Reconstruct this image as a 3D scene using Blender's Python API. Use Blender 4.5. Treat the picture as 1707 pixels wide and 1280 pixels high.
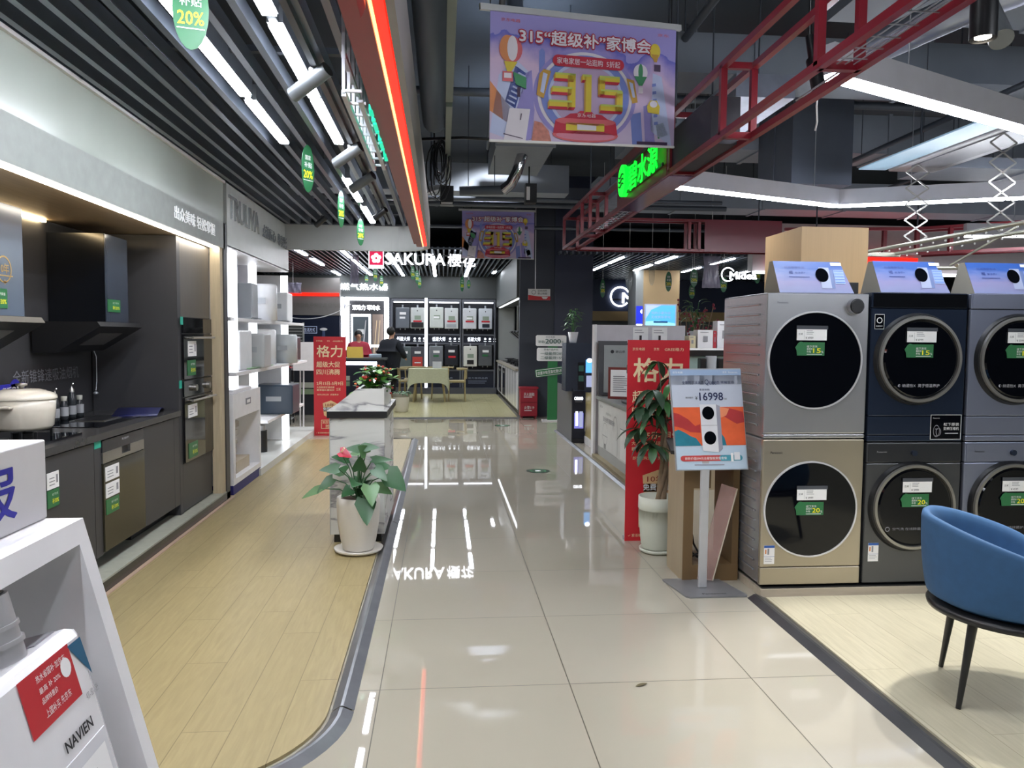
import bpy, bmesh, math, random
from mathutils import Vector, Matrix
random.seed(7)
for _o in list(bpy.data.objects): bpy.data.objects.remove(_o)
SC = bpy.context.scene
COL = SC.collection
PI = math.pi

# ---------------------------------------------------------------- camera, world, exposure
cam_d = bpy.data.cameras.new('camera'); cam = bpy.data.objects.new('camera', cam_d); COL.objects.link(cam)
FPX, PITCH, YAW, ROLL, EYE = 1290.0, .0617, .0898, .0081, 1.478
cam_d.sensor_fit = 'HORIZONTAL'; cam_d.sensor_width = 36.0; cam_d.lens = FPX / 1707 * 36.0
cam_d.clip_start = .05; cam_d.clip_end = 100
_F = Vector((math.sin(YAW)*math.cos(PITCH), math.cos(YAW)*math.cos(PITCH), -math.sin(PITCH)))
_R = Vector((math.cos(YAW), -math.sin(YAW), 0)); _U = _R.cross(_F)
_R2 = _R*math.cos(ROLL) + _U*math.sin(ROLL); _U2 = _U*math.cos(ROLL) - _R*math.sin(ROLL)
cam.matrix_world = Matrix((( _R2.x,_U2.x,-_F.x,0),(_R2.y,_U2.y,-_F.y,0),(_R2.z,_U2.z,-_F.z,EYE),(0,0,0,1)))
SC.camera = cam
SC.view_settings.view_transform = 'Standard'; SC.view_settings.look = 'None'
SC.view_settings.gamma = 1; SC.view_settings.use_curve_mapping = False
SC.view_settings.exposure = 0.12
W = bpy.data.worlds.new('world'); SC.world = W; W.use_nodes = True
W.node_tree.nodes['Background'].inputs[0].default_value = (.80, .88, 1.0, 1)
W.node_tree.nodes['Background'].inputs[1].default_value = .45
try:
    SC.cycles.use_light_tree = True; SC.cycles.sample_clamp_indirect = 4.0
    SC.cycles.max_bounces = 7; SC.cycles.caustics_reflective = False; SC.cycles.caustics_refractive = False
except Exception: pass

def area(loc, size, power, col=(1,1,1), size_y=None, rot=(0,0,0), spread=None):
    d = bpy.data.lights.new('lamp_light', 'AREA'); d.energy = power; d.color = col
    d.shape = 'RECTANGLE' if size_y else 'SQUARE'; d.size = size
    if size_y: d.size_y = size_y
    if spread: d.spread = spread
    o = bpy.data.objects.new('lamp_light', d); o.location = loc; o.rotation_euler = rot; COL.objects.link(o)
    return o
def spot(loc, target, power, ang=60, blend=.4, col=(1,1,1), r=.03):
    d = bpy.data.lights.new('spot_light', 'SPOT'); d.energy = power; d.spot_size = math.radians(ang); d.spot_blend = blend
    d.color = col; d.shadow_soft_size = r
    o = bpy.data.objects.new('spot_light', d); o.location = loc
    o.rotation_euler = (Vector(target)-Vector(loc)).to_track_quat('-Z', 'Y').to_euler(); COL.objects.link(o)
    return o
TUBE = 55.0      # radiance of the tube fixtures (each fixture is built further down and is its own light)
# downlight lamp in its can, then two unseen canless lamps for the chair shadow
spot((1.83, 2.55, 2.46), (2.0, 2.75, 0), 35, 95, .5, (1, .97, .92), .03)
spot((2.95, 3.75, 2.75), (2.3, 2.9, 0), 190, 58, .5, (1, .97, .93), .03)
spot((2.6, 3.5, 2.75), (2.3, 2.9, 0), 150, 58, .5, (1, .97, .93), .03)

# ---------------------------------------------------------------- materials
def lin(h):
    if isinstance(h, str):
        h = h.lstrip('#'); h = [int(h[i:i+2], 16) for i in (0, 2, 4)]
    return tuple(((c/255)/12.92 if c/255 <= .04045 else ((c/255+.055)/1.055)**2.4) for c in h) + (1,)
MATS = {}
def mat(name, col, rough=.5, metal=0.0, spec=.5, em=None, es=0.0, noise=.06, ns=8.0, coat=0.0, alpha=1.0, stretch=None, trans=0.0):
    if name in MATS: return MATS[name]
    m = bpy.data.materials.new(name); m.use_nodes = True; nt = m.node_tree; b = nt.nodes['Principled BSDF']
    c = lin(col)
    b.inputs['Roughness'].default_value = rough; b.inputs['Metallic'].default_value = metal
    b.inputs['Specular IOR Level'].default_value = spec; b.inputs['Coat Weight'].default_value = coat
    b.inputs['Alpha'].default_value = alpha; b.inputs['Transmission Weight'].default_value = trans
    if noise > 0:
        tc = nt.nodes.new('ShaderNodeTexCoord'); mp = nt.nodes.new('ShaderNodeMapping'); n = nt.nodes.new('ShaderNodeTexNoise')
        n.inputs['Scale'].default_value = ns; n.inputs['Detail'].default_value = 3
        if stretch: mp.inputs['Scale'].default_value = stretch
        nt.links.new(tc.outputs['Object'], mp.inputs[0]); nt.links.new(mp.outputs[0], n.inputs['Vector'])
        mx = nt.nodes.new('ShaderNodeMix'); mx.data_type = 'RGBA'
        mx.inputs[6].default_value = tuple(v*(1-noise*1.6) for v in c[:3])+(1,); mx.inputs[7].default_value = tuple(min(1, v*(1+noise*1.6)) for v in c[:3])+(1,)
        nt.links.new(n.outputs['Fac'], mx.inputs[0]); nt.links.new(mx.outputs[2], b.inputs['Base Color'])
    else: b.inputs['Base Color'].default_value = c
    if em is not None:
        b.inputs['Emission Color'].default_value = lin(em); b.inputs['Emission Strength'].default_value = es
    MATS[name] = m; return m

def floor_mat(name, kind):
    m = bpy.data.materials.new(name); m.use_nodes = True; nt = m.node_tree; N = nt.nodes; L = nt.links; b = N['Principled BSDF']
    geo = N.new('ShaderNodeNewGeometry'); sep = N.new('ShaderNodeSeparateXYZ'); L.new(geo.outputs['Position'], sep.inputs[0])
    def mth(op, a, v=None):
        n = N.new('ShaderNodeMath'); n.operation = op
        if isinstance(a, (int, float)): n.inputs[0].default_value = a
        else: L.new(a, n.inputs[0])
        if v is not None:
            if isinstance(v, (int, float)): n.inputs[1].default_value = v
            else: L.new(v, n.inputs[1])
        return n.outputs[0]
    def mixc(f, a, c):
        n = N.new('ShaderNodeMix'); n.data_type = 'RGBA'
        for k, v in ((0, f), (6, a), (7, c)):
            if isinstance(v, (int, float)): n.inputs[k].default_value = v
            elif isinstance(v, tuple): n.inputs[k].default_value = v
            else: L.new(v, n.inputs[k])
        return n.outputs[2]
    if kind == 'tile':
        def seam(ax, off):
            t = mth('FRACT', mth('DIVIDE', mth('ADD', sep.outputs[ax], off), .8))
            e = mth('MINIMUM', t, mth('SUBTRACT', 1.0, t)); return mth('LESS_THAN', e, .0026)
        s = mth('MAXIMUM', seam(0, 8.2565), seam(1, 8.0-3.18))
        cell = N.new('ShaderNodeTexWhiteNoise'); cell.noise_dimensions = '2D'; cmb = N.new('ShaderNodeCombineXYZ')
        L.new(mth('FLOOR', mth('DIVIDE', mth('ADD', sep.outputs[0], 8.2565), .8)), cmb.inputs[0]); L.new(mth('FLOOR', mth('DIVIDE', mth('ADD', sep.outputs[1], 4.82), .8)), cmb.inputs[1])
        L.new(cmb.outputs[0], cell.inputs['Vector'])
        nz = N.new('ShaderNodeTexNoise'); nz.inputs['Scale'].default_value = 1.3; nz.inputs['Detail'].default_value = 5; L.new(geo.outputs['Position'], nz.inputs['Vector'])
        base = mixc(nz.outputs['Fac'], lin('9f9a8b'), lin('ada797')); base = mixc(mth('MULTIPLY', cell.outputs['Value'], .22), base, lin('b4aea6'))
        L.new(mixc(s, base, lin('4a4538')), b.inputs['Base Color'])
        b.inputs['Roughness'].default_value = .045; b.inputs['Specular IOR Level'].default_value = .62
        r = N.new('ShaderNodeMath'); r.operation = 'MULTIPLY_ADD'; L.new(s, r.inputs[0]); r.inputs[1].default_value = .4; r.inputs[2].default_value = .022; L.new(r.outputs[0], b.inputs['Roughness'])
    else:
        A, B2, seamc, wd, ln, rg = kind
        px = mth('DIVIDE', mth('ADD', sep.outputs[0], 20.0), wd); row = mth('FLOOR', px); fx = mth('FRACT', px)
        wn = N.new('ShaderNodeTexWhiteNoise'); wn.noise_dimensions = '1D'; L.new(row, wn.inputs['W'])
        py = mth('ADD', mth('DIVIDE', mth('ADD', sep.outputs[1], 20.0), ln), wn.outputs['Value']); fy = mth('FRACT', py); cy = mth('FLOOR', py)
        def edge(t, w): return mth('LESS_THAN', mth('MINIMUM', t, mth('SUBTRACT', 1.0, t)), w)
        s = mth('MAXIMUM', edge(fx, .011), edge(fy, .0014))
        cmb = N.new('ShaderNodeCombineXYZ'); L.new(row, cmb.inputs[0]); L.new(cy, cmb.inputs[1])
        w2 = N.new('ShaderNodeTexWhiteNoise'); w2.noise_dimensions = '2D'; L.new(cmb.outputs[0], w2.inputs['Vector'])
        mp = N.new('ShaderNodeMapping'); mp.inputs['Scale'].default_value = (26, 2.4, 1); L.new(geo.outputs['Position'], mp.inputs[0])
        ad = N.new('ShaderNodeVectorMath'); ad.operation = 'ADD'; L.new(mp.outputs[0], ad.inputs[0]); L.new(w2.outputs['Color'], ad.inputs[1])
        nz = N.new('ShaderNodeTexNoise'); nz.inputs['Scale'].default_value = 2.2; nz.inputs['Detail'].default_value = 6; nz.inputs['Distortion'].default_value = .7; L.new(ad.outputs[0], nz.inputs['Vector'])
        cr = N.new('ShaderNodeMapRange'); cr.inputs[1].default_value = .2; cr.inputs[2].default_value = .8; L.new(nz.outputs['Fac'], cr.inputs[0])
        base = mixc(cr.outputs[0], lin(A), lin(B2)); base = mixc(mth('MULTIPLY', w2.outputs['Value'], .3), base, lin(A))
        L.new(mixc(mth('MULTIPLY', s, .55), base, lin(seamc)), b.inputs['Base Color'])
        b.inputs['Roughness'].default_value = rg; b.inputs['Specular IOR Level'].default_value = .4
    return m

def marble(name='marble'):
    if name in MATS: return MATS[name]
    m = bpy.data.materials.new(name); m.use_nodes = True; nt = m.node_tree; N = nt.nodes; L = nt.links; b = N['Principled BSDF']
    g = N.new('ShaderNodeNewGeometry'); mp = N.new('ShaderNodeMapping'); mp.inputs['Rotation'].default_value = (.3, .75, .4); L.new(g.outputs['Position'], mp.inputs[0])
    n = N.new('ShaderNodeTexNoise'); n.inputs['Scale'].default_value = 2.0; n.inputs['Detail'].default_value = 5; n.inputs['Distortion'].default_value = .4
    mp.inputs['Scale'].default_value = (.6, .6, 2.4); L.new(mp.outputs[0], n.inputs['Vector'])
    r = N.new('ShaderNodeValToRGB'); e = r.color_ramp.elements; e[0].position = .45; e[0].color = lin('cfd0cd'); e[1].position = .58; e[1].color = lin('d2d3d0')
    x = r.color_ramp.elements.new(.495); x.color = lin('86858a'); x = r.color_ramp.elements.new(.52); x.color = lin('cbccc9')
    L.new(n.outputs['Fac'], r.inputs[0]); L.new(r.outputs[0], b.inputs['Base Color']); b.inputs['Roughness'].default_value = .22
    MATS[name] = m; return m

# ---------------------------------------------------------------- mesh builder
_txt = {}
def text_geo(s, bold=0.0, depth=0.0):
    k = (s, bold, depth)
    if k not in _txt:
        c = bpy.data.curves.new('t', 'FONT'); c.body = s; c.size = 1; c.offset = bold; c.extrude = depth; c.resolution_u = 2; c.fill_mode = 'BOTH' if depth else 'FRONT'
        o = bpy.data.objects.new('t', c); me = o.to_mesh()
        v = [tuple(p.co) for p in me.vertices]; f = [tuple(p.vertices) for p in me.polygons]
        o.to_mesh_clear(); bpy.data.objects.remove(o); bpy.data.curves.remove(c)
        if not depth: f = [q for q in f]
        _txt[k] = (v, f)
    return _txt[k]

class B:
    def __init__(s, M=None): s.v = []; s.f = []; s.mi = []; s.sm = []; s.mats = []; s.M = M
    def _m(s, m):
        if m not in s.mats: s.mats.append(m)
        return s.mats.index(m)
    def add(s, vs, fs, m, smooth=False):
        o = len(s.v); k = s._m(m)
        s.v += [tuple(s.M @ Vector(p)) if s.M else tuple(p) for p in vs]
        for f in fs: s.f.append(tuple(i+o for i in f)); s.mi.append(k); s.sm.append(smooth)
        return s
    def box(s, x0, x1, y0, y1, z0, z1, m, bev=0.0):
        x0, x1 = sorted((x0, x1)); y0, y1 = sorted((y0, y1)); z0, z1 = sorted((z0, z1))
        if bev > 0:
            b = min(bev, (x1-x0)/2.01, (y1-y0)/2.01, (z1-z0)/2.01)
            bm = bmesh.new(); bmesh.ops.create_cube(bm, size=1)
            for v in bm.verts: v.co = Vector(((x0+x1)/2+v.co.x*(x1-x0), (y0+y1)/2+v.co.y*(y1-y0), (z0+z1)/2+v.co.z*(z1-z0)))
            bmesh.ops.bevel(bm, geom=bm.edges[:], offset=b, segments=2, affect='EDGES', profile=.5)
            bm.verts.index_update(); s.add([v.co[:] for v in bm.verts], [[v.index for v in f.verts] for f in bm.faces], m); bm.free(); return s
        v = [(x0,y0,z0),(x1,y0,z0),(x1,y1,z0),(x0,y1,z0),(x0,y0,z1),(x1,y0,z1),(x1,y1,z1),(x0,y1,z1)]
        return s.add(v, [(0,3,2,1),(4,5,6,7),(0,1,5,4),(1,2,6,5),(2,3,7,6),(3,0,4,7)], m)
    def quad(s, a, b, c, d, m): return s.add([a, b, c, d], [(0,1,2,3)], m)
    def prism(s, pts, d, m, smooth=False):
        n = len(pts); d = Vector(d); v = [tuple(p) for p in pts] + [tuple(Vector(p)+d) for p in pts]
        f = [tuple(range(n))[::-1], tuple(range(n, 2*n))] + [(i, (i+1) % n, n+(i+1) % n, n+i) for i in range(n)]
        return s.add(v, f, m, smooth)
    def bar(s, a, b, w, h, m, up=(0,0,1)):
        a = Vector(a); b = Vector(b); d = (b-a).normalized(); u = Vector(up)
        if abs(d.dot(u)) > .98: u = Vector((0,1,0))
        r = d.cross(u).normalized(); u = r.cross(d)
        p = [a-r*w/2-u*h/2, a+r*w/2-u*h/2, a+r*w/2+u*h/2, a-r*w/2+u*h/2]
        return s.prism(p, b-a, m)
    def cyl(s, a, b, r0, m, r1=None, n=20, caps=True, smooth=True):
        a = Vector(a); b = Vector(b); r1 = r0 if r1 is None else r1; d = (b-a).normalized()
        u = Vector((0,0,1)) if abs(d.z) < .9 else Vector((1,0,0)); x = d.cross(u).normalized(); y = d.cross(x)
        v = [tuple(a+(x*math.cos(t)+y*math.sin(t))*r0) for t in [2*PI*i/n for i in range(n)]] + [tuple(b+(x*math.cos(t)+y*math.sin(t))*r1) for t in [2*PI*i/n for i in range(n)]]
        s.add(v, [(i, (i+1) % n, n+(i+1) % n, n+i) for i in range(n)], m, smooth)
        if caps: s.add(v, [tuple(range(n))[::-1], tuple(range(n, 2*n))], m)
        return s
    def tube(s, pts, r, m, n=8):
        pts = [Vector(p) for p in pts]; k = len(pts); v = []; rr = r if isinstance(r, (list, tuple)) else [r]*k
        prev = None
        for i, p in enumerate(pts):
            d = (pts[min(i+1, k-1)]-pts[max(i-1, 0)]).normalized()
            if prev is None:
                u = Vector((0,0,1)) if abs(d.z) < .9 else Vector((1,0,0)); x = d.cross(u).normalized()
            else:
                x = (prev - d*prev.dot(d)).normalized()
            prev = x; y = d.cross(x)
            v += [tuple(p+(x*math.cos(2*PI*j/n)+y*math.sin(2*PI*j/n))*rr[i]) for j in range(n)]
        f = [(i*n+j, i*n+(j+1) % n, (i+1)*n+(j+1) % n, (i+1)*n+j) for i in range(k-1) for j in range(n)]
        s.add(v, f, m, True); return s.add(v, [tuple(range(n))[::-1], tuple(range((k-1)*n, k*n))], m)
    def lathe(s, prof, c, m, n=28, smooth=True, ribs=0.0):
        c = Vector(c); v = []
        for r, z in prof:
            for j in range(n):
                q = r*(1+(ribs if j % 2 else 0)); v.append((c.x+q*math.cos(2*PI*j/n), c.y+q*math.sin(2*PI*j/n), c.z+z))
        f = [(i*n+j, i*n+(j+1) % n, (i+1)*n+(j+1) % n, (i+1)*n+j) for i in range(len(prof)-1) for j in range(n)]
        s.add(v, f, m, smooth); k = len(prof)
        if prof[0][0] > 1e-5: s.add(v, [tuple(range(n))[::-1]], m)
        if prof[-1][0] > 1e-5: s.add(v, [tuple(range((k-1)*n, k*n))], m)
        return s
    def disc(s, c, nrm, r, m, t=.004, n=36, r2=None):
        c = Vector(c); nr = Vector(nrm).normalized(); return s.cyl(c, c+nr*t, r, m, n=n, smooth=False)
    def ring(s, c, nrm, ro, ri, m, t=.02, n=48):
        c = Vector(c); d = Vector(nrm).normalized(); u = Vector((0,0,1)) if abs(d.z) < .9 else Vector((1,0,0)); x = d.cross(u).normalized(); y = d.cross(x); v = []
        for rr, h in ((ro, 0), (ro-.15*(ro-ri), t), (ri+.15*(ro-ri), t), (ri, 0)):
            v += [tuple(c+(x*math.cos(2*PI*j/n)+y*math.sin(2*PI*j/n))*rr+d*h) for j in range(n)]
        return s.add(v, [(i*n+j, i*n+(j+1) % n, (i+1)*n+(j+1) % n, (i+1)*n+j) for i in range(3) for j in range(n)], m, False)
    def ball(s, c, r, m, sc=(1,1,1), n=14):
        v = []; k = n//2+1
        for i in range(k+1):
            a = PI*i/k
            for j in range(n): v.append((c[0]+r*sc[0]*math.sin(a)*math.cos(2*PI*j/n), c[1]+r*sc[1]*math.sin(a)*math.sin(2*PI*j/n), c[2]+r*sc[2]*math.cos(a)))
        return s.add(v, [(i*n+j, (i+1)*n+j, (i+1)*n+(j+1) % n, i*n+(j+1) % n) for i in range(k) for j in range(n)], m, True)
    def text(s, t, o, R, U, w, h, m, depth=0.0, bold=0.0):
        v, f = text_geo(t, 0.0, depth)
        if not v: return s
        if bold > 0:
            R_ = Vector(R).normalized(); U_ = Vector(U).normalized(); o_ = Vector(o); r_ = bold*.55*(h or w*.2)
            N_ = R_.cross(U_)
            for i_, (a_, c_) in enumerate(((1, 0), (-1, 0), (0, 1), (0, -1), (.7, .7), (-.7, .7), (.7, -.7), (-.7, -.7))): s.text(t, o_+R_*r_*a_+U_*r_*c_-N_*6e-5*(i_+1), R, U, w, h, m, depth)
        xs = [p[0] for p in v]; ys = [p[1] for p in v]; x0, x1, y0, y1 = min(xs), max(xs), min(ys), max(ys)
        sx = w/(x1-x0); sy = h/(y1-y0) if h else sx; R = Vector(R).normalized(); U = Vector(U).normalized(); N = R.cross(U); o = Vector(o)
        return s.add([tuple(o+R*(p[0]-x0)*sx+U*(p[1]-y0)*sy+N*p[2]*sx) for p in v], f, m)
    def leaf(s, base, d, L, Wd, droop, m, up=(0,0,1), heart=False, fold=.25):
        base = Vector(base); d = Vector(d).normalized(); r = d.cross(Vector(up)); r = r.normalized() if r.length > .01 else Vector((1,0,0)); n = 7; v = []; p = base.copy(); dd = d.copy()
        for i in range(n):
            t = i/(n-1); w = Wd/2*(math.sin(PI*min(1, t*.92+.08))**.8 if not heart else (1.0-t)**.75*(1.15 if i else .85))
            if i == n-1: w = .001
            u = r.cross(dd).normalized()
            v += [tuple(p-r*w+u*w*fold), tuple(p), tuple(p+r*w+u*w*fold)]
            dd = (dd + Vector((0,0,-droop/n))).normalized(); p = p+dd*L/(n-1)
        if heart:
            u = r.cross(d).normalized(); v[0] = tuple(base-r*Wd*.33-d*L*.12+u*.01); v[2] = tuple(base+r*Wd*.33-d*L*.12+u*.01)
        f = []
        for i in range(n-1): f += [(i*3, i*3+1, i*3+4, i*3+3), (i*3+1, i*3+2, i*3+5, i*3+4)]
        return s.add(v, f, m, True)
    def build(s, name, parent=None, label=None, cat=None, group=None, kind=None, keep=False):
        if parent is not None:
            q = parent
            off = Vector((0,0,0))
            while q is not None: off += q.location; q = q.parent
        elif keep: off = Vector((0,0,0))
        else:
            xs = [p[0] for p in s.v]; ys = [p[1] for p in s.v]; zs = [p[2] for p in s.v]
            off = Vector(((min(xs)+max(xs))/2, (min(ys)+max(ys))/2, min(zs)))
        me = bpy.data.meshes.new(name); me.from_pydata([(p[0]-off.x, p[1]-off.y, p[2]-off.z) for p in s.v], [], s.f)
        for m in s.mats: me.materials.append(m)
        me.polygons.foreach_set('material_index', s.mi); me.polygons.foreach_set('use_smooth', s.sm); me.update()
        o = bpy.data.objects.new(name, me); COL.objects.link(o)
        if parent is not None: o.parent = parent
        else: o.location = off
        tag(o, label, cat, group, kind); return o
def tag(o, label=None, cat=None, group=None, kind=None):
    if label: o['label'] = label
    if cat: o['category'] = cat
    if group: o['group'] = group
    if kind: o['kind'] = kind
    return o
def thing(name, loc, label, cat, group=None):
    o = bpy.data.objects.new(name, None); o.empty_display_size = .1; o.location = loc; COL.objects.link(o); return tag(o, label, cat, group)
def dup(root, delta, label=None, group=None):
    r = root.copy(); COL.objects.link(r); r.location = root.location + Vector(delta)
    if label: r['label'] = label
    if group: r['group'] = group
    def rec(a, b):
        for ch in a.children:
            c = ch.copy(); COL.objects.link(c); c.parent = b; rec(ch, c)
    rec(root, r); return r
def struct(b, name, parent=None): return b.build(name, parent, kind='structure')

class Card:   # flat printed sheet: layered pattern in one mesh
    def __init__(s, b, o, R, U, lift=.0012):
        s.b = b; s.o = Vector(o); s.R = Vector(R).normalized(); s.U = Vector(U).normalized(); s.N = s.R.cross(s.U); s.l = lift
    def P(s, x, y, k=0): return tuple(s.o+s.R*x+s.U*y+s.N*s.l*k)
    def rect(s, x0, y0, x1, y1, m, k=1): s.b.quad(s.P(x0,y0,k), s.P(x1,y0,k), s.P(x1,y1,k), s.P(x0,y1,k), m); return s
    def poly(s, pts, m, k=1): s.b.add([s.P(x, y, k) for x, y in pts], [tuple(range(len(pts)))], m); return s
    def oval(s, cx, cy, rx, ry, m, k=1, n=24, a0=0, a1=2*PI):
        return s.poly([(cx+rx*math.cos(a0+(a1-a0)*i/n), cy+ry*math.sin(a0+(a1-a0)*i/n)) for i in range(n)], m, k)
    def arc(s, cx, cy, rx, ry, w, m, k=1, n=32, a0=0, a1=2*PI):
        for i in range(n):
            p = a0+(a1-a0)*i/n; q = a0+(a1-a0)*(i+1)/n
            s.poly([(cx+(rx-w)*math.cos(p), cy+(ry-w)*math.sin(p)), (cx+rx*math.cos(p), cy+ry*math.sin(p)), (cx+rx*math.cos(q), cy+ry*math.sin(q)), (cx+(rx-w)*math.cos(q), cy+(ry-w)*math.sin(q))], m, k)
        return s
    def pill(s, x0, y0, x1, y1, m, k=1):
        r = (y1-y0)/2; cy = (y0+y1)/2; pts = [(x1-r+r*math.cos(-PI/2+PI*i/8), cy+r*math.sin(-PI/2+PI*i/8)) for i in range(9)] + [(x0+r+r*math.cos(PI/2+PI*i/8), cy+r*math.sin(PI/2+PI*i/8)) for i in range(9)]
        return s.poly(pts, m, k)
    def text(s, t, x, y, w, h, m, k=2, bold=0.0): s.b.text(t, s.P(x, y, k), s.R, s.U, w, h, m, bold=bold); return s
    def lines(s, x, y, w, n, dy, h, m, k=2):   # print too fine to read
        for i in range(n): s.rect(x, y-i*dy, x+w*random.uniform(.7, 1), y-i*dy+h, m, k)
        return s
# ---------------------------------------------------------------- shared materials
EMW = mat('tube_white', 'ffffff', .4, em='f1f6ff', es=TUBE, noise=0)
EMW2 = mat('tube_white_far', 'ffffff', .4, em='f1f6ff', es=TUBE*.48, noise=0)
EMW3 = mat('added_tube_aisle', 'ffffff', .4, em='f1f6ff', es=TUBE*.5, noise=0)
EMS = mat('sign_white', 'ffffff', .4, em='f4f8ff', es=5, noise=0)
EMP = mat('panel_light', 'ffffff', .4, em='f2f6ff', es=3.4, noise=0)
EMWARM = mat('strip_warm', 'ffffff', .4, em='ffe2ae', es=30, noise=0)
EMSTRIP = mat('strip_white', 'ffffff', .4, em='fff6e6', es=22, noise=0)
EMRED = mat('red_glow', 'ff2a1c', .4, em='ff1808', es=2.2, noise=0)
EMORA = mat('orange_glow', 'ffc080', .4, em='ffb070', es=3.0, noise=0)
EMGRN = mat('green_glow', '1fe04a', .4, em='08f030', es=1.5, noise=0)
EMTEAL = mat('teal_glow', '20c8a0', .4, em='10b890', es=1.3, noise=0)
WHITE = mat('white_paint', 'e8e8ea', .38); WHITEG = mat('white_gloss', 'ececef', .12, coat=.3)
PAPER = mat('paper', 'f0f0f0', .6); INK = mat('ink', '1c1c22', .6); GREYINK = mat('grey_ink', '8a8a90', .6)
BLACK = mat('black_metal', '17181b', .35); BLACKG = mat('black_glass', '06080e', .04, spec=.4, noise=0); DARKV = mat('ceiling_void', '4a515a', .8, ns=1.2, noise=.15)
NAVY = mat('navy_panel', '2a3046', .45, ns=2); NAVYD = mat('navy_dark', '151c2e', .5, ns=2)
CHAR = mat('charcoal_cabinet', '3b3b3e', .42, ns=3); CHARG = mat('charcoal_gloss', '2a2c30', .15)
STEEL = mat('brushed_steel', 'b4b2ae', .28, .95, ns=40, stretch=(1, 1, 8)); CHROME = mat('chrome', 'c8c8cc', .12, 1.0, noise=.02); ALU = mat('aluminium', 'b9bcc2', .35, .7)
RED = mat('truss_red', '7c1826', .33, ns=5); REDP = mat('banner_red', 'c8232f', .45, noise=.03); CREAM = mat('cream_print', 'f0d9ae', .5, noise=.02)
GREEN = mat('label_green', '2a6e42', .4, noise=.04); YEL = mat('print_yellow', 'f2ec2c', .4, noise=.02); TEAL = mat('teal_label', '2fb39a', .4)
WOODL = mat('light_oak', 'bfb094', .45, ns=6, stretch=(8, 8, .7), noise=.12); WOODB = mat('brown_wood', 'a8937a', .45, ns=5, stretch=(8, .8, 8), noise=.15)
SLAT = mat('slat_metal', '6c7480', .32, .45); SLATW = mat('slat_light', '8d9299', .35, .3); DUCT = mat('duct_grey', '8e96a2', .55, .1, ns=2, noise=.12); DUCTL = mat('duct_foil', '9da3b4', .35, .7, ns=9, noise=.2)
PIPE = mat('pipe_dark', '565c66', .45, .3); CONC = mat('concrete_fascia', '8b908c', .55, ns=14, noise=.1); PANELG = mat('pale_panel', 'a9b0a8', .22, ns=1.5, noise=.08)
GREYB = mat('grey_bulkhead', '4b4f4f', .5, ns=3); GREYL = mat('grey_light', 'a4a7a4', .5, ns=3); MARB = marble()
BLUEV = mat('blue_velvet', '284f76', .8, ns=25, noise=.1); BLUEP = mat('brand_blue', '2a2aa0', .5)
LEAF = mat('leaf_green', '3c6b3a', .4, ns=12, noise=.2); LEAFD = mat('leaf_dark', '27432c', .45, ns=12, noise=.2); LEAFB = mat('leaf_bright', '5f9a3a', .4, ns=12, noise=.2)
POTW = mat('pot_white', 'd8d4cc', .35, ns=5); SOIL = mat('soil', '3a2c20', .9, ns=30, noise=.3); BARK = mat('bark', '7d6a55', .8, ns=20, noise=.25)
BEIGE = mat('beige_wall', 'c4a77c', .5, ns=3); SKIN = mat('skin', 'c99a7d', .5)

# ---------------------------------------------------------------- the setting
ZC = 4.4
F_TILE = floor_mat('polished_tile', 'tile')
F_OAK = floor_mat('oak_planks', ('948660', 'aa9b71', '584c30', .178, 1.25, .36)); F_PALE = floor_mat('pale_planks', ('aca68e', 'c4bda5', '7f775d', .19, 1.25, .30)); F_SAK = floor_mat('yellow_vinyl', ('b3ac7e', 'c4be92', '948d62', .3, 2.0, .25))
struct(B().box(-16, 14, -7, 24, -.06, 0, F_TILE), 'floor')
# raised timber sales floors
def slab(pts, z, m, name):
    return struct(B().prism([(x, y, .0005) for x, y in pts], (0, 0, z), m), name)
def trim_curve(off=0.0):
    pts = [(-.385-off, 11.0), (-.385-off, 3.0)]
    cx, cy, r = -1.02, 3.0, .635
    for i in range(1, 15):
        a = -(PI/2)*i/14; rr = r-off; pts.append((cx+rr*math.cos(a), cy+rr*.95*math.sin(a)))
    pts.append((-3.5, cy-(r-off)*.95)); return pts
lf = [(-.44, 11.0)] + [(x, y) for x, y in trim_curve(.055)[1:]] + [(-3.5, 11.0)]
slab(lf[::-1] if False else lf, .012, F_OAK, 'floor.001')
struct(B().box(1.83, 9, -6, 4.16, 0, .012, F_PALE), 'floor.002')
struct(B().box(-1.6, 1.36, 13.86, 19.9, 0, .012, F_SAK), 'floor.003')
def ramp(path, w, h, m, name):
    b = B(); n = len(path); v = []
    for i, p in enumerate(path):
        p = Vector((p[0], p[1], 0)); a = Vector((*path[max(i-1, 0)], 0)); c = Vector((*path[min(i+1, n-1)], 0)); d = (c-a).normalized(); s = Vector((d.y, -d.x, 0))
        v += [tuple(p-s*w/2), tuple(p-s*w*.02+Vector((0,0,h))), tuple(p+s*w*.12+Vector((0,0,h))), tuple(p+s*w/2)]
    f = [(i*4+k, i*4+k+1, i*4+k+5, i*4+k+4) for i in range(n-1) for k in range(3)]
    b.add(v, f, m); return struct(b, name)
STR = mat('trim_steel', '8f9297', .28, .6, ns=7, noise=.16); STRD = mat('trim_dark', '47484b', .3, .4, ns=7, noise=.2)
tp = trim_curve(0.0)[1:]; cutp = [(-.385, 11.0), (-.385, 6.06)]
ramp(cutp, .088, .02, STR, 'trim_1'); ramp([(-.387, 6.05), (-.387, 3.01)], .088, .02, STR, 'trim_1.001'); ramp([(-.387, 3.0)]+tp[1:], .088, .02, STR, 'trim_1.002')
ramp([(-.385, 11.02)]+[(-.385-.55*math.sin(a), 11.02+.5*(1-math.cos(a))) for a in (.3, .6, .9, 1.2, 1.5)], .02, .012, STRD, 'trim_1.003')
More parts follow.
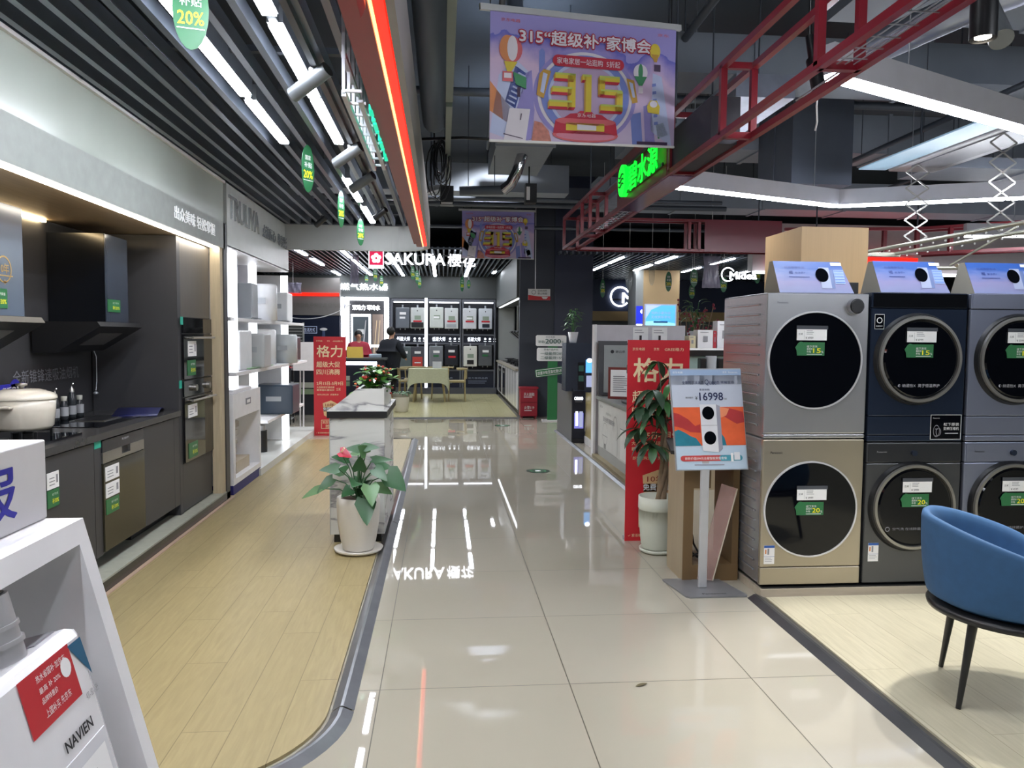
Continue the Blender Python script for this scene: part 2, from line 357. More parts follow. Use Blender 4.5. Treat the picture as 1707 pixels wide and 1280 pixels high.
ramp([(1.785, 4.19), (1.785, -6)], .105, .022, STRD, 'trim_2')
struct(B().box(-1.6, 1.36, 13.83, 13.87, 0, .018, STR), 'trim_3')
ramp([(1.78, 12.0), (1.80, 5.6)], .07, .018, STR, 'trim_4')
# concrete slab over everything
struct(B().box(-16, 14, -7, 24, ZC, ZC+.15, DARKV), 'ceiling')
struct(B().box(-16, 14, 23.9, 24.1, 0, ZC, NAVYD), 'wall_back')
struct(B().box(-16, 14, -7.1, -6.9, 0, ZC, mat('front_wall', '6a6c70', .6)), 'wall_front')
struct(B().box(13.9, 14.1, -7, 24, 0, ZC, GREYB), 'wall_right')
struct(B().box(-16.1, -15.9, -7, 24, 0, ZC, GREYB), 'wall_left')

# ---- slatted metal ceilings
def slats(name, x0, x1, y0, y1, z, pitch, m=SLAT, w=.035, h=.075, skip=()):
    b = B(); x = x0
    while x < x1:
        b.box(x, x+w, y0, y1, z, z+h, m); x += pitch
    for y in (y0+.4, (y0+y1)/2, y1-.4): b.box(x0, x1, y-.02, y+.02, z+h, z+h+.03, PIPE)
    return struct(b, name)
slats('ceiling.001', -1.86, -.34, -1.5, 9.58, 2.80, .125)
slats('ceiling.002', -4.4, 1.36, 13.6, 19.8, 2.97, .10, w=.03, h=.05)
slats('ceiling.003', 2.1, 10.5, 13.9, 20.0, 2.97, .11, w=.03, h=.05)

TUBES = [0]
def tube_light(x, y0, y1, z, label, group, w=.058, m=EMW, housing=SLATW):
    t = thing('tube_light', (x, (y0+y1)/2, z), label, 'ceiling light', group)
    B().box(x-w/2, x+w/2, y0, y1, z, z+.012, m).build('diffuser', t)
    B().box(x-w/2-.006, x+w/2+.006, y0-.01, y1+.01, z+.012, z+.10, housing).build('housing', t)
    return t
for k, (a, c) in enumerate([(-.9, .1), (.15, 1.15), (1.2, 2.25), (2.3, 3.36), (3.47, 4.47), (4.53, 5.52)]):
    tube_light(-.715, a, c, 2.79, 'aisle-side white tube light over the kitchen display, %s' % (['first over the foreground', 'second over the foreground', 'third over the foreground'][k] if k < 3 else ('beside the first grey spotlight' if k == 4 else ('nearest of those in view' if k == 3 else 'beside the second grey spotlight'))), 'tubes of the aisle-side row over the kitchen display')
for k, (a, c) in enumerate([(6.75, 7.86), (8.2, 9.3)]):
    tube_light(-.82, a, c, 2.79, 'short far tube light beyond the grey spotlights, ' + ('the nearer of two' if k == 0 else 'the one by the pale header'), 'far tubes over the kitchen display')
for k, (a, c) in enumerate([(-.9, .1), (.15, 1.15), (1.2, 2.25), (2.4, 3.45), (3.5, 4.49), (4.6, 5.55)]):
    tube_light(-1.09, a, c, 2.79, 'wall-side white tube light over the kitchen display, ' + (['first over the foreground', 'second over the foreground', 'third over the foreground'][k] if k < 3 else 'last of the row' if k == 5 else 'beside the green hanging tag' if k == 4 else 'behind the largest green tag'), 'tubes of the wall-side row over the kitchen display')
rows = [(-2.56, [(13.7, 14.95), (15.55, 17.0), (18.5, 19.7)], 'over the far grey wall'), (-1.77, [(13.9, 15.3), (15.6, 16.9), (17.2, 18.4), (18.6, 19.6)], 'beside the hanging plastic sheet'),
        (-.98, [(14.6, 15.9), (16.2, 17.2), (17.4, 18.4), (18.7, 19.6)], 'under the first white sign letters'), (-.19, [(14.6, 15.9), (16.2, 17.2), (17.4, 18.4), (18.7, 19.6)], 'over the cloth-covered table'),
        (.57, [(14.6, 15.6), (16.0, 17.2), (17.4, 18.4), (18.7, 19.6)], 'under the last white sign letters'), (1.2, [(17.9, 18.5)], 'against the stove wall')]
for x, segs, w in rows:
    for k, (a, c) in enumerate(segs): tube_light(x, a, c, 2.955, 'far tube light in the row %s, %s' % (w, ['nearest one', 'second one', 'third one', 'last one'][k]), 'far tube row ' + w, w=.07, m=EMW2)
for x, segs, w in [(3.34, [(14.3, 15.5), (15.8, 17.2)], 'next to the dark pillar'), (4.27, [(14.0, 15.3), (15.7, 17.1)], 'before the tan column'), (5.43, [(14.2, 15.4), (16.1, 17.3)], 'by the red panel'), (6.8, [(14.2, 15.4), (16.1, 17.3)], 'behind the washers, hidden row')]:
    for k, (a, c) in enumerate(segs): tube_light(x, a, c, 2.955, 'blue booth tube light, row %s, %s' % (w, ['nearer one', 'farther one'][k]), 'blue booth tube row ' + w, w=.07, m=EMW2)

# ---- kitchen display, left side: shell
struct(B().box(-2.75, -2.62, -1.5, 7.0, 0, 2.8, CHAR), 'wall_left.001')
s = B().box(-2.62, -1.90, -1.5, 7.0, 0, .078, CHAR).box(-1.915, -1.89, -1.5, 7.06, 0, .078, CHARG).box(-2.62, -1.893, -1.5, 7.0, .078, .09, mat('grey_stone', 'a0a295', .5, ns=20, noise=.12)).box(-1.888, -1.86, -1.5, 7.1, .012, .018, mat('pinkish_edge', 'b39a86', .5))
struct(s, 'floor.004')
struct(B().box(-2.62, -1.91, -1.5, 7.0, 2.215, 2.235, WOODB), 'ceiling.004')
struct(B().box(-1.92, -1.89, -1.5, 7.0, 2.215, 2.435, CONC), 'trim_5')
struct(B().box(-1.93, -1.90, -1.5, 7.0, 2.436, 2.78, PANELG).box(-1.93, -1.88, -1.5, 7.0, 2.78, 2.80, WHITE), 'wall_left.002')
struct(B().box(-1.98, -1.89, 6.955, 7.06, 0, 2.435, CHAR), 'trim_6')
struct(B().box(-1.985, -1.90, 6.87, 6.95, .09, 2.215, WOODL), 'trim_7')
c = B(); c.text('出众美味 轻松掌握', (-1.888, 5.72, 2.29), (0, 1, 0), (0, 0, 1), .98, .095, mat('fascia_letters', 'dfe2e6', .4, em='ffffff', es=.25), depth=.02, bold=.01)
c.build('fascia_lettering', label='white raised slogan letters on the grey concrete-look fascia above the ovens', cat='sign')
t = thing('strip_light', (-1.93, 3, 2.2), 'long white strip light along the underside of the grey fascia over the kitchen', 'light')
B().box(-1.945, -1.915, -1.4, 6.93, 2.203, 2.215, EMSTRIP).build('diffuser', t)
t = thing('strip_light', (-2.58, 4.6, 2.2), 'warm hidden strip light at the back wall behind the first range hoods', 'light')
B().box(-2.61, -2.59, 1.0, 5.38, 2.198, 2.214, EMWARM).build('diffuser', t)

# ---- header of the kitchen booth facing the aisle, red-lit fascia
h = B()
pts = [(-1.89, 9.6)] + [(-.62, 9.62)] + [(-.62+.40*math.sin(a), 9.22+.40*math.cos(a)) for a in [PI/2*i/8 for i in range(1, 9)]]
def band(b, pts, z0, z1, t, m):
    for (x0, y0), (x1, y1) in zip(pts, pts[1:]):
        d = Vector((x1-x0, y1-y0, 0)).normalized(); n = Vector((-d.y, d.x, 0))
        b.add([(x0,y0,z0),(x1,y1,z0),(x1,y1,z1),(x0,y0,z1),(x0+n.x*t,y0+n.y*t,z0),(x1+n.x*t,y1+n.y*t,z0),(x1+n.x*t,y1+n.y*t,z1),(x0+n.x*t,y0+n.y*t,z1)], [(0,1,2,3),(4,7,6,5),(0,4,5,1),(3,2,6,7),(0,3,7,4),(1,5,6,2)], m)
band(h, pts, 2.5, 2.80, .06, GREYL)
struct(h, 'trim_8')
FL = mat('fascia_grey', '8f8a88', .4)
fa = thing('fascia_sign', (-.22, 4, 2.5), 'long overhead fascia band with a glowing red underside strip along the aisle', 'sign')
b = B().box(-.178, -.15, -1.5, 9.2, 2.5, 2.85, FL).box(-.33, -.30, -1.5, 9.0, 2.52, 2.85, mat('fascia_red', '8c2a2e', .4)).box(-.30, -.178, -1.5, 9.1, 2.60, 2.62, mat('fascia_red', '8c2a2e', .4)); b.build('casing', fa)
B().box(-.222, -.185, -1.5, 9.1, 2.512, 2.535, EMRED).build('red_light_strip', fa)
B().box(-.232, -.224, -1.5, 9.1, 2.505, 2.54, EMORA).build('orange_light_line', fa)
B().box(-.30, -.234, -1.5, 9.1, 2.50, 2.515, mat('fascia_red', '8c2a2e', .4)).build('lower_panel', fa)
B().prism([(-.302, 1.2, 2.44), (-.25, 1.2, 2.44), (-.236, 1.2, 2.47), (-.236, 1.2, 2.499), (-.302, 1.2, 2.499)], (0, 1.25, 0), mat('fascia_red', '8c2a2e', .4)).build('end_box', fa)
t = thing('brand_sign', (-.33, 4.4, 2.5), 'teal glowing letter sign on a metal frame beneath the red-lit fascia', 'sign')
b = B()
b.text('SIEMENS', (-.335, 3.70, 2.505), (0, 1, 0), (0, 0, 1), 1.06, .15, EMTEAL, depth=.03, bold=.0); b.build('lettering', t)
b = B().bar((-.42, 3.4, 2.50), (-.42, 4.9, 2.50), .02, .025, ALU).bar((-.42, 3.4, 2.66), (-.42, 4.9, 2.66), .02, .025, ALU).bar((-.36, 3.5, 2.498), (-.36, 4.9, 2.498), .02, .012, ALU)
for y in [3.4+.18*i for i in range(9)]: b.bar((-.42, y, 2.50), (-.42, y, 2.85), .014, .014, ALU).bar((-.42, y, 2.51), (-.345, y, 2.51), .012, .012, ALU)
b.build('frame', t)

# ---- second booth on the left (pale, backlit shelves)
struct(B().box(-2.9, -2.8, 7.07, 11.9, 0, 2.8, GREYL), 'wall_left.003')
struct(B().box(-1.98, -1.89, 7.07, 9.8, 2.25, 2.80, mat('pale_fascia', 'b7bbb8', .35)).box(-2.8, -1.89, 7.07, 9.8, 2.24, 2.26, WHITE), 'trim_9')
struct(B().box(-2.8, -1.87, 8.15, 11.9, 0, .085, mat('platform_stone', 'c6c8c4', .35, ns=4, noise=.07)), 'floor.005')
ts = thing('brand_sign', (-1.885, 8.4, 2.5), 'chrome and grey raised letters on the pale fascia beyond the dark kitchen', 'sign')
c = B(); c.text('TRULIVA', (-1.885, 7.12, 2.50), (0, 1, 0), (0, 0, 1), 1.12, .21, mat('letter_chrome', 'b8bcbe', .22, .6), depth=.03, bold=.0)
c.build('lettering', ts); c = B(); c.text('点滴匠心', (-1.875, 8.38, 2.50), (0, 1, 0), (0, 0, 1), .62, .13, mat('letter_grey', '7c8286', .4, .2), depth=.03).build('lettering', ts); c = B(); c.text('尊享生活', (-1.875, 9.12, 2.50), (0, 1, 0), (0, 0, 1), .6, .13, mat('letter_grey', '7c8286', .4), depth=.03)
c.build('lettering', ts)

# ---- far room (water heaters)
struct(B().box(-4.4, 1.42, 19.8, 19.95, 2.42, 3.3, GREYB).box(-4.4, 1.42, 20.05, 20.2, 0, 2.45, NAVY), 'wall_back.001')
struct(B().box(1.975, 1.98, 14.4, 19.8, .8, 2.2, GREYL).box(1.98, 2.1, 14.3, 20, 0, 3.3, GREYB).box(1.36, 1.98, 14.3, 19.8, 2.20, 2.98, GREYB), 'wall_right.001')
struct(B().box(1.41, 2.05, 14.2, 14.36, 0, ZC, mat('pillar_a', '363b47', .5, ns=2)).box(2.05, 2.76, 14.17, 14.36, 0, ZC, NAVY), 'wall_right.002')
struct(B().box(2.12, 2.76, 14.37, 15.2, 0, ZC, NAVY), 'wall_right.006')
# far left grey wall
struct(B().box(-4.6, -2.5, 19.3, 19.5, 1.95, 2.86, mat('wall_grey_far', '8b8784', .5)).box(-4.6, -2.5, 19.45, 19.6, 0, 1.95, NAVY), 'wall_back.002')
B().box(-4.5, -2.52, 19.27, 19.3, 2.42, 2.49, EMRED).build('strip_light', label='red glowing strip light across the far grey wall', cat='light')
# blue booth on the right
WB = mat('booth_blue', '27324c', .5, ns=1)
struct(B().box(3.0, 11, 20, 20.2, 2.15, 3.4, WB).box(3.0, 11, 20.0, 20.1, 1.9, 2.15, mat('tan_band', '9c8358', .5)).box(3.0, 11, 20.15, 20.3, 0, 1.9, GREYB), 'wall_back.003')
struct(B().box(2.76, 2.85, 15.0, 20.2, 0, 3.4, WB), 'wall_right.003')
struct(B().box(4.28, 4.45, 17, 17.7, 0, 2.97, GREYL).box(4.45, 5.27, 16.99, 17.7, 0, 2.97, BEIGE), 'wall_right.004')
# tan clad column behind the washers
struct(B().box(2.66, 3.18, 5.6, 6.25, 0, 2.31, mat('tan_cladding', 'c8a678', .45, ns=60, stretch=(1, 1, .05), noise=.05)), 'wall_right.005')
# ---------------------------------------------------------------- washing machines
X1, Y1, Z1 = (1,0,0), (0,1,0), (0,0,1)
SILV = mat('silver_panel', 'b3b4b8', .27, .7, ns=3, noise=.05); GOLD = mat('champagne_panel', 'b0a794', .3, .65, ns=3, noise=.05)
DKBL = mat('dark_blue_panel', '2f394c', .12, .45, ns=2); DKGR = mat('dark_grey_panel', '56585b', .26, .6, ns=2); BLGR = mat('blue_grey_panel', '8c92a6', .26, .6, ns=2); MIRR = mat('dark_mirror', '3c3f46', .03, .9, noise=0)
CLEAR = mat('clear_plastic', 'b8c4bc', .1, alpha=.22, noise=0)
def price_card(t, x, y, z, w=.175, code='4999'):
    b = B(); b.box(x, x+w, y-.004, y, z, z+.062, PAPER).box(x-.002, x+w+.006, y-.004, y, z+.062, z+.083, mat('sleeve_dark', '4c4f56', .15))
    k = Card(b, (x, y-.0045, z), X1, Z1, .0003); k.lines(.055*w/.175, .052, .05, 3, .009, .003, GREYINK).text('¥ '+code, .05, .008, .045, .012, INK, 2).rect(.042, .006, .043, .055, GREYINK, 2).text('立减', .008, .03, .025, .012, INK, 2)
    b.build('price_card', t, label='white price card in a clear sleeve')
def promo(t, x, y, z, pct, w=.16, h=.075):
    b = B(); b.prism([(x, y, z), (x+w, y, z), (x+w, y, z+h), (x+.035, y, z+h), (x+.02, y, z+h+.004), (x+.005, y, z+h-.005), (x-.012, y, z+h*.6), (x-.004, y, z+h*.4)], (0, -.003, 0), GREEN)
    k = Card(b, (x, y-.003, z), X1, Z1, .0006)
    k.text('线下京东', .055, h*.60, .062, .013, PAPER, 2).text('最高补', .055, h*.42, .035, .012, PAPER, 2).text('补贴', .055, h*.22, .025, .012, PAPER, 2).text(pct, .092, h*.2, .045, .026, YEL, 3, bold=.03).text('%', .14, h*.2, .012, .012, PAPER, 3).rect(.055, .006, .145, .009, PAPER, 2)
    b.build('promo_label', t, label='green %s percent subsidy label' % pct)
def energy(t, x, y, z):
    b = B(); b.box(x, x+.062, y-.002, y, z, z+.108, PAPER); k = Card(b, (x, y-.002, z), X1, Z1, .0004)
    k.rect(0, .094, .062, .108, mat('label_blue', '2c5aa8', .5), 1).lines(.006, .034, .05, 3, .009, .002, GREYINK).rect(.006, .06, .014, .085, mat('label_orange', 'd88a50', .5), 2).rect(.02, .055, .03, .09, GREYINK, 2).rect(.0, .043, .062, .0445, mat('label_blue', '2c5aa8', .5), 2)
    b.build('energy_label', t)
YF = 4.22
# --- stack one, silver/champagne, ribbed side
def ribs(b, x, y0, y1, z0, z1, m, step=.058):
    z = z0
    while z < z1:
        b.box(x-.007, x, y0, y1, z, z+.012, m, bev=.005); z += step
def body(b, x0, x1, z0, z1, front, side, seams, depth=.68, bt=.014):
    b.box(x0+.004, x1-.004, YF+.02, YF+depth, z0, z1, side, bev=.01)
    zs = [z0]+seams+[z1]
    for a, c in zip(zs, zs[1:]): b.box(x0, x1, YF, YF+.03, a+.0015, c-.0015, front, bev=.006)
A0, A1 = 1.815, 2.415
t = thing('washing_machine', (2.11, 4.55, .055), 'champagne front-load washer with flat round black door, lower machine beside the price sign stand', 'washing machine')
b = B(); body(b, A0, A1, .06, .905, GOLD, SILV, [.165]); ribs(b, A0+.004, YF+.1, YF+.62, .12, .86, SILV); b.text('Panasonic', (A0+.045, YF-.0015, .822), X1, Z1, .07, .013, INK, bold=.02); b.build('body', t)
for x in (A0+.06, A1-.06):
    for y in (YF+.08, YF+.6): B().cyl((x, y, .05), (x, y, .062), .02, BLACK).build('foot', t)
d = B().ring((2.105, YF+.002, .50), (0,-1,0), .280, .268, mat('bright_ring', 'd8d8dc', .2, .3), .010, 72).build('door', t); B().disc((2.105, YF+.002, .50), (0,-1,0), .272, BLACKG, .006, 72).build('door_glass', d)
price_card(t, 2.02, YF-.006, .555); promo(t, 2.02, YF-.006, .468, '20'); energy(t, A0+.022, YF, .185)
t = thing('tumble_dryer', (2.11, 4.55, .91), 'silver tumble dryer with flat round black door and knob, stacked on the champagne washer', 'dryer')
b = B(); body(b, A0, A1, .908, 1.735, SILV, SILV, [.935]); ribs(b, A0+.004, YF+.1, YF+.62, .97, 1.70, SILV); b.text('Panasonic', (A0+.06, YF-.0015, 1.675), X1, Z1, .063, .009, INK, bold=.02); b.build('body', t)
d = B().ring((2.105, YF+.002, 1.355), (0,-1,0), .280, .268, mat('bright_ring', 'd8d8dc', .2, .3), .010, 72).build('door', t); B().disc((2.105, YF+.002, 1.355), (0,-1,0), .272, BLACKG, .006, 72).build('door_glass', d)
B().cyl((2.325, YF, 1.662), (2.325, YF-.035, 1.662), .045, CHROME, r1=.042, n=32).disc((2.325, YF-.035, 1.662), (0,-1,0), .036, mat('knob_face', '1b1c1f', .4), .006).build('knob', t)
price_card(t, 1.99, YF-.006, 1.468); promo(t, 1.995, YF-.006, 1.382, '15')
# --- stacks two and three
def tower(x0, x1, front, dark, cx, r, body_l, body_c, upper, mirror, names, lab, seam):
    zt, zm = 1.745, .885
    t = thing('washing_machine', ((x0+x1)/2, 4.55, .05), lab[0], 'washing machine')
    b = B(); body(b, x0, x1, .06, zm, body_l, dark, [.765]); b.box(x0+.01, x1-.01, YF-.003, YF, .772, .872, mirror[0]); b.box(x1-.17, x1-.06, YF-.001, YF, .07, .17, body_l, bev=.003)
    b.text('Panasonic', (x0+.06, YF-.005, .825), X1, Z1, .06, .01, mirror[1], bold=.02); b.build('body', t)
    for x in (x0+.06, x1-.06): B().cyl((x, YF+.08, .05), (x, YF+.08, .062), .02, BLACK).build('foot', t)
    def door(t, z, rr):
        return B().cyl((cx, YF, z), (cx, YF-.022, z), rr+.022, BLACK, r1=rr+.012, n=72, smooth=False).ring((cx+.004, YF-.022, z), (0,-1,0), rr+.006, rr-.016, mat('ring_metal', 'a3a19c', .3, .8), .014, 72).build('door', t)
    def glass(z, rr): return B().cyl((cx+.004, YF-.02, z), (cx+.004, YF-.032, z), rr-.012, BLACKG, r1=rr-.03, n=72, smooth=False)
    dd = door(t, .51, r); d = glass(.51, r); d.ring((cx-.16, YF-.033, .385), (0,-1,0), .014, .010, GREYINK, .001, 20).text('空气洗 在线除菌护理', (cx-.13, YF-.0335, .378), X1, Z1, .22, .016, GREYINK); d.build('door_glass', dd)
    B().cyl((cx, YF, .822), (cx, YF-.018, .822), .017, dark, n=24).build('knob', t)
    price_card(t, cx-.08, YF-.037, .60, code=names[0]); promo(t, cx-.08, YF-.037, .515, '20'); energy(t, x0+.03, YF, .19)
    t = thing('tumble_dryer', ((x0+x1)/2, 4.55, zm+.003), lab[1], 'dryer')
    b = B(); body(b, x0, x1, zm+.003, zt, upper, dark, [.925, 1.035, 1.655]); b.box(x0+.008, x1-.008, YF-.003, YF, 1.66, 1.738, mirror[2]); b.build('body', t)
    dd = door(t, 1.365, r); d = glass(1.365, r); d.text('◐ 纳诺怡X  离子恒温养护', (cx-.13, YF-.0335, 1.205), X1, Z1, .25, .02, mat('print_grey', 'b0b0b8', .5)); d.build('door_glass', dd)
    price_card(t, cx-.09, YF-.037, 1.462, code=names[1]); promo(t, cx-.09, YF-.037, 1.375, '15')
    return t
B0, B1_ = 2.432, 3.01
t = tower(B0, B1_, DKBL, DKBL, 2.715, .243, DKGR, DKGR, DKBL, (CHARG, GREYINK, MIRR), ('5999', '6999'), ('dark grey washer with a ringed round door, behind the blue armchair in the middle stack', 'glossy dark blue dryer with a ringed door and mirrored top strip, middle stack'), .885)
b = B(); b.box(B1_-.20, B1_-.012, YF-.003, YF, .90, 1.045, BLACKG); k = Card(b, (B1_-.20, YF-.003, .90), X1, Z1, .0004)
k.text('松下原装', .08, .08, .095, .018, PAPER).text('变频压缩机', .08, .055, .095, .018, PAPER).text('Panasonic', .015, .122, .04, .006, PAPER).rect(.09, .035, .17, .038, PAPER, 2)
for a in ((0, 0, .188, .003), (0, .142, .188, .145), (0, 0, .003, .145), (.185, 0, .188, .145)): k.rect(*a, PAPER, 2)
k.arc(.038, .05, .02, .035, .003, GREYINK, 2, 16).arc(.05, .045, .016, .024, .003, GREYINK, 2, 16).rect(.025, .02, .05, .024, GREYINK, 2).rect(.03, .06, .047, .064, GREYINK, 2); b.build('feature_label', t, label='black compressor label with white print')
b = B(); b.box(B0+.018, B0+.075, YF-.003, YF, 1.535, 1.62, BLACKG); k = Card(b, (B0+.018, YF-.003, 1.535), X1, Z1, .0004); k.arc(.0285, .05, .017, .017, .004, PAPER, 2, 20).text('热泵烘干', .008, .012, .04, .009, PAPER)
for a in ((0, 0, .057, .002), (0, .083, .057, .085), (0, 0, .002, .085), (.055, 0, .057, .085)): k.rect(*a, PAPER, 2)
b.build('feature_label', t, label='small black heat-pump label')
tower(3.03, 3.61, BLGR, DKBL, 3.325, .243, BLGR, BLGR, BLGR, (BLGR, INK, BLGR), ('4599', '5599'), ('blue-grey washer with a ringed door at the picture edge, lowest of the last stack', 'blue-grey dryer with a ringed door at the picture edge, upper machine of the last stack'), .885)
# timber plinth
struct(B().box(1.815, 4.4, 4.20, 5.0, 0, .042, mat('plinth_wood', 'b3a896', .5, ns=6, stretch=(1, 6, 6), noise=.12)).box(1.83, 4.4, 4.215, 5.0, .042, .05, BLACK), 'floor.006')

# tent cards on top of the dryers
SKYP = bpy.data.materials.new('tent_print'); SKYP.use_nodes = True
_n = SKYP.node_tree.nodes; _l = SKYP.node_tree.links; _g = _n.new('ShaderNodeTexCoord'); _s = _n.new('ShaderNodeSeparateXYZ'); _r = _n.new('ShaderNodeValToRGB'); _z = _n.new('ShaderNodeTexNoise'); _z.inputs['Scale'].default_value = 5
_a = _n.new('ShaderNodeMath'); _a.operation = 'MULTIPLY_ADD'; _a.inputs[1].default_value = .35; _l.new(_g.outputs['Generated'], _s.inputs[0]); _l.new(_g.outputs['Generated'], _z.inputs['Vector']); _l.new(_z.outputs['Fac'], _a.inputs[0]); _l.new(_s.outputs[2], _a.inputs[2]); _l.new(_a.outputs[0], _r.inputs[0])
_e = _r.color_ramp.elements; _e[0].position = .1; _e[0].color = lin('8f99bf'); _e[1].position = 1.05; _e[1].color = lin('3a62b0')
_x = _e.new(.5); _x.color = lin('928fb8'); _x = _e.new(.8); _x.color = lin('6c80bc')
_l.new(_r.outputs[0], _n['Principled BSDF'].inputs['Base Color']); _n['Principled BSDF'].inputs['Roughness'].default_value = .35
for k, (x0, w, z, lab) in enumerate([(1.90, .44, 1.737, 'blue printed tent card standing on the silver dryer with the knob'), (2.50, .42, 1.747, 'blue printed tent card standing on the dark blue dryer'), (3.07, .42, 1.747, 'blue printed tent card on the last dryer, cut by the picture edge')]):
    t = thing('tent_card', (x0+w/2, 4.36, z), lab, 'sign', 'tent cards on the dryers')
    h, y0, y1 = .185, 4.25, 4.47; tp_ = Vector((0, .075, h)); i = .02
    f = B(); f.add([(x0, y0, z), (x0+w, y0, z), (x0+w-.05, y0+.085, z+h), (x0+i-.03, y0+.085, z+h)], [(0,1,2,3)], SKYP); f.build('front_panel', t)
    b = B(); b.add([(x0, y0+.002, z), (x0-.0, y1, z), (x0+w, y1, z), (x0+w, y0+.002, z), (x0+i-.03, y0+.087, z+h), (x0+i-.03, y1-.09, z+h), (x0+w-.05, y1-.09, z+h), (x0+w-.05, y0+.087, z+h)], [(0,4,5,1), (3,2,6,7), (1,5,6,2), (4,7,6,5)], mat('card_side', 'a8a59a', .6)); b.build('back_panel', t)
    b = B(); U = Vector((0, .085, h)).normalized(); c = Card(b, Vector((x0, y0, z))+Vector((0, -.001, 0)), X1, U, .0012)
    c.text('创造理想生活', .05, .155, .12, .014, mat('ink_blue', '3c4c90', .5), 1).text('喝', .075, .12, .022, .02, mat('ink_blue', '3c4c90', .5), 1, bold=.02).text('新净界+', .11, .122, .06, .014, mat('ink_blue', '3c4c90', .5), 1).lines(.07, .10, .13, 1, .01, .004, mat('ink_blue', '3c4c90', .5), 1)
    c.rect(.255, .03, .315, .165, mat('print_silver', 'a9b2cf', .5), 1).rect(.315, .03, .335, .15, mat('print_steel', '6d7fae', .5), 1).oval(.268, .115, .038, .045, BLACKG, 2).rect(.34, .06, .40, .15, mat('print_lav', '9cb6e6', .5), 1)
    for q in range(5): c.rect(.342, .068+q*.018, .398, .071+q*.018, mat('print_royal', '4a72c8', .5), 2)
    c.rect(.33, .178, .395, .197, PAPER, 1); b.build('print', t)

# ---------------------------------------------------------------- blue tub chair
t = thing('armchair', (2.35, 2.93, .012), 'blue velvet tub armchair with black metal legs beside the washing machines', 'chair')
cx, cy = 2.345, 2.925; ang0 = math.atan2(.44, -.90); n = 44
def shell(rt, rb, zt0, zb0, m, thick):
    v = []; N = n+1; span = math.radians(128)
    prof = 9
    for i in range(N):
        u = (i/n)*2-1; a = ang0+u*span; e = abs(u)
        zt = zt0 - .02*e - .17*max(0, (e-.15)/.85)**1.6 - .09*max(0, (e-.8)/.2)**2
        for k in range(prof*2):
            if k < prof: q = k/(prof-1); r = rb+(rt-rb)*(q**.8); z = zb0+(zt-zb0)*q; rr = r+thick/2*math.sin(PI*min(1, q*.9+.1))**.3*.9
            else: q = 1-(k-prof)/(prof-1); r = rb+(rt-rb)*(q**.8); z = zb0+.06+(zt-zb0-.06)*q; rr = r-thick/2
            if k in (prof-1,): z += .0; rr = r+thick*.33
            if k in (prof,): rr = r-thick*.33
            v.append((cx+rr*math.cos(a), cy+rr*math.sin(a), z+(.014 if k in (prof-1, prof) else 0)))
    P = prof*2
    f = [(i*P+k, (i+1)*P+k, (i+1)*P+(k+1) % P, i*P+(k+1) % P) for i in range(N-1) for k in range(P)]
    f += [tuple(range(P)), tuple(range((N-1)*P, N*P))[::-1]]
    return B().add(v, f, m, True)
sh = shell(.335, .30, .745, .40, BLUEV, .055).build('backrest', t)
md = sh.modifiers.new('s', 'SUBSURF'); md.levels = 1; md.render_levels = 1
B().lathe([(0, .395), (.27, .395), (.295, .41), (.29, .47), (.27, .485), (0, .49)], (cx, cy, 0), BLUEV, 48).build('seat', t)
B().lathe([(0, .358), (.30, .358), (.318, .365), (.322, .380), (.312, .396), (0, .398)], (cx, cy, 0), BLACK, 56).build('seat_frame', t)
for a, c in (((2.235, 3.208), (2.225, 3.12)), ((2.049, 2.825), (2.105, 2.835)), ((2.64, 3.02), (2.575, 3.0)), ((2.455, 2.64), (2.45, 2.72))):
    B().tube([(a[0], a[1], .012), (c[0], c[1], .37)], [.010, .019], BLACK, 14).build('leg', t)

# ---------------------------------------------------------------- price sign on a stand
t = thing('sign_stand', (1.53, 4.33, 0), 'grey floor stand holding the 16998 washer poster, in front of the podium', 'sign stand')
base = B(); p = [(1.335, 4.52), (1.355, 4.535), (1.66, 4.53), (1.68, 4.515), (1.745, 4.22), (1.735, 4.20), (1.40, 4.20), (1.385, 4.215)]
base.prism([(x, y, .001) for x, y in p], (0, 0, .009), mat('stand_grey', '86888b', .35, .4)); base.text('Panasonic', (1.49, 4.235, .0108), X1, Y1, .14, .02, INK, bold=.03); base.build('base', t)
B().box(1.50, 1.552, 4.345, 4.365, .01, .80, mat('pole_white', 'b9babd', .35, .3), bev=.006).build('pole', t)
O = Vector((1.352, 4.345, .706)); R = Vector((1.784-1.352, 0, .0)).normalized(); U = Vector((1.304-1.352, .03, 1.300-.706)).normalized(); R = Vector((1, 0, .01)).normalized()
U = (U - R*U.dot(R)*0).normalized(); Nn = R.cross(U)
pb = B(); c = Card(pb, O, R, U, .001); wq, hq = .432, .594
pb.prism([c.P(0, 0, 0), c.P(wq, 0, 0), c.P(wq-.006, hq, 0), c.P(-.0, hq, 0)], -Nn*.012, ALU); pb.build('sign_frame', t)
pb = B(); c = Card(pb, O+Nn*.002, R, U, .0008)
ski = [mat('p_a', 'bac8e0', .3, noise=.02), mat('p_b', '9eb6d8', .3, noise=.02), mat('p_c', 'c3cbdc', .3, noise=.02), mat('p_d', 'bcd0e2', .3, noise=.02)]
c.rect(.006, .006, wq-.006, hq-.006, ski[3], 0).rect(.006, .37, wq-.006, hq-.006, ski[2], 1).rect(.006, .50, wq-.006, hq-.006, ski[0], 1).rect(.006, .555, wq-.006, hq-.006, ski[1], 2)
b0, b1 = .145, .37
c.rect(.006, b0, wq-.006, b1, mat('p_or', 'e2653c', .3, ns=14, noise=.12), 2)
c.poly([(.006, b0), (.16, b0), (.13, .19), (.10, .20), (.07, .22), (.03, .24), (.006, .23)], mat('p_teal', '2e7d92', .3, ns=20, noise=.2), 3)
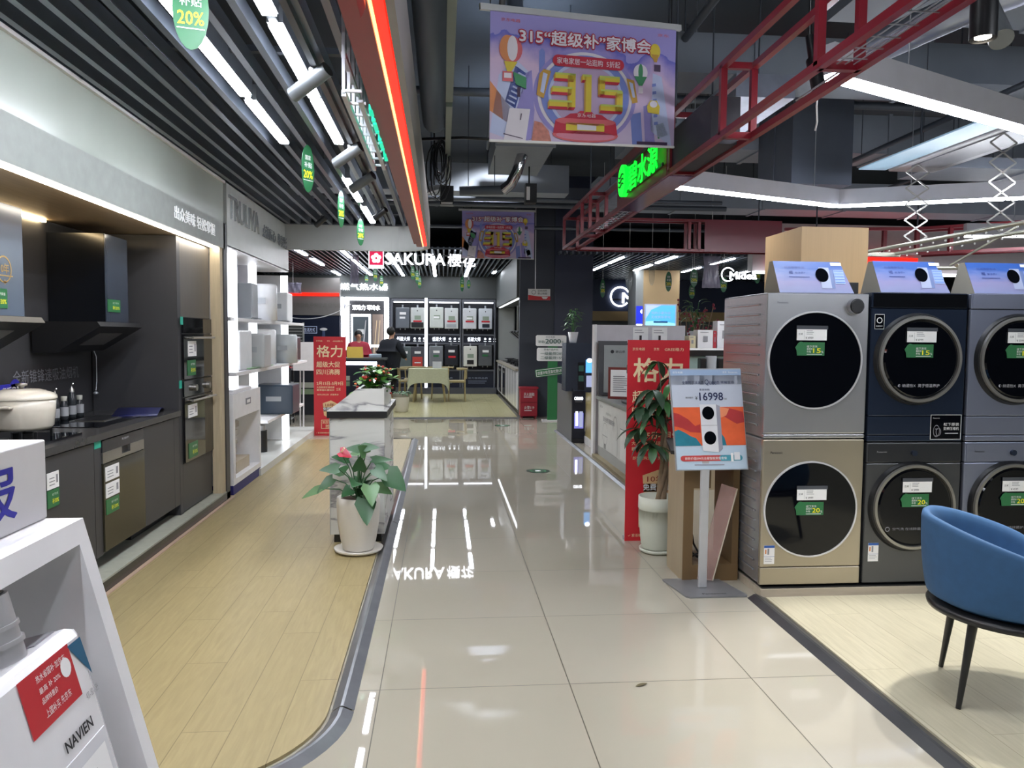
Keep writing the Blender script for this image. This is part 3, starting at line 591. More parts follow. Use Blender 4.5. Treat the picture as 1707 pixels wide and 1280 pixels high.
c.poly([(.006, .34), (.04, .33), (.09, .30), (.13, .26), (.16, .27), (.16, .22), (.10, .225), (.05, .25), (.006, .26)], mat('p_rd', 'b23a3c', .3, ns=14, noise=.15), 3)
c.poly([(.26, .37), (.33, .365), (.42, .34), (.426, .28), (.38, .27), (.33, .30), (.28, .33)], mat('p_rd', 'b23a3c', .3), 3).poly([(.26, .145), (.31, .145), (.30, .19), (.28, .22), (.26, .23)], mat('p_teal', '2e7d92', .3), 3)
c.poly([(.28, .37), (.34, .36), (.32, .32), (.27, .30)], mat('p_peach', 'eb9068', .3), 4)
c.poly([(.165, .115), (.26, .105), (.262, .385), (.165, .385)], mat('p_white', 'dfe0e6', .3), 5).poly([(.26, .105), (.285, .125), (.285, .375), (.262, .385)], mat('p_sh', '9a9aa8', .3), 5)
c.oval(.212, .335, .036, .039, BLACKG, 6).oval(.214, .19, .036, .039, BLACKG, 6).rect(.165, .262, .26, .264, GREYINK, 6)
c.text('全新阿尔法洗烘', .070, .503, .128, .020, mat('ink_blue2', '1e2e60', .4), 4).text('Queen', .205, .495, .085, .036, mat('ink_blue2', '2c3f70', .4), 4).text('荣耀登场', .30, .505, .08, .016, mat('ink_blue2', '2c3f70', .4), 4)
c.text('限时套价', .085, .42, .045, .010, INK, 4).text('¥', .142, .412, .014, .022, INK, 4).text('16998', .168, .408, .14, .046, mat('price_navy', '1c2450', .4), 4, bold=.035).text('元起', .31, .412, .02, .010, INK, 4).text('套装抢购', .17, .465, .06, .012, mat('price_navy', '1c2450', .4), 4)
c.text('京东电器', .018, .566, .06, .012, PAPER, 4).text('Panasonic', .35, .566, .055, .010, PAPER, 4).text('京东', .315, .566, .025, .012, PAPER, 4)
c.pill(.03, .055, .40, .088, mat('p_red2', 'c44848', .3), 3).pill(.26, .055, .40, .088, mat('p_teal2', '4a98ac', .3), 4).text('焕新价值599元全屋智能家居套餐', .055, .063, .25, .016, PAPER, 5).rect(.33, .05, .345, .10, PAPER, 5).rect(.35, .06, .385, .105, mat('p_white', 'dfe0e6', .3), 5)
c.lines(.11, .03, .2, 1, .01, .006, mat('p_sh', '9a9aa8', .3), 3)
pb.build('poster', t, label='blue and orange washer poster priced 16998')

# ---------------------------------------------------------------- podium, plant, roll-up
t = thing('podium', (1.62, 4.66, 0), 'brown wooden lectern with an open side behind the 16998 sign', 'podium')
PW = mat('podium_wood', '97876c', .4, ns=4, stretch=(6, 6, .6), noise=.08); PD = mat('podium_dark', '715a3c', .45, ns=4, noise=.08)
B().box(1.452, 1.50, 4.512, 4.83, 0, .74, PW).build('side_panel', t); B().box(1.452, 1.512, 4.503, 4.511, .0, .74, PD).build('edge_panel', t)
B().box(1.76, 1.80, 4.512, 4.83, .1, .70, PD).build('side_panel', t); B().box(1.512, 1.80, 4.508, 4.83, 0, .10, PD).build('base', t)
B().box(1.512, 1.62, 4.51, 4.83, .57, .735, PD).build('drawer_box', t)
B().prism([(1.44, 4.50, .74), (1.81, 4.50, .74), (1.81, 4.84, .80), (1.44, 4.84, .80)], (0, 0, .025), PW).build('top', t)
b = B(); b.tube([(1.53, 4.6, .12), (1.56, 4.55, .16), (1.60, 4.6, .12), (1.57, 4.66, .19), (1.54, 4.6, .26)], .007, BLACK, 8).tube([(1.60, 4.58, .11), (1.55, 4.62, .14), (1.58, 4.7, .12)], .008, BLACK, 8).tube([(1.54, 4.6, .26), (1.55, 4.7, .4), (1.56, 4.8, .57)], .004, BLACK)
b.build('cable', label='tangled black cable lying in the open base of the podium', cat='cable')
B().prism([(1.395, 4.60, .765), (1.44, 4.86, .81), (1.50, 4.83, .812), (1.455, 4.57, .767)], (0, 0, .022), BLACK).build('notebook', label='black notebook jutting over the podium edge by the potted tree', cat='book')
ACR = mat('acrylic_poster', 'c9a6a0', .12, alpha=.42, noise=.25, ns=5)
b = B(); b.prism([(1.625, 4.46, .015), (1.765, 4.46, .575), (1.68, 4.492, .60), (1.54, 4.492, .02)], (0, .003, 0), ACR).bar((1.625, 4.458, .015), (1.765, 4.458, .575), .006, .006, mat('acrylic_edge', 'cfc6b4', .3)); b.build('poster_sheet', label='clear acrylic poster sheet leaning behind the sign stand pole', cat='sign')

def rollup(x0, y, w, h, label, big=True):
    t = thing('rollup_banner', (x0+w/2, y, 0), label, 'banner')
    B().box(x0, x0+w, y-.003, y, .0, h, REDP).build('sheet', t)
    B().box(x0, x0+w, y, y+.05, 0, .03, ALU).box(x0+w/2-.012, x0+w/2+.012, y+.008, y+.026, .03, h-.02, ALU).box(x0, x0+w, y, y+.015, h-.02, h, ALU).build('stand', t)
    b = B(); c = Card(b, (x0, y-.003, 0), X1, Z1, .0015 if big else .004); W_ = w; s = W_/.455; S = lambda *a: [q*s for q in a]
    T = lambda tx, x, z, ww, hh, m, bo=0.0: c.text(tx, x*s, z*h/1.46, ww*s, hh*h/1.46, m, 1, bold=bo)
    T('京东电器', .035, 1.385, .09, .021, CREAM); T('京东', .19, 1.385, .04, .021, CREAM); T('GREE格力', .27, 1.382, .14, .024, CREAM, .01)
    T('格力', .045, 1.16, .36, .17, CREAM, .03); T('超级大促', .04, 1.01, .33, .085, CREAM, .02); T('四川沸腾', .04, .90, .33, .082, CREAM, .02)
    T('2月15日-3月9日', .04, .745, .37, .052, CREAM, .02); T('大型家用空调巡展', .04, .70, .25, .03, CREAM, .01); T('尊享国补叠加价', .04, .658, .25, .03, CREAM, .01); T('立减', .315, .665, .06, .045, CREAM)
    T('即到认购立享', .05, .595, .16, .024, CREAM); T('优惠更多', .23, .595, .12, .024, CREAM)
    c.poly(S(0) and [(.14*s, .30*h/1.46), (.23*s, .25*h/1.46), (.32*s, .30*h/1.46), (.335*s, .47*h/1.46), (.24*s, .52*h/1.46), (.125*s, .48*h/1.46)], mat('shield_tan', 'dcb888', .5), 1)
    c.text('10年', .16*s, .43*h/1.46, .13*s, .05*h/1.46, mat('ink_red', '8a2020', .5), 2, bold=.01); c.text('免费包修', .13*s, .37*h/1.46, .2*s, .05*h/1.46, PAPER, 2, bold=.02)
    c.rect(.11*s, .36*h/1.46, .35*s, .42*h/1.46, REDP, 1)
    for q in ((.10, .10, .34, .108), (.10, .225, .34, .233), (.10, .10, .107, .233), (.333, .10, .34, .233)): c.rect(q[0]*s, q[1]*h/1.46, q[2]*s, q[3]*h/1.46, CREAM, 1)
    T('到店享好礼', .12, .175, .2, .04, CREAM, .01); T('抢购', .16, .115, .12, .05, CREAM, .01); T('✓ 爱活着锦绣好房 生活家电', .025, .03, .3, .022, CREAM)
    b.build('lettering', t); return t
rollup(1.32, 5.45, .455, 1.458, 'tall red promotion banner standing behind the potted tree, the larger of two')
rollup(-1.872, 11.5, .465, 1.45, 'tall red promotion banner beyond the marble counter, the smaller of two', False)

t = thing('potted_tree', (1.478, 5.16, 0), 'braided-trunk money tree in a ribbed pale pot before the large red banner', 'plant')
PG = mat('pot_pale_green', 'c5c9bb', .45, ns=8, noise=.05)
B().lathe([(.095, .03), (.104, .06), (.118, .20), (.122, .30), (.124, .30)], (1.478, 5.16, 0), PG, 64, True, .05).lathe([(.128, .30), (.132, .31), (.13, .39), (.122, .39), (.118, .36), (.0, .36)], (1.478, 5.16, 0), PG, 40).build('pot', t)
B().lathe([(0, .001), (.10, .001), (.118, .012), (.122, .03), (.11, .03), (.10, .02), (0, .018)], (1.478, 5.16, 0), PG, 40).build('saucer', t)
B().lathe([(0, .355), (.118, .355)], (1.478, 5.16, 0), SOIL, 24).build('soil', t)
b = B()
for k in range(4):
    pts = []
    for i in range(14):
        q = i/13; a = q*5+k*PI/2; rr = .022*(1-q*.5); pts.append((1.50+rr*math.cos(a)+.02*math.sin(q*3), 5.16+rr*math.sin(a), .35+q*.62))
    b.tube(pts, [.020-.008*i/13 for i in range(14)], BARK, 8)
b.build('trunk', t)
random.seed(21); b = B(); st = B()
for k in range(19):
    a = random.uniform(0, 2*PI); q = random.random(); top = Vector((1.50, 5.16, .80+.20*random.random()))
    end = top+Vector((math.cos(a)*random.uniform(.05, .17), math.sin(a)*random.uniform(.04, .12), random.uniform(-.02, .34))); end.x = min(end.x, 1.64); end.y = max(min(end.y, 5.32), 5.03)
    if k in (0, 1, 2): end = Vector((1.36+.03*k, 5.08, .78-.02*k)); top = Vector((1.49, 5.14, .82))
    st.tube([top, (top+end)/2+Vector((0, 0, .03)), end], .0035, LEAFD, 6)
    for j in range(5):
        aa = a+(j-2)*.85+random.uniform(-.2, .2); L_ = random.uniform(.12, .2)
        b.leaf(end, (math.cos(aa), math.sin(aa)*.7, random.uniform(-.5, .25)), L_, random.uniform(.045, .065), 1.6, LEAFD if random.random() < .75 else LEAF)
b.build('foliage', t); st.build('stem', t)
# ---------------------------------------------------------------- foreground display stand with heater
LX = .261
def PLN(x0, y, z, z0=1.143): return (x0+(z0-z)*LX, y, z)
t = thing('display_stand', (-.85, .9, 0), 'white leaning display stand in the lower corner, holding the water heater', 'display stand')
yA, yB = .35, 1.45
def lean_prism(y0, y1, z0, z1, xf, d, m):  # front face follows the lean
    b = B(); return b.prism([(xf+(1.143-z0)*LX, y0, z0), (xf+(1.143-z1)*LX, y0, z1), (xf+(1.143-z1)*LX-d, y0, z1), (xf+(1.143-z0)*LX-d, y0, z0)], (0, y1-y0, 0), m)
B().prism([(-.649, yA, 1.143), (-.639, yA, 1.104), (-1.25, yA, 1.104), (-1.25, yA, 1.143)], (0, yB-yA, 0), WHITE).build('top', t)
lean_prism(1.412, yB, 0, 1.104, -.649, .62, WHITE).build('side_panel', t); lean_prism(yA, yA+.04, 0, 1.104, -.649, .62, WHITE).build('side_panel', t)
B().box(-1.25, -1.22, yA+.04, 1.412, 0, 1.104, WHITE).build('back_panel', t); lean_prism(yA+.04, 1.412, 0, .3, -.652, .6, WHITE).build('base', t)
t = thing('water_heater', (-.62, 1.0, .3), 'white wall-hung gas water heater tilted in the white display stand, steel flue on top', 'water heater')
hx = -.557; n_ = Vector((1, 0, LX)).normalized(); dn = Vector((LX, 0, -1)).normalized(); P0 = Vector((-.593, 1.3, 1.004))
Mh = Matrix(((0, -n_.x*-1, -dn.x, P0.x), (1, 0, 0, P0.y), (0, n_.z, -dn.z, P0.z), (0,0,0,1)))   # local x->+y, y->outward normal, z->up the lean
b = B(Mh); b.box(-.44, 0, -.20, 0, -.70, 0, WHITEG, bev=.016); b.build('body', t)
b = B(Mh); b.cyl((-.125, -.055, -.005), (-.125, -.055, .10), .034, mat('flue_steel', 'c4c4c6', .3, .5), n=32).cyl((-.125, -.055, .025), (-.125, -.055, .032), .038, mat('flue_steel', 'c4c4c6', .3, .5), n=32).cyl((-.125, -.055, .05), (-.125, -.055, .056), .037, mat('flue_steel', 'c4c4c6', .3, .5), n=32).cyl((-.125, -.055, .101), (-.125, -.055, .102), .029, BLACK, n=32); b.build('flue', t)
for x in (-.05, -.33): B(Mh).box(x-.03, x+.03, -.16, -.03, .0, .002, mat('top_mark', '8c8c90', .5)).build('top_bracket', t)
b = B(Mh); c = Card(b, (0, .001, 0), X1, Z1, -.0006); c.b.M = Mh
c.poly([(-.012, -.02), (-.055, -.02), (-.008, -.085)], mat('corner_teal', '1f5e80', .4), 1); b.build('corner_sticker', t)
b = B(Mh); c = Card(b, (0, .001, 0), X1, Z1, -.0006)
c.rect(-.198, -.10, -.052, -.015, mat('sticker_red', 'bf2530', .4), 1).text('热水省国补·加京东', -.155, -.035, .085, .011, PAPER).text('最高 补 20%', -.155, -.052, .06, .009, PAPER).text('品牌特惠价', -.155, -.067, .045, .009, PAPER).text('上国补买 先京东', -.155, -.088, .075, .012, PAPER).pill(-.09, -.06, -.06, -.03, PAPER, 2)
b.build('promo_sticker', t, label='red promotion sticker'); b = B(Mh); c = Card(b, (0, .001, 0), X1, Z1, -.0006)
c.text('NAVIEN', -.135, -.155, .085, .017, INK, bold=.04).text('400-180-1189', -.045, -.115, .04, .012, GREYINK)
b.build('lettering', t); b = B(Mh); c = Card(b, (0, .001, 0), X1, Z1, -.0006)
b.box(-.20, -.02, .0, .002, -.40, -.17, mat('sleeve_clear', 'dcdde2', .2), bev=.0015); c.rect(-.185, -.36, -.035, -.19, PAPER, 4).lines(-.135, -.215, .06, 9, .011, .003, GREYINK, 5).rect(-.14, -.35, -.139, -.20, GREYINK, 5).text('¥ 4800.00', -.13, -.345, .06, .014, INK, 5).text('国补价', -.18, -.30, .035, .014, REDP, 5)
b.build('price_sheet', t)
t = thing('display_box', (-.86, .9, 1.143), 'white box with blue characters standing on the leaning display stand', 'box')
B().box(-1.02, -.711, .35, 1.452, 1.144, 1.286, WHITE, bev=.003).build('body', t)
b = B(); b.text('售后服', (-.7095, .86, 1.170), Y1, Z1, .49, .088, BLUEP, bold=.03); b.build('lettering', t)

# ---------------------------------------------------------------- kitchen
XC = -1.99
def cab(y0, y1, label, doors):
    t = thing('base_cabinet', (-2.3, (y0+y1)/2, .09), label, 'cabinet')
    B().box(-2.61, XC-.02, y0, y1, .17, .85, CHAR).box(-2.6, XC-.09, y0, y1, .09, .17, BLACK).build('body', t)
    for a, c in zip(doors, doors[1:]): B().box(XC-.02, XC, a+.002, c-.002, .175, .845, CHAR).build('door', t)
    return t
cab(2.0, 4.60, 'charcoal base cabinet before the dishwasher, partly behind the white box', [2.0, 2.7, 3.4, 4.0, 4.60])
cab(5.33, 6.045, 'charcoal base cabinet between the dishwasher and the oven tower', [5.33, 5.93, 6.045])
t = thing('cabinet_filler', (-2.2, 4.65, .09), 'narrow charcoal filler panel carrying the teal sticker beside the dishwasher', 'panel')
B().box(-2.6, XC, 4.604, 4.695, .17, .85, CHAR).build('panel', t)
b = B(); b.box(XC, XC+.002, 4.605, 4.69, .81, .885, TEAL); c = Card(b, (XC+.002, 4.605, .81), Y1, Z1, .0006); c.text('嵌入式', .015, .032, .055, .02, GREYINK, 2); b.build('sticker', t, label='teal square sticker')
t = thing('dishwasher', (-2.3, 5.01, .09), 'built-in black dishwasher with price stickers under the worktop', 'dishwasher')
B().box(-2.58, XC-.01, 4.70, 5.325, .17, .845, BLACK).build('body', t)
b = B(); b.box(XC-.01, XC+.006, 4.70, 5.325, .775, .845, CHARG).box(XC-.01, XC+.008, 4.70, 4.97, .71, .775, STEEL).box(XC-.01, XC+.008, 5.10, 5.325, .71, .775, STEEL).box(XC-.01, XC+.008, 4.97, 5.10, .71, .73, STEEL).text('ROBAM', (XC+.0065, 4.98, .815), Y1, Z1, .10, .014, mat('print_grey', 'b0b0b8', .5)); b.build('control_panel', t)
B().box(XC-.01, XC+.01, 4.70, 5.325, .185, .705, mat('dishwasher_glass', '2e2c22', .10, spec=.6)).build('door', t)
def slip(y0, z0, w, h, x, t, m=PAPER):
    b = B(); b.box(x, x+.003, y0, y0+w, z0, z0+h, m); c = Card(b, (x+.003, y0, z0), Y1, Z1, .0006); c.lines(.02, h*.62, w*.5, 3, h*.2, h*.06, GREYINK, 1).rect(w*.75, h*.3, w*.9, h*.8, GREYINK, 1); b.build('price_card', t)
def slipg(y0, z0, w, h, x, t, pct='20%'):
    b = B(); b.box(x, x+.003, y0, y0+w, z0, z0+h, GREEN); c = Card(b, (x+.003, y0, z0), Y1, Z1, .0006); c.text('线下京东', w*.38, h*.65, w*.5, h*.15, PAPER, 1).text('补'+pct, w*.38, h*.2, w*.55, h*.3, YEL, 1, bold=.02); b.build('promo_label', t)
slip(4.72, .60, .19, .085, XC+.01, t); slip(4.72, .50, .19, .085, XC+.01, t); slipg(4.72, .40, .18, .09, XC+.01, t)
t = thing('dish_rack_label', (XC, 4.05, .6), 'small white and green cards on the cabinet door next to the white box', 'label')
slip(4.06, .68, .12, .085, XC+.002, t); slipg(4.06, .585, .12, .09, XC+.002, t)
B().box(-2.615, XC+.015, 2.0, 6.045, .855, .895, mat('worktop_stone', '3d3d3e', .25, ns=30, noise=.08)).build('worktop', label='dark stone worktop along the charcoal base cabinets', cat='worktop')
# oven tower
t = thing('oven_tower', (-2.3, 6.46, .09), 'tall charcoal cabinet housing the two built-in ovens', 'cabinet')
B().box(-2.61, -2.42, 6.05, 6.865, .09, 2.21, CHAR).box(-2.42, XC-.02, 6.05, 6.118, .09, 2.21, CHAR).box(-2.42, XC-.02, 6.119, 6.865, .09, .472, CHAR).box(-2.42, XC-.02, 6.119, 6.865, 1.605, 2.21, CHAR).box(XC-.02, XC, 6.05, 6.118, .09, 2.21, CHAR).build('body', t)
B().box(XC-.02, XC, 6.12, 6.865, 1.605, 2.208, mat('tower_wood', '55504a', .4, ns=5, stretch=(6, 6, .5), noise=.1)).build('door', t)
B().box(XC-.02, XC, 6.12, 6.865, .10, .47, CHAR).build('drawer', t)
DG = mat('oven_glass', '0e0f12', .05, spec=.6, noise=0)
t = thing('steam_oven', (XC, 6.49, 1.14), 'upper built-in black steam oven in the tall cabinet', 'oven')
B().box(-2.4, XC+.003, 6.122, 6.863, 1.12, 1.603, BLACK).build('body', t); B().box(XC+.003, XC+.016, 6.13, 6.855, 1.48, 1.60, DG).build('control_panel', t); od = B().box(XC+.003, XC+.018, 6.13, 6.855, 1.125, 1.472, DG).build('door', t)
B().cyl((XC+.055, 6.22, 1.445), (XC+.055, 6.80, 1.445), .009, STEEL).cyl((XC+.018, 6.26, 1.445), (XC+.055, 6.26, 1.445), .006, STEEL).cyl((XC+.018, 6.76, 1.445), (XC+.055, 6.76, 1.445), .006, STEEL).build('handle', od)
slip(6.22, 1.30, .2, .12, XC+.019, t); slipg(6.20, 1.15, .2, .12, XC+.019, t)
t = thing('oven', (XC, 6.49, .47), 'lower built-in oven with two round steel knobs', 'oven')
B().box(-2.4, XC+.003, 6.122, 6.863, .475, 1.115, BLACK).build('body', t); B().box(XC+.003, XC+.016, 6.13, 6.855, .99, 1.11, DG).build('control_panel', t); od = B().box(XC+.003, XC+.018, 6.13, 6.855, .48, .982, DG).build('door', t)
for y in (6.35, 6.70): B().cyl((XC+.016, y, 1.05), (XC+.045, y, 1.05), .026, STEEL, n=24).build('knob', t)
B().cyl((XC+.055, 6.20, .955), (XC+.055, 6.82, .955), .009, STEEL).cyl((XC+.018, 6.26, .955), (XC+.055, 6.26, .955), .006, STEEL).cyl((XC+.018, 6.76, .955), (XC+.055, 6.76, .955), .006, STEEL).build('handle', od)
slip(6.2, .82, .22, .10, XC+.019, t); slipg(6.2, .50, .22, .12, XC+.019, t)
b = B(); b.box(XC+.017, XC+.02, 6.06, 6.115, 1.545, 1.605, TEAL); b.build('sticker', label='small teal sticker at the corner of the upper oven', cat='sticker')
b = B(); b.box(XC+.001, XC+.004, 6.06, 6.115, 1.06, 1.12, TEAL); b.build('sticker', label='small teal sticker at the corner of the lower oven with knobs', cat='sticker')
# hoods
def hood(y0, y1, label, m1, m2, zb=1.55):
    t = thing('range_hood', (-2.45, (y0+y1)/2, 1.4), label, 'range hood')
    B().box(-2.615, -2.252, y0, y1, zb, 2.14, m1).build('body', t); B().box(-2.252, -2.246, y0+.003, y1-.003, zb+.003, 2.137, m2).build('front_panel', t)
    B().prism([(-2.6, y0-.25, zb-.002), (-2.2, y0-.25, zb-.0), (-2.18, y0-.25, zb-.03), (-2.46, y0-.25, zb-.20), (-2.6, y0-.25, zb-.20)], (0, y1-y0+.33, 0), BLACK).build('canopy', t)
    B().prism([(-2.25, y0-.1, zb-.075), (-2.38, y0-.1, zb-.155), (-2.385, y0-.1, zb-.15), (-2.255, y0-.1, zb-.07)], (0, y1-y0, 0), STEEL).build('filter', t)
    return t
HG = mat('hood_glass', '39414e', .12, ns=1); HB = mat('hood_black', '0d1016', .12, noise=0)
h = hood(3.62, 4.41, 'grey glass range hood at the picture edge above the white casserole', CHARG, mat('hood_pale', '5c6673', .18, ns=1.5), 1.56)
b = B(); c = Card(b, (-2.245, 4.02, 1.6), Y1, Z1, .001); GOLDP = mat('gold_print', 'c9a86a', .35, .5)
c.arc(.20, .20, .07, .07, .008, GOLDP, 1, 24).text('10年', .155, .18, .09, .05, GOLDP, 1, bold=.02).rect(.12, .165, .28, .171, GOLDP, 1).text('✦', .19, .12, .03, .03, GOLDP, 1); b.build('emblem', h, label='gold ten-year emblem')
slipg(4.08, 1.60, .16, .10, -2.245, h)
h = hood(5.43, 5.80, 'black chimney range hood between the casserole and the ovens', HB, HG)
slipg(5.45, 1.62, .2, .085, -2.245, h, '20%')
b = B(); b.tube([(-2.59, 6.0, 1.38), (-2.57, 6.02, 1.3), (-2.57, 6.02, 1.12), (-2.57, 6.0, 1.05)], .004, ALU, 6).ball((-2.57, 6.0, 1.03), .018, ALU, (1, 1, .7)); b.build('power_cord', label='short grey cord with plug hanging below the black range hood', cat='cable')
c = B(); c.text('全新锥锋速吸油烟机', (-2.617, 4.98, 1.155), Y1, Z1, .86, .085, mat('wall_print', '83868c', .5), depth=0); c.build('wall_lettering', label='grey slogan characters on the dark wall under the black hood', cat='sign')
# cooktop, casserole, bottles, brochure
t = thing('cooktop', (-2.3, 4.2, .896), 'black glass gas cooktop under the white casserole', 'cooktop')
B().box(-2.52, -2.06, 3.75, 4.62, .896, .908, BLACKG).build('glass', t)
for y in (3.98, 4.42):
    B().cyl((-2.28, y, .908), (-2.28, y, .93), .05, BLACK).build('burner', t)
    b = B()
    for k in range(4): a = k*PI/2+.4; b.bar((-2.28+.03*math.cos(a), y+.03*math.sin(a), .945), (-2.28+.14*math.cos(a), y+.14*math.sin(a), .945), .012, .012, BLACK).bar((-2.28+.135*math.cos(a), y+.135*math.sin(a), .908), (-2.28+.135*math.cos(a), y+.135*math.sin(a), .945), .012, .012, BLACK)
    b.build('trivet', t)
t = thing('casserole', (-2.30, 4.42, .951), 'white enamel casserole with lid on the gas cooktop', 'casserole')
CR = mat('cream_enamel', 'ddd6c8', .2, coat=.3)
B().lathe([(0, .952), (.135, .952), (.15, .97), (.160, 1.06), (.163, 1.115), (.155, 1.115), (.0, 1.11)], (-2.28, 4.42, 0), CR, 40).box(-2.30, -2.24, 4.22, 4.26, 1.075, 1.09, CR, bev=.006).box(-2.30, -2.24, 4.58, 4.63, 1.075, 1.09, CR, bev=.006).build('pot', t)
ld = B().lathe([(.168, 1.117), (.17, 1.125), (.155, 1.145), (.09, 1.168), (0, 1.172)], (-2.28, 4.42, 0), CR, 40).build('lid', t); B().lathe([(0, 1.172), (.012, 1.172), (.014, 1.185), (.028, 1.19), (.028, 1.20), (0, 1.203)], (-2.28, 4.42, 0), STEEL, 24).build('knob', ld)
for k, (y, h1, lid, w) in enumerate([(5.24, .16, 1, 'nearest the casserole, pouring spout'), (5.36, .13, 0, 'short with a pale collar'), (5.47, .18, 1, 'tallest, pouring spout'), (5.58, .12, 0, 'shortest, next to the wall corner')]):
    t = thing('condiment_bottle', (-2.5, y, .896), 'dark glass condiment bottle on the worktop, ' + w, 'bottle', None)
    B().lathe([(0, 0), (.024, 0), (.026, .02), (.026, h1*.75), (.016, h1*.95), (.014, h1)], (-2.5, y, .896), mat('bottle_glass', '2c3034', .08, spec=.6, noise=0), 20).lathe([(.0265, .03), (.0268, .09)], (-2.5, y, .896), mat('bottle_label', '9a9ca0', .5), 20).build('glass', t)
    if lid: B().lathe([(.016, h1), (.015, h1+.02), (.006, h1+.03), (.004, h1+.05), (0, h1+.05)], (-2.5, y, .896), STEEL, 16).bar((-2.5, y, .896+h1+.045), (-2.48, y-.02, .896+h1+.06), .006, .006, STEEL).build('spout', t)
    else: B().lathe([(.018, h1), (.019, h1+.03), (0, h1+.032)], (-2.5, y, .896), mat('pale_cap', 'a9a89e', .4), 16).build('cap', t)
t = thing('display_card', (-2.46, 4.9, .9), 'dark blue round-topped card behind the casserole', 'sign')
b = B(); b.box(-2.565, -2.56, 4.72, 5.0, 1.10, 1.17, BLUEP, bev=.002).cyl((-2.566, 4.90, 1.14), (-2.56, 4.90, 1.14), .055, BLUEP).box(-2.57, -2.565, 4.85, 4.87, .896, 1.12, CHAR); c = Card(b, (-2.56, 4.74, 1.11), Y1, Z1, .002); c.text('老板电器', .01, .012, .2, .03, PAPER, 1); b.build('panel', t)
B().box(-2.56, -2.54, 5.02, 5.22, 1.06, 1.11, mat('grey_card', '9a9c9c', .5)).box(-2.552, -2.548, 5.1, 5.12, .896, 1.06, CHAR).build('display_card', label='small pale card on a peg beside the dark blue card', cat='sign')
t = thing('leaflet', (-2.25, 5.9, .897), 'dark blue folded leaflet lying on the worktop before the oven tower', 'leaflet')
b = B(); v = []
for i in range(9):
    q = i/8; z = .905+.045*abs(math.sin(q*PI*1.1))*(.4+.6*q)
    v += [(-2.26-.16*q, 5.50+.08*i, z), (-2.0-.12*q, 5.62+.065*i, z-.006)]
v = [(x, y, z) for x, y, z in v]
b.add(v, [(2*i, 2*i+1, 2*i+3, 2*i+2) for i in range(8)], mat('leaflet_navy', '20244f', .35), True); o = b.build('sheet', t); md = o.modifiers.new('s', 'SOLIDIFY'); md.thickness = .003
b = B().tube([v[0]]+[v[2*i] for i in range(9)]+[v[17]]+[v[2*i+1] for i in range(8, -1, -1)], .004, PAPER, 5); b.build('border', t)
t = thing('sink', (-2.3, 5.3, .89), 'black sink with steel-edged tray in the worktop behind the dishwasher', 'sink')
B().box(-2.5, -2.1, 4.95, 5.6, .8955, .899, BLACKG).box(-2.42, -2.2, 5.25, 5.62, .899, .903, STEEL).box(-2.4, -2.22, 5.28, 5.6, .902, .906, BLACK).build('basin', t)

# grey cylinder spotlights on a ceiling track
t = thing('light_track', (-.62, 4, 2.78), 'black track rail under the slatted ceiling carrying the grey spotlights', 'track')
B().box(-.635, -.605, -1, 9.2, 2.765, 2.80, BLACK).build('rail', t)
for k, (y, w) in enumerate([(3.92, 'nearest, crossing the bright tube row'), (5.45, 'middle one of the three'), (6.4, 'farthest of the three, near the pale header')]):
    t = thing('spotlight', (-.62, y, 2.76), 'grey cylinder spotlight under the slatted ceiling, ' + w, 'spotlight', None)
    B().cyl((-.62, y, 2.768), (-.63, y, 2.70), .009, BLACK, n=10).cyl((-.62, y, 2.768), (-.62, y, 2.745), .03, BLACK).build('stem', t)
    B().cyl((-.555, y-.04, 2.755), (-.74, y+.06, 2.655), .037, mat('spot_grey', '6d7175', .4, .3), n=28).build('body', t)
for k, (y, x) in enumerate([(8.0, -.62), (8.6, -1.3)]):
    t = thing('spotlight', (x, y, 2.76), 'small black spotlight near the pale header, ' + ('beside the tube row' if k == 0 else 'over the booth floor'), 'spotlight')
    B().cyl((x, y, 2.768), (x, y, 2.70), .008, BLACK, n=10).build('stem', t); B().cyl((x+.05, y-.04, 2.74), (x-.07, y+.04, 2.66), .03, BLACK, n=20).build('body', t)

# ---------------------------------------------------------------- marble counter with planter
t = thing('marble_counter', (-.6, 5.95, .012), 'white marble counter with black top band at the end of the timber floor', 'counter')
B().box(-.78, -.405, 5.46, 6.45, .075, .90, MARB).box(-.785, -.78, 5.455, 6.45, .075, .90, GREYL).build('body', t); B().box(-.76, -.43, 5.49, 6.43, .012, .075, BLACK).build('kick_plate', t)
B().box(-.80, -.385, 5.44, 6.46, .90, .945, BLACK).build('top_band', t); B().box(-.80, -.385, 5.452, 6.46, .945, .95, MARB).build('top', t)
b = B(); q = [(-.79, .95), (-.60, 1.10), (-.41, 1.10), (-.41, .95)]
b.prism([(x, 5.50, z) for x, z in q], (0, .03, 0), MARB).box(-.43, -.41, 5.53, 6.25, .95, 1.10, MARB).box(-.60, -.58, 5.53, 6.25, .95, 1.10, MARB).box(-.60, -.41, 6.22, 6.25, .95, 1.10, MARB).prism([(-.79, 5.53, .95), (-.60, 5.53, 1.10), (-.60, 5.53, .95)], (0, .7, 0), MARB).build('planter_box', t)
t = thing('flower_plant', (-.5, 5.9, 1.0), 'bushy plant with small red and orange flowers in the marble planter', 'plant')
random.seed(4); b = B(); fl = B(); FR = mat('flower_red', 'b83a34', .5); FO = mat('flower_orange', 'd87a48', .5); st = B()
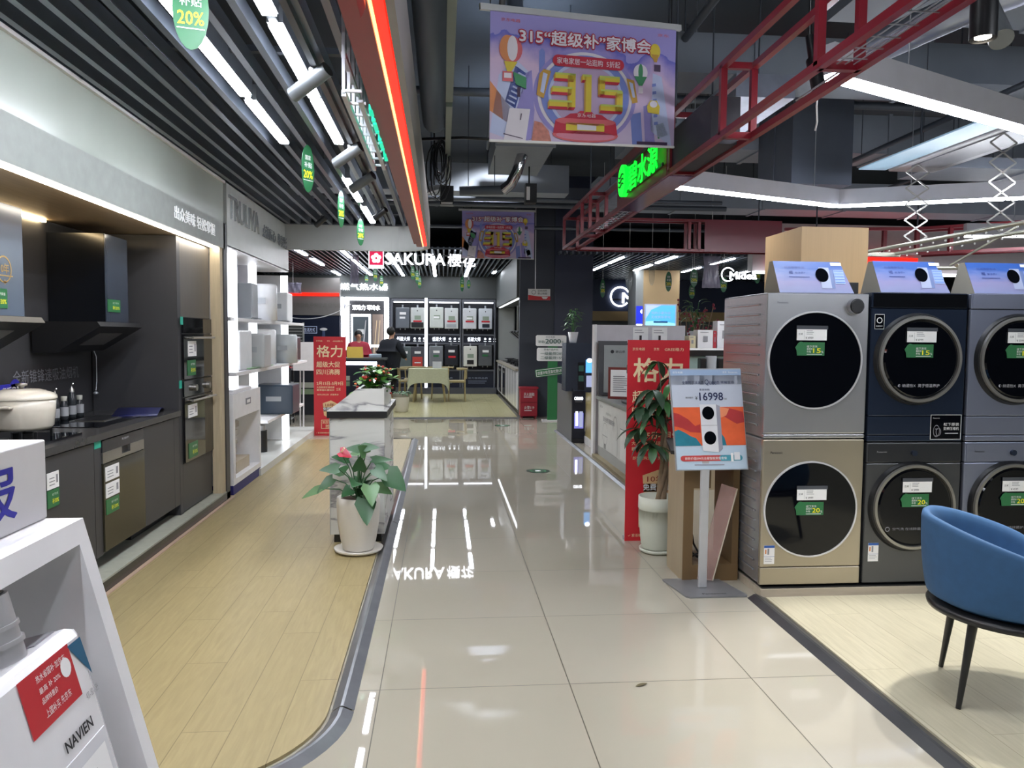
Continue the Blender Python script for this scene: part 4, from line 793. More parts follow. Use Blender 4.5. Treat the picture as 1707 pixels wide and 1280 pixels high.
for k in range(60):
    a = random.uniform(0, 2*PI); r = random.uniform(0, .12); zz = random.uniform(1.04, 1.22); p = Vector((-.505+r*math.cos(a)*1.15, 5.85+r*math.sin(a)*1.5, zz)); 
    for j in range(3): b.leaf(p, (math.cos(a+j*2.1), math.sin(a+j*2.1), random.uniform(-.1, .8)), .075, .05, .5, LEAFB if random.random() < .6 else LEAF)
    if k % 4 == 0: st.tube([(p.x*.5-.25, 5.85, .98), tuple(p)], .003, LEAF, 5)
for k in range(46):
    a = random.uniform(0, 2*PI); r = random.uniform(.03, .13); zz = random.uniform(1.05, 1.25); p = (-.505+r*math.cos(a)*1.1, 5.82+r*math.sin(a)*1.3, zz)
    fl.ball(p, random.uniform(.009, .014), FR if random.random() < .6 else FO, (1, 1, .8), 8)
b.build('foliage', t); fl.build('flower', t, kind='stuff'); st.build('stem', t); B().box(-.57, -.44, 5.54, 6.2, .96, 1.06, SOIL).build('soil', t)

t = thing('potted_plant', (-.565, 5.25, .012), 'flamingo flower in a tall white pot standing before the marble counter', 'plant')
c0 = (-.565, 5.25, .012)
B().lathe([(.10, .022), (.118, .08), (.138, .20), (.145, .33), (.142, .375), (.132, .38), (.126, .36), (0, .352)], c0, POTW, 44).build('pot', t)
B().lathe([(0, 0), (.125, 0), (.155, .012), (.165, .03), (.155, .03), (.12, .018), (0, .016)], c0, POTW, 44).build('saucer', t)
B().lathe([(0, .362), (.124, .36)], c0, SOIL, 24).build('soil', t)
random.seed(11); b = B(); st = B(); AL = mat('anthurium_leaf', '35603c', .32, ns=9, noise=.15); AL2 = mat('anthurium_pale', '5b8356', .35, ns=9, noise=.15)
stems = [((-.80, 5.12, .47), (-1, -.15, -.45), .15, .06, .3), ((-.72, 5.14, .53), (-.8, -.3, -.5), .16, .08, .8), ((-.68, 5.12, .60), (-1, -.2, .1), .14, .085, .5), ((-.62, 5.16, .655), (-.7, -.2, .3), .13, .08, .7), ((-.50, 5.12, .70), (-.2, -.5, .5), .15, .10, .9),
         ((-.46, 5.14, .655), (1, -.2, .12), .16, .06, .4), ((-.44, 5.1, .60), (.7, -.6, -.4), .15, .10, .6), ((-.36, 5.12, .56), (.75, -.2, -.35), .19, .17, 1.2), ((-.47, 5.06, .50), (.2, -.9, -.6), .19, .13, .9), ((-.50, 5.05, .41), (.15, -.6, -1.0), .20, .15, .5), ((-.56, 5.08, .52), (-.1, -1, .2), .15, .11, 1.0),
         ((-.60, 5.12, .46), (-.4, -.8, .0), .13, .09, .9), ((-.57, 5.3, .66), (-.2, .9, .3), .16, .11, .9), ((-.45, 5.32, .58), (.8, .6, .1), .15, .10, .9), ((-.66, 5.34, .54), (-.8, .6, .1), .15, .10, .9), ((-.55, 5.18, .58), (.1, -.4, .9), .14, .10, .7), ((-.43, 5.16, .47), (.9, -.2, -.2), .13, .09, .8), ((-.52, 5.1, .74), (.9, -.1, .2), .13, .07, .7), ((-.53, 5.1, .73), (-.9, -.1, .2), .12, .07, .6)]
for k, (p, d, L_, w, dr) in enumerate(stems):
    st.tube([(-.565+random.uniform(-.02, .02), 5.25+random.uniform(-.02, .02), .37), ((p[0]-.565)/2, (p[1]+5.25)/2, p[2]*.62+.16), p], .004, AL, 6)
    b.leaf(p, d, L_*.88, w*.95, dr*.6, AL if k % 4 else AL2, up=(.1, -.85, .5), heart=True, fold=.15)
for k in range(26):
    a = random.uniform(0, 6.28); b.leaf((-.565+.03*math.cos(a), 5.25+.03*math.sin(a), random.uniform(.38, .48)), (math.cos(a), math.sin(a), 1.1), .09, .035, .8, AL)
b.build('foliage', t); st.build('stem', t)
B().leaf((-.66, 5.06, .72), (.9, -.2, -.25), .085, .08, .3, mat('spathe_red', 'b0203c', .3), up=(.1, -.8, .6), heart=True).tube([(-.65, 5.055, .72), (-.63, 5.03, .75)], .005, CREAM, 6).tube([(-.565, 5.25, .37), (-.61, 5.14, .6), (-.66, 5.06, .72)], .0035, AL, 6).build('flower', t, label='dark red spathe flower')
# ---------------------------------------------------------------- pale booth with backlit shelves
def lit_divider(y, label, z0=.1, z1=2.24, x0=-2.75, x1=-2.16):
    t = thing('display_divider', ((x0+x1)/2, y, z0), label, 'partition')
    B().box(x0, x1, y, y+.05, z0, z1, WHITE).build('panel', t); B().box(x1, x1+.085, y, y+.04, z0, z1, EMP).build('light_edge', t)
lit_divider(8.9, 'white partition with glowing edge between the shelves, middle one')
lit_divider(10.35, 'white partition with glowing edge farther along the shelves, beside the dark gap', x1=-2.1)
t = thing('display_divider', (-2.2, 7.4, .1), 'glowing white panel right behind the dark edge of the oven wall', 'partition'); B().box(-2.75, -2.05, 7.62, 7.66, .1, 2.24, WHITE).build('panel', t); B().box(-2.05, -1.96, 7.60, 7.66, .95, 2.24, EMP).build('light_edge', t)
B().box(-2.78, -2.72, 7.7, 8.85, 1.68, 2.2, mat('poster_violet', '6a5f86', .4, em='6a5f96', es=.25)).build('poster', label='small violet and blue lit poster behind the first glowing panel', cat='poster')
for k, (z, y0, y1, x1, lab) in enumerate([(1.60, 7.45, 11.3, -1.97, 'upper white shelf board carrying the white purifiers'), (1.08, 7.45, 11.3, -1.93, 'middle white shelf board with green price cards'), (.46, 9.0, 11.3, -1.98, 'lowest white shelf board under the dark cylinder purifier')]):
    B().box(-2.75, x1, y0, y1, z, z+.035, WHITE, bev=.004).build('shelf_board', label=lab, cat='shelf', group=None)
PUR = mat('purifier_white', 'eceef1', .25); PURG = mat('purifier_grey', 'a9aeb3', .3); PURD = mat('purifier_dark', '2a2e36', .3)
def pur(x, y, z, w, d, h, m, label, face=None, rnd=False):
    t = thing('water_purifier', (x, y, z), label, 'water purifier')
    b = B()
    if rnd: b.lathe([(0, 0), (w/2, 0), (w/2, h-.02), (w/2-.015, h), (0, h)], (x, y, z), m, 28)
    else: b.box(x-w/2, x+w/2, y-d/2, y+d/2, z, z+h, m, bev=.018)
    b.build('body', t)
    b = B(); c = Card(b, (x-w*.2, y-d/2-.001, z+h*.45), X1, Z1, .003); c.rect(0, 0, w*.4, h*.16, face or PURG, 1); b.build('label', t)
pur(-2.08, 9.3, 1.637, .30, .36, .42, PUR, 'large white cylindrical purifier on the upper shelf, tallest there', rnd=True)
pur(-2.12, 10.4, 1.637, .26, .34, .38, PUR, 'white box purifier on the upper shelf, next to the large cylinder')
pur(-2.28, 8.25, 1.637, .22, .3, .50, PURD, 'tall black dispenser with white hose on the upper shelf')
pur(-2.08, 8.55, 1.637, .16, .25, .38, PURG, 'slim grey purifier on the upper shelf between black dispenser and white cylinder')
pur(-2.10, 8.05, 1.117, .24, .5, .40, PUR, 'white purifier at the near end of the middle shelf', rnd=False)
pur(-2.02, 8.62, 1.117, .26, .34, .37, mat('pur_silver', 'bfc2c3', .3), 'silver-grey box purifier on the middle shelf with faint dial')
pur(-2.16, 9.5, 1.117, .34, .34, .42, PUR, 'white cylindrical tank on the middle shelf', rnd=True)
pur(-2.0, 10.1, 1.117, .30, .34, .36, mat('pur_pale', 'c9d0d4', .25), 'pale cylindrical purifier with printed face on the middle shelf', rnd=True)
pur(-2.05, 10.85, 1.117, .16, .36, .33, PURD, 'dark box filter at the far end of the middle shelf')
pur(-2.06, 9.9, .497, .46, .46, .36, mat('pur_blue', '3b4a5a', .3), 'dark blue-grey drum-shaped appliance on the lowest shelf', rnd=False)
for k, (y, z, x, col, lab) in enumerate([(8.35, 1.64, -2.0, 'b8bcc0', 'price cards on the upper shelf by the black dispenser'), (9.9, 1.64, -1.99, '8f9498', 'price cards on the upper shelf behind the cylinder'), (8.1, 1.12, -1.95, '9ec09c', 'green price cards at the near end of the middle shelf'), (8.7, 1.12, -1.95, 'a8c4a4', 'green price cards under the silver purifier'), (10.3, 1.12, -1.95, '9ab898', 'green price cards at the far end of the middle shelf'), (10.6, .5, -2.0, 'd8a8a0', 'pink price cards on the lowest shelf')]):
    b = B(); m = mat('card_'+col, col, .4)
    for j in range(3): b.prism([(x-.14, y+j*.16, z), (x+.0, y+j*.16-.03, z-.0), (x+.0, y+j*.16+.10, z), (x-.14, y+j*.16+.13, z)], (.02, 0, .012), m)
    b.build('price_cards', label=lab, cat='label')
t = thing('display_cabinet', (-1.97, 7.65, 0), 'white open-front cabinet with navy kick strip just past the ovens', 'cabinet')
B().box(-2.2, -1.885, 7.16, 7.23, .1, .93, WHITE).box(-2.2, -1.885, 8.17, 8.22, .1, .93, WHITE).box(-2.2, -1.885, 7.23, 8.17, .70, .93, WHITE).box(-2.2, -1.885, 7.23, 8.17, .10, .15, WHITE).box(-2.25, -2.2, 7.16, 8.22, .1, .93, WHITE).build('body', t)
B().box(-2.2, -1.89, 7.165, 8.215, 0, .10, mat('navy_kick', '26266a', .5)).build('kick_strip', t)
b = B(); b.box(-1.885, -1.88, 7.62, 7.80, .80, .86, GREYINK).box(-1.881, -1.879, 7.65, 7.77, .815, .845, PAPER); b.build('name_plate', t)
B().box(-2.15, -1.95, 7.5, 8.0, .15, .26, mat('tan_box', 'b5a995', .5)).build('box', label='beige box inside the white cabinet past the ovens', cat='box')
B().box(-2.2, -1.90, 7.25, 7.9, .93, .965, WHITE, bev=.005).build('tray', label='white flat tray on top of the cabinet past the ovens', cat='tray')
b = B()
for j in range(5): b.box(-2.1, -1.95, 7.35+.02*j, 7.5+.03*j, .27+.08*j, .33+.08*j, mat('pack_grey', 'a9a39c', .4), bev=.01)
b.build('filter_pack', label='stack of clear filter packs inside the white cabinet', cat='pack')
B().cyl((-2.14, 9.35, .085), (-2.14, 9.35, .34), .07, BLACK, n=24).cyl((-2.14, 9.35, .34), (-2.14, 9.35, .40), .05, ALU, n=24).build('filter_cylinder', label='black filter cylinder standing on the stone platform', cat='filter')
t = thing('notice_stand', (-2.18, 12.35, 0), 'white notice board on a two-pole stand seen from behind, beside the smaller red banner', 'sign stand')
B().prism([(-2.33, 12.3, 1.36), (-2.0, 12.3, 1.36), (-1.985, 12.22, .92), (-2.30, 12.22, .92)], (0, -.015, 0), PAPER).build('board', t)
B().box(-2.34, -2.33, 12.29, 12.3, .92, 1.365, ALU).build('frame', t)
for x in (-2.225, -2.175): B().tube([(x+.0, 12.34, 0), (x+.01, 12.34, .9), (-2.18, 12.31, 1.2)], .012, WHITE, 8).build('pole', t)
B().box(-2.32, -2.05, 12.2, 12.5, 0, .015, WHITE).build('base', t)

# far left room: TV wall and air conditioners
t = thing('video_display', (-3.3, 19.25, .5), 'large dark blue promotional display wall in the far left room', 'display')
B().box(-4.2, -2.50, 19.28, 19.30, .45, 1.93, mat('display_navy', '1c2232', .3, em='1c2c50', es=.06)).build('panel', t)
b = B(); c = Card(b, (-4.2, 19.28, .45), X1, Z1, .01)
c.arc(.86, 3.4, 1.9, 2.0, .02, PAPER, 1, 30, -2.2, -.95)
c.text('智享空调新生活方式', .52, 1.10, .58, .09, mat('print_pale', 'b8c4e0', .5, em='b8c4e0', es=.5), 2); 
for q in ((.47, 1.06, 1.15, 1.07), (.47, 1.22, 1.15, 1.23), (.47, 1.06, .48, 1.23), (1.14, 1.06, 1.15, 1.23)): c.rect(*q, mat('print_pale', 'b8c4e0', .5), 2)
c.poly([(1.22, .2), (1.36, .2), (1.34, 1.15), (1.28, 1.15)], mat('tower_blue', '4a5a80', .4), 2).rect(1.42, .2, 1.52, .75, mat('tower_pale', '8a9a98', .4), 2).oval(1.31, 1.16, .09, .035, PAPER, 3)
c.rect(.90, .55, 1.05, .70, mat('gold_screen', 'b09a4a', .4), 2); b.build('print', t)
t = thing('ac_grille', (-3.75, 18.6, 0), 'pale louvred panel unit in front of the dark blue display', 'air conditioner')
b = B(); b.box(-3.85, -3.25, 18.55, 18.6, .0, 1.75, CHAR)
for j in range(12): b.box(-3.84, -3.28, 18.53, 18.55, .9+j*.07, .94+j*.07, GREYL)
b.box(-3.27, -3.24, 18.52, 18.6, .1, 1.76, GREYL); b.build('body', t)
b = B(); c = Card(b, (-4.4, 19.27, 2.12), X1, Z1, .01); c.text('家用空调 中央空调 空气能 净水', .75, .02, 1.4, .11, mat('dim_letters', '7d7a76', .5), 1); b.build('wall_lettering', label='dim grey raised characters under the red strip on the far grey wall', cat='sign')
for k, (x, y, z, w, h, lab) in enumerate([(-3.15, 16.0, 2.18, .55, .42, 'loose clear plastic sheet hanging before the far grey wall')]):
    pass
t = thing('display_counter', (-2.9, 14.0, 0), 'dark counter with small goods behind the two-pole notice stand', 'counter')
B().box(-3.6, -2.2, 14.5, 15.2, 0, .95, PURD).build('body', t); B().box(-3.6, -2.2, 14.48, 15.2, .95, .98, WHITE).build('top', t)
b = B(); c = Card(b, (-2.75, 14.48, .5), X1, Z1, .006); c.rect(.0, .0, .55, .10, mat('card_pale', 'b8bcae', .5), 1).rect(.0, -.12, .55, -.02, mat('card_green2', '8aa080', .5), 1); b.build('label', t)
pur(-3.0, 14.8, .98, .5, .3, .28, BLACK, 'black coffee-machine-like appliance on the dark far counter', face=WHITE)
t = thing('tool_trolley', (-2.62, 12.6, 0), 'black wheeled rack with shelves behind the blue drum appliance', 'trolley')
b = B()
for x in (-2.85, -2.45):
    for y in (12.7, 13.0): b.bar((x, y, 0.02), (x, y, .95), .025, .025, BLACK)
b.build('frame', t)
for z in (.1, .4, .68, .93): B().box(-2.86, -2.44, 12.69, 13.01, z, z+.02, ALU if z < .9 else REDP).build('shelf', t)

# ---------------------------------------------------------------- far water heater room
YB = 19.8
struct(B().box(-1.62, 1.42, 20.0, 20.05, 0, 2.42, mat('niche_blue', '20242f', .4)).box(-1.62, 1.36, YB-.25, 20.0, 0, .16, mat('grey_ledge', '4b4d55', .5)), 'wall_back.004')
def niche(x0, x1, label, glow):
    t = thing('display_bay', ((x0+x1)/2, YB-.1, .1), label, 'display bay')
    b = B(); fm = mat('bay_frame', '5d6068', .4)
    b.box(x0, x0+.04, YB-.1, 20, .16, 2.40, fm).box(x1-.04, x1, YB-.1, 20, .16, 2.40, fm).box(x0+.04, x1-.04, YB-.1, 20, 2.33, 2.40, fm).box(x0+.04, x1-.04, YB-.08, 20, 1.25, 1.30, fm).box(x0+.04, x1-.04, YB-.08, 20, 1.48, 1.52, fm).box(x0+.04, x1-.04, YB-.04, 20, 1.30, 1.48, NAVYD).box(x0+.04, x1-.04, YB-.08, 20, .58, .62, fm).box(x0+.04, x1-.04, YB-.03, 20, .16, .58, NAVYD); b.build('frame', t)
    b = B(); b.box(x0+.06, x1-.06, YB-.07, YB-.03, 2.30, 2.33, EMP); b.build('strip_light', t)
    b = B(); c = Card(b, (x0+.04, YB-.08, 1.3), X1, Z1, .006); c.text('低碳大师', .10, .035, .33, .11, mat('bay_letters', 'e8ecf4', .4, em='e8ecf4', es=1.4), 1, bold=.02)
    for j in range(3): c.oval(.55+.12*j, .10, .028, .03, mat('bay_letters', 'e8ecf4', .4), 1, 12).rect(.515+.12*j, .03, .585+.12*j, .045, mat('bay_letters', 'e8ecf4', .4), 1)
    c.text('官方推荐品质', .12, -.92, .5, .05, mat('bay_dim', '8c94a8', .5), 1).lines(.12, -.98, .6, 2, .05, .015, mat('bay_dim', '8c94a8', .5), 1)
    b.build('lettering', t)
struct(B().box(1.425, 1.974, 19.82, 19.95, 0, 2.41, GREYL), 'wall_back.005')
niche(-1.29, -.42, 'dark display bay with heaters, behind the person in the dark coat', 0); niche(-.40, .47, 'dark display bay with heaters, centre of the far wall', 0); niche(.49, 1.34, 'dark display bay with heaters, next to the stove wall', 0)
t = thing('light_post', (-.41, 19.68, .1), 'bright white lit post between the first two heater bays', 'light'); B().box(-.45, -.38, 19.62, 19.69, .16, 2.42, mat('post_light', 'ffffff', .4, em='f2f6ff', es=1.4, noise=0)).build('diffuser', t)
WHs = [(-1.0, 1.655, '6a7078', 'grey glass water heater, first of the upper row', None), (-.63, 1.655, 'c8ccca', 'white water heater with a black base panel in the upper row', 'k'), (-.15, 1.67, 'd3d8d2', 'plain white water heater, first of the middle bay, upper row', None), (.22, 1.65, 'd3d6d6', 'white water heater with a grey base panel and red label', 'g'), (.68, 1.65, 'd6d8dc', 'white water heater with a red label, first of the third bay, upper row', None), (1.08, 1.65, 'd3d8e0', 'white water heater with a navy window, last of the upper row', 'n'),
       (-.96, .68, '5f6a6c', 'grey-green water heater beside the person in the dark coat, lower row', None), (-.63, .68, '4a4c54', 'dark water heater hung with red posters, lower row', 'r'), (-.16, .70, '787c82', 'grey water heater behind the white box on the table', None), (.22, .72, '23272f', 'black water heater with a red label above the table end, lower row', 'r2'), (.70, .70, 'dcdcd4', 'white water heater with a black window low in the third bay', 'k2'), (1.08, .72, '5a5e62', 'grey water heater with a pale hose, last of the lower row', None)]
for x, z, col, lab, st_ in WHs:
    t = thing('water_heater', (x, YB-.02, z), lab, 'water heater'); m = mat('wh_'+col, col, .22); w = .345; h = .52; y = YB-.18
    B().box(x-w/2, x+w/2, y, y+.17, z, z+h, m, bev=.02).build('body', t); B().cyl((x, y+.09, z+h), (x, y+.09, z+h+.07), .022, ALU, n=12).cyl((x-.06, y+.09, z-.04), (x-.06, y+.09, z), .01, ALU, n=8).cyl((x+.06, y+.09, z-.04), (x+.06, y+.09, z), .01, ALU, n=8).build('pipe', t)
    b = B(); c = Card(b, (x-w/2, y, z), X1, Z1, .006); c.rect(.10, .34, .26, .40, PAPER, 1) if col in ('6a7078', '5f6a6c', '4a4c54', '787c82', '23272f', '5a5e62') else c.oval(w/2, .44, .012, .018, INK, 1, 10).rect(.10, .22, .26, .32, mat('panel_gg', '8a9a88', .4), 1)
    if st_ == 'k': c.rect(.02, .02, w-.02, .15, BLACK, 2).rect(.07, .16, .28, .20, REDP, 2)
    if st_ == 'g': c.rect(.05, .04, w-.05, .12, PURG, 2).rect(.07, .17, .28, .21, REDP, 2)
    if st_ == 'n': c.rect(.09, .04, w-.07, .13, NAVYD, 2).rect(.07, .17, .28, .21, REDP, 2)
    if st_ == 'r': c.rect(.05, .0, .30, .26, mat('poster_red2', 'c04038', .5), 2).rect(.10, .1, .26, .13, PAPER, 3)
    if st_ == 'r2': c.rect(.10, .2, .28, .25, REDP, 2)
    if st_ == 'k2': c.rect(.09, .06, .26, .17, BLACK, 2)
    if st_ is None: c.rect(.10, .24, .24, .29, GREEN if z < 1 else PAPER, 2)
    if col == 'd6d8dc': c.rect(.07, .17, .28, .21, REDP, 2)
    b.build('label', t)
# white lit frame bay on the left of the heater wall
t = thing('display_bay', (-1.75, YB-.1, .5), 'white glowing framed display bay left of the heater bays', 'display bay')
b = B(); b.box(-2.42, -2.33, YB-.12, 20, .3, 2.42, EMP).box(-1.46, -1.36, YB-.12, 20, .9, 2.42, EMP).box(-2.33, -1.46, YB-.12, 20, 2.34, 2.42, EMP); b.build('light_frame', t)
B().box(-2.33, -1.46, YB-.02, 20, .3, 2.34, CHAR).build('back_panel', t)
b = B(); c = Card(b, (-2.33, YB-.03, .9), X1, Z1, .008); c.text('双动力 零冷水', .08, 1.20, .68, .13, EMS, 1, bold=.04)
c.rect(.04, .1, .53, 1.1, EMP, 1).rect(.085, .16, .48, 1.04, mat('bay_steel', '6f7a80', .3, .5), 2).rect(.2, .6, .36, .72, PAPER, 3).rect(.57, .1, .84, 1.1, mat('bay_tan', '9c8a80', .5), 1)
for a in (.60, .68): c.poly([(a, .12), (a+.02, .12), (a+.09, .95), (a+.07, .95)], CREAM, 2)
c.poly([(.33, .25), (.35, .25), (.42, .95), (.40, .95)], PAPER, 3); b.build('print', t)
t = thing('display_bay', (-2.8, YB-.1, .5), 'glowing framed bay beside the far left room, partly hidden', 'display bay')
B().box(-3.0, -2.52, YB-.02, 20, .3, 2.34, CHAR).build('back_panel', t); B().box(-2.56, -2.48, YB-.12, 20, .3, 2.42, EMP).box(-2.95, -2.56, YB-.12, 20, 2.2, 2.3, EMP).build('light_frame', t)
b = B(); b.text('燃气热水器', (-2.55, YB-.04, 2.60), X1, Z1, 1.18, .17, EMS, depth=.05, bold=.01); b.build('wall_sign', label='white glowing characters on the grey bulkhead left of the heater bays', cat='sign')
# the big sign
t = thing('brand_sign', (-.35, 13.9, 2.7), 'white glowing sign with a pink flower logo hanging over the far room entrance', 'sign')
b = B(); b.box(-1.285, -1.045, 13.86, 13.94, 2.70, 2.95, mat('pink_glow', 'd8305c', .4, em='d02850', es=.9))
b.build('logo_box', t); b = B(); c = Card(b, (-1.165, 13.86, 2.825), X1, Z1, .006)
for j in range(5): a = PI/2+j*2*PI/5; c.oval(.052*math.cos(a), .052*math.sin(a), .036, .036, EMS, 1, 12)
c.oval(0, 0, .022, .022, mat('pink_glow', 'd8305c', .4), 2, 12)
for q in ((-.13, -.135, -.118, .135), (.118, -.135, .13, .135), (-.13, .123, .13, .135), (-.13, -.18, .13, -.123)): c.rect(*q, EMS, 1)
b.build('logo', t); B().text('SAKURA', (-1.0, 13.86, 2.72), X1, Z1, 1.04, .20, EMS, depth=.06, bold=.03).build('lettering', t); B().text('樱花', (.09, 13.86, 2.70), X1, Z1, .49, .22, EMS, depth=.06, bold=.01).build('lettering', t)
B().bar((-1.3, 13.95, 2.74), (.65, 13.95, 2.74), .02, .02, BLACK).bar((-1.3, 13.95, 2.9), (.65, 13.95, 2.9), .02, .02, BLACK).build('rail', t)
for x in (-1.2, -.3, .5): B().cyl((x, 13.95, 2.9), (x, 13.95, ZC), .006, BLACK, n=6).build('rod', t)
# table, chairs
t = thing('dining_table', (-.30, 17.35, .012), 'table with splayed wooden legs under a pale cloth in the far room', 'table')
TW = mat('table_wood', 'a99a70', .5, ns=6)
B().box(-.72, .10, 17.05, 17.65, .70, .74, TW).build('tabletop', t)
for x, y, s in ((-.62, 17.12, -1), (.04, 17.12, 1), (-.62, 17.6, -1), (.04, 17.6, 1)): B().tube([(x+.02*s, y, .012), (x-.06*s, y, .70)], [.022, .032], TW, 8).build('leg', t)
cl = B(); N = 26; v = []; f = []; TC = mat('cloth_sage', 'b9bb9e', .85, ns=30, noise=.08); rings = [(1.0, .745, 0), (1.0, .742, .0), (1.03, .58, .02), (1.07, .44, .04)]
for k, (s_, z, wv) in enumerate([(.02, .748, 0)]+rings):
    for i in range(N*4):
        u = i/(N*4)*4; e = int(u); q = u-e; px, py = [(-1+2*q, -1), (1, -1+2*q), (1-2*q, 1), (-1, 1-2*q)][e]
        cor = (abs(px*py))**6; zz = z-(.16*cor if k > 2 else 0)*(1.2 if k == 4 else .6)
        v.append((-.31+px*.43*s_*(1+wv*math.sin(i*.9)*.5), 17.35+py*.33*s_*(1+wv*math.sin(i*.9)*.5), zz))
M4 = N*4
for k in range(4): f += [(k*M4+i, k*M4+(i+1) % M4, (k+1)*M4+(i+1) % M4, (k+1)*M4+i) for i in range(M4)]
cl.add(v, f, TC, True); cl.build('tablecloth', label='sage cloth draped over the far table', cat='tablecloth')
B().box(-.22, -.02, 17.3, 17.36, .752, .90, mat('card_white', 'cfd2d4', .5)).build('display_card', label='white card box on the cloth-covered table', cat='sign')
def wchair(x, y, rz, label):
    t = thing('dining_chair', (x, y, .012), label, 'chair', None); cs, sn = math.cos(rz), math.sin(rz)
    Mx = Matrix(((cs, -sn, 0, x), (sn, cs, 0, y), (0, 0, 1, .012), (0, 0, 0, 1)))
    B(Mx).box(-.21, .21, -.2, .2, .42, .46, TW, bev=.01).build('seat', t)
    for a in (-1, 1):
        B(Mx).tube([(a*.2, -.18, 0), (a*.18, -.17, .43)], .016, TW, 8).build('leg', t); B(Mx).tube([(a*.2, .19, 0), (a*.18, .18, .45), (a*.2, .2, .72)], .016, TW, 8).build('leg', t)
    pts = [(.30*math.sin(q), .06+.18*math.cos(q)-.0, .72) for q in [-1.9+3.8*i/12 for i in range(13)]]; B(Mx).tube(pts, .018, TW, 8).build('armrest', t)
    B(Mx).box(-.12, .12, .21, .23, .5, .70, TW).build('backrest', t)
wchair(.32, 17.5, -PI/2, 'curved-arm wooden chair at the end of the table nearest the stoves'); wchair(-.78, 17.6, PI/2, 'curved-arm wooden chair at the table end nearest the reception'); wchair(-.05, 18.1, 0, 'curved-arm wooden chair behind the table'); wchair(-.68, 18.15, 0, 'wooden chair behind the table beside the pale pot')
t = thing('potted_plant', (-.79, 14.95, 0), 'low leafy plant in a white round pot at the far room threshold', 'plant')
B().lathe([(.11, .012), (.135, .05), (.15, .25), (.155, .30)], (-.79, 14.95, .0), POTW, 30).lathe([(.157, .30), (.157, .37), (.145, .37), (0, .35)], (-.79, 14.95, 0), mat('pot_rim', '8c8878', .6), 30).build('pot', t)
b = B(); random.seed(5)
for k in range(46): a = random.uniform(0, 6.28); b.leaf((-.79+.09*math.cos(a), 14.95+.09*math.sin(a), .37), (math.cos(a), math.sin(a), random.uniform(.3, 1.1)), random.uniform(.08, .14), .035, 1.6, LEAF)
b.build('foliage', t)
# reception
t = thing('reception_counter', (-1.75, 17.3, .012), 'dark reception counter with glowing white edge in the far room', 'counter')
B().box(-2.4, -1.26, 17.0, 17.5, .012, .94, NAVYD).build('body', t); B().box(-2.4, -1.22, 16.95, 17.5, .94, .98, GREYB).build('top', t); B().box(-2.4, -1.42, 16.985, 17.0, .83, .90, EMP).box(-1.50, -1.42, 16.985, 17.0, .4, .83, EMP).build('light_strip', t)
b = B(); c = Card(b, (-2.2, 17.0, .35), X1, Z1, .008); c.rect(.0, .14, .2, .24, mat('card_pale', 'b8bcae', .5), 1).rect(.0, .02, .2, .12, mat('card_green2', '8aa080', .5), 1); b.build('label', t)
B().prism([(-2.07, 17.1, .98), (-1.72, 17.1, .98), (-1.74, 17.18, 1.22), (-2.09, 17.18, 1.22)], (0, .02, 0), mat('gold_plaque', 'c9a83a', .35, .2)).build('plaque', label='yellow-gold plaque standing on the reception counter', cat='plaque')
B().box(-1.62, -1.35, 17.25, 17.45, .98, 1.06, mat('till_pale', 'a9b8c4', .4), bev=.02).build('keyboard_tray', label='pale rounded desk tray on the reception counter', cat='tray')
struct(B().box(-1.9, -1.3, 19.2, 19.23, 1.18, 1.24, EMP), 'trim_10')
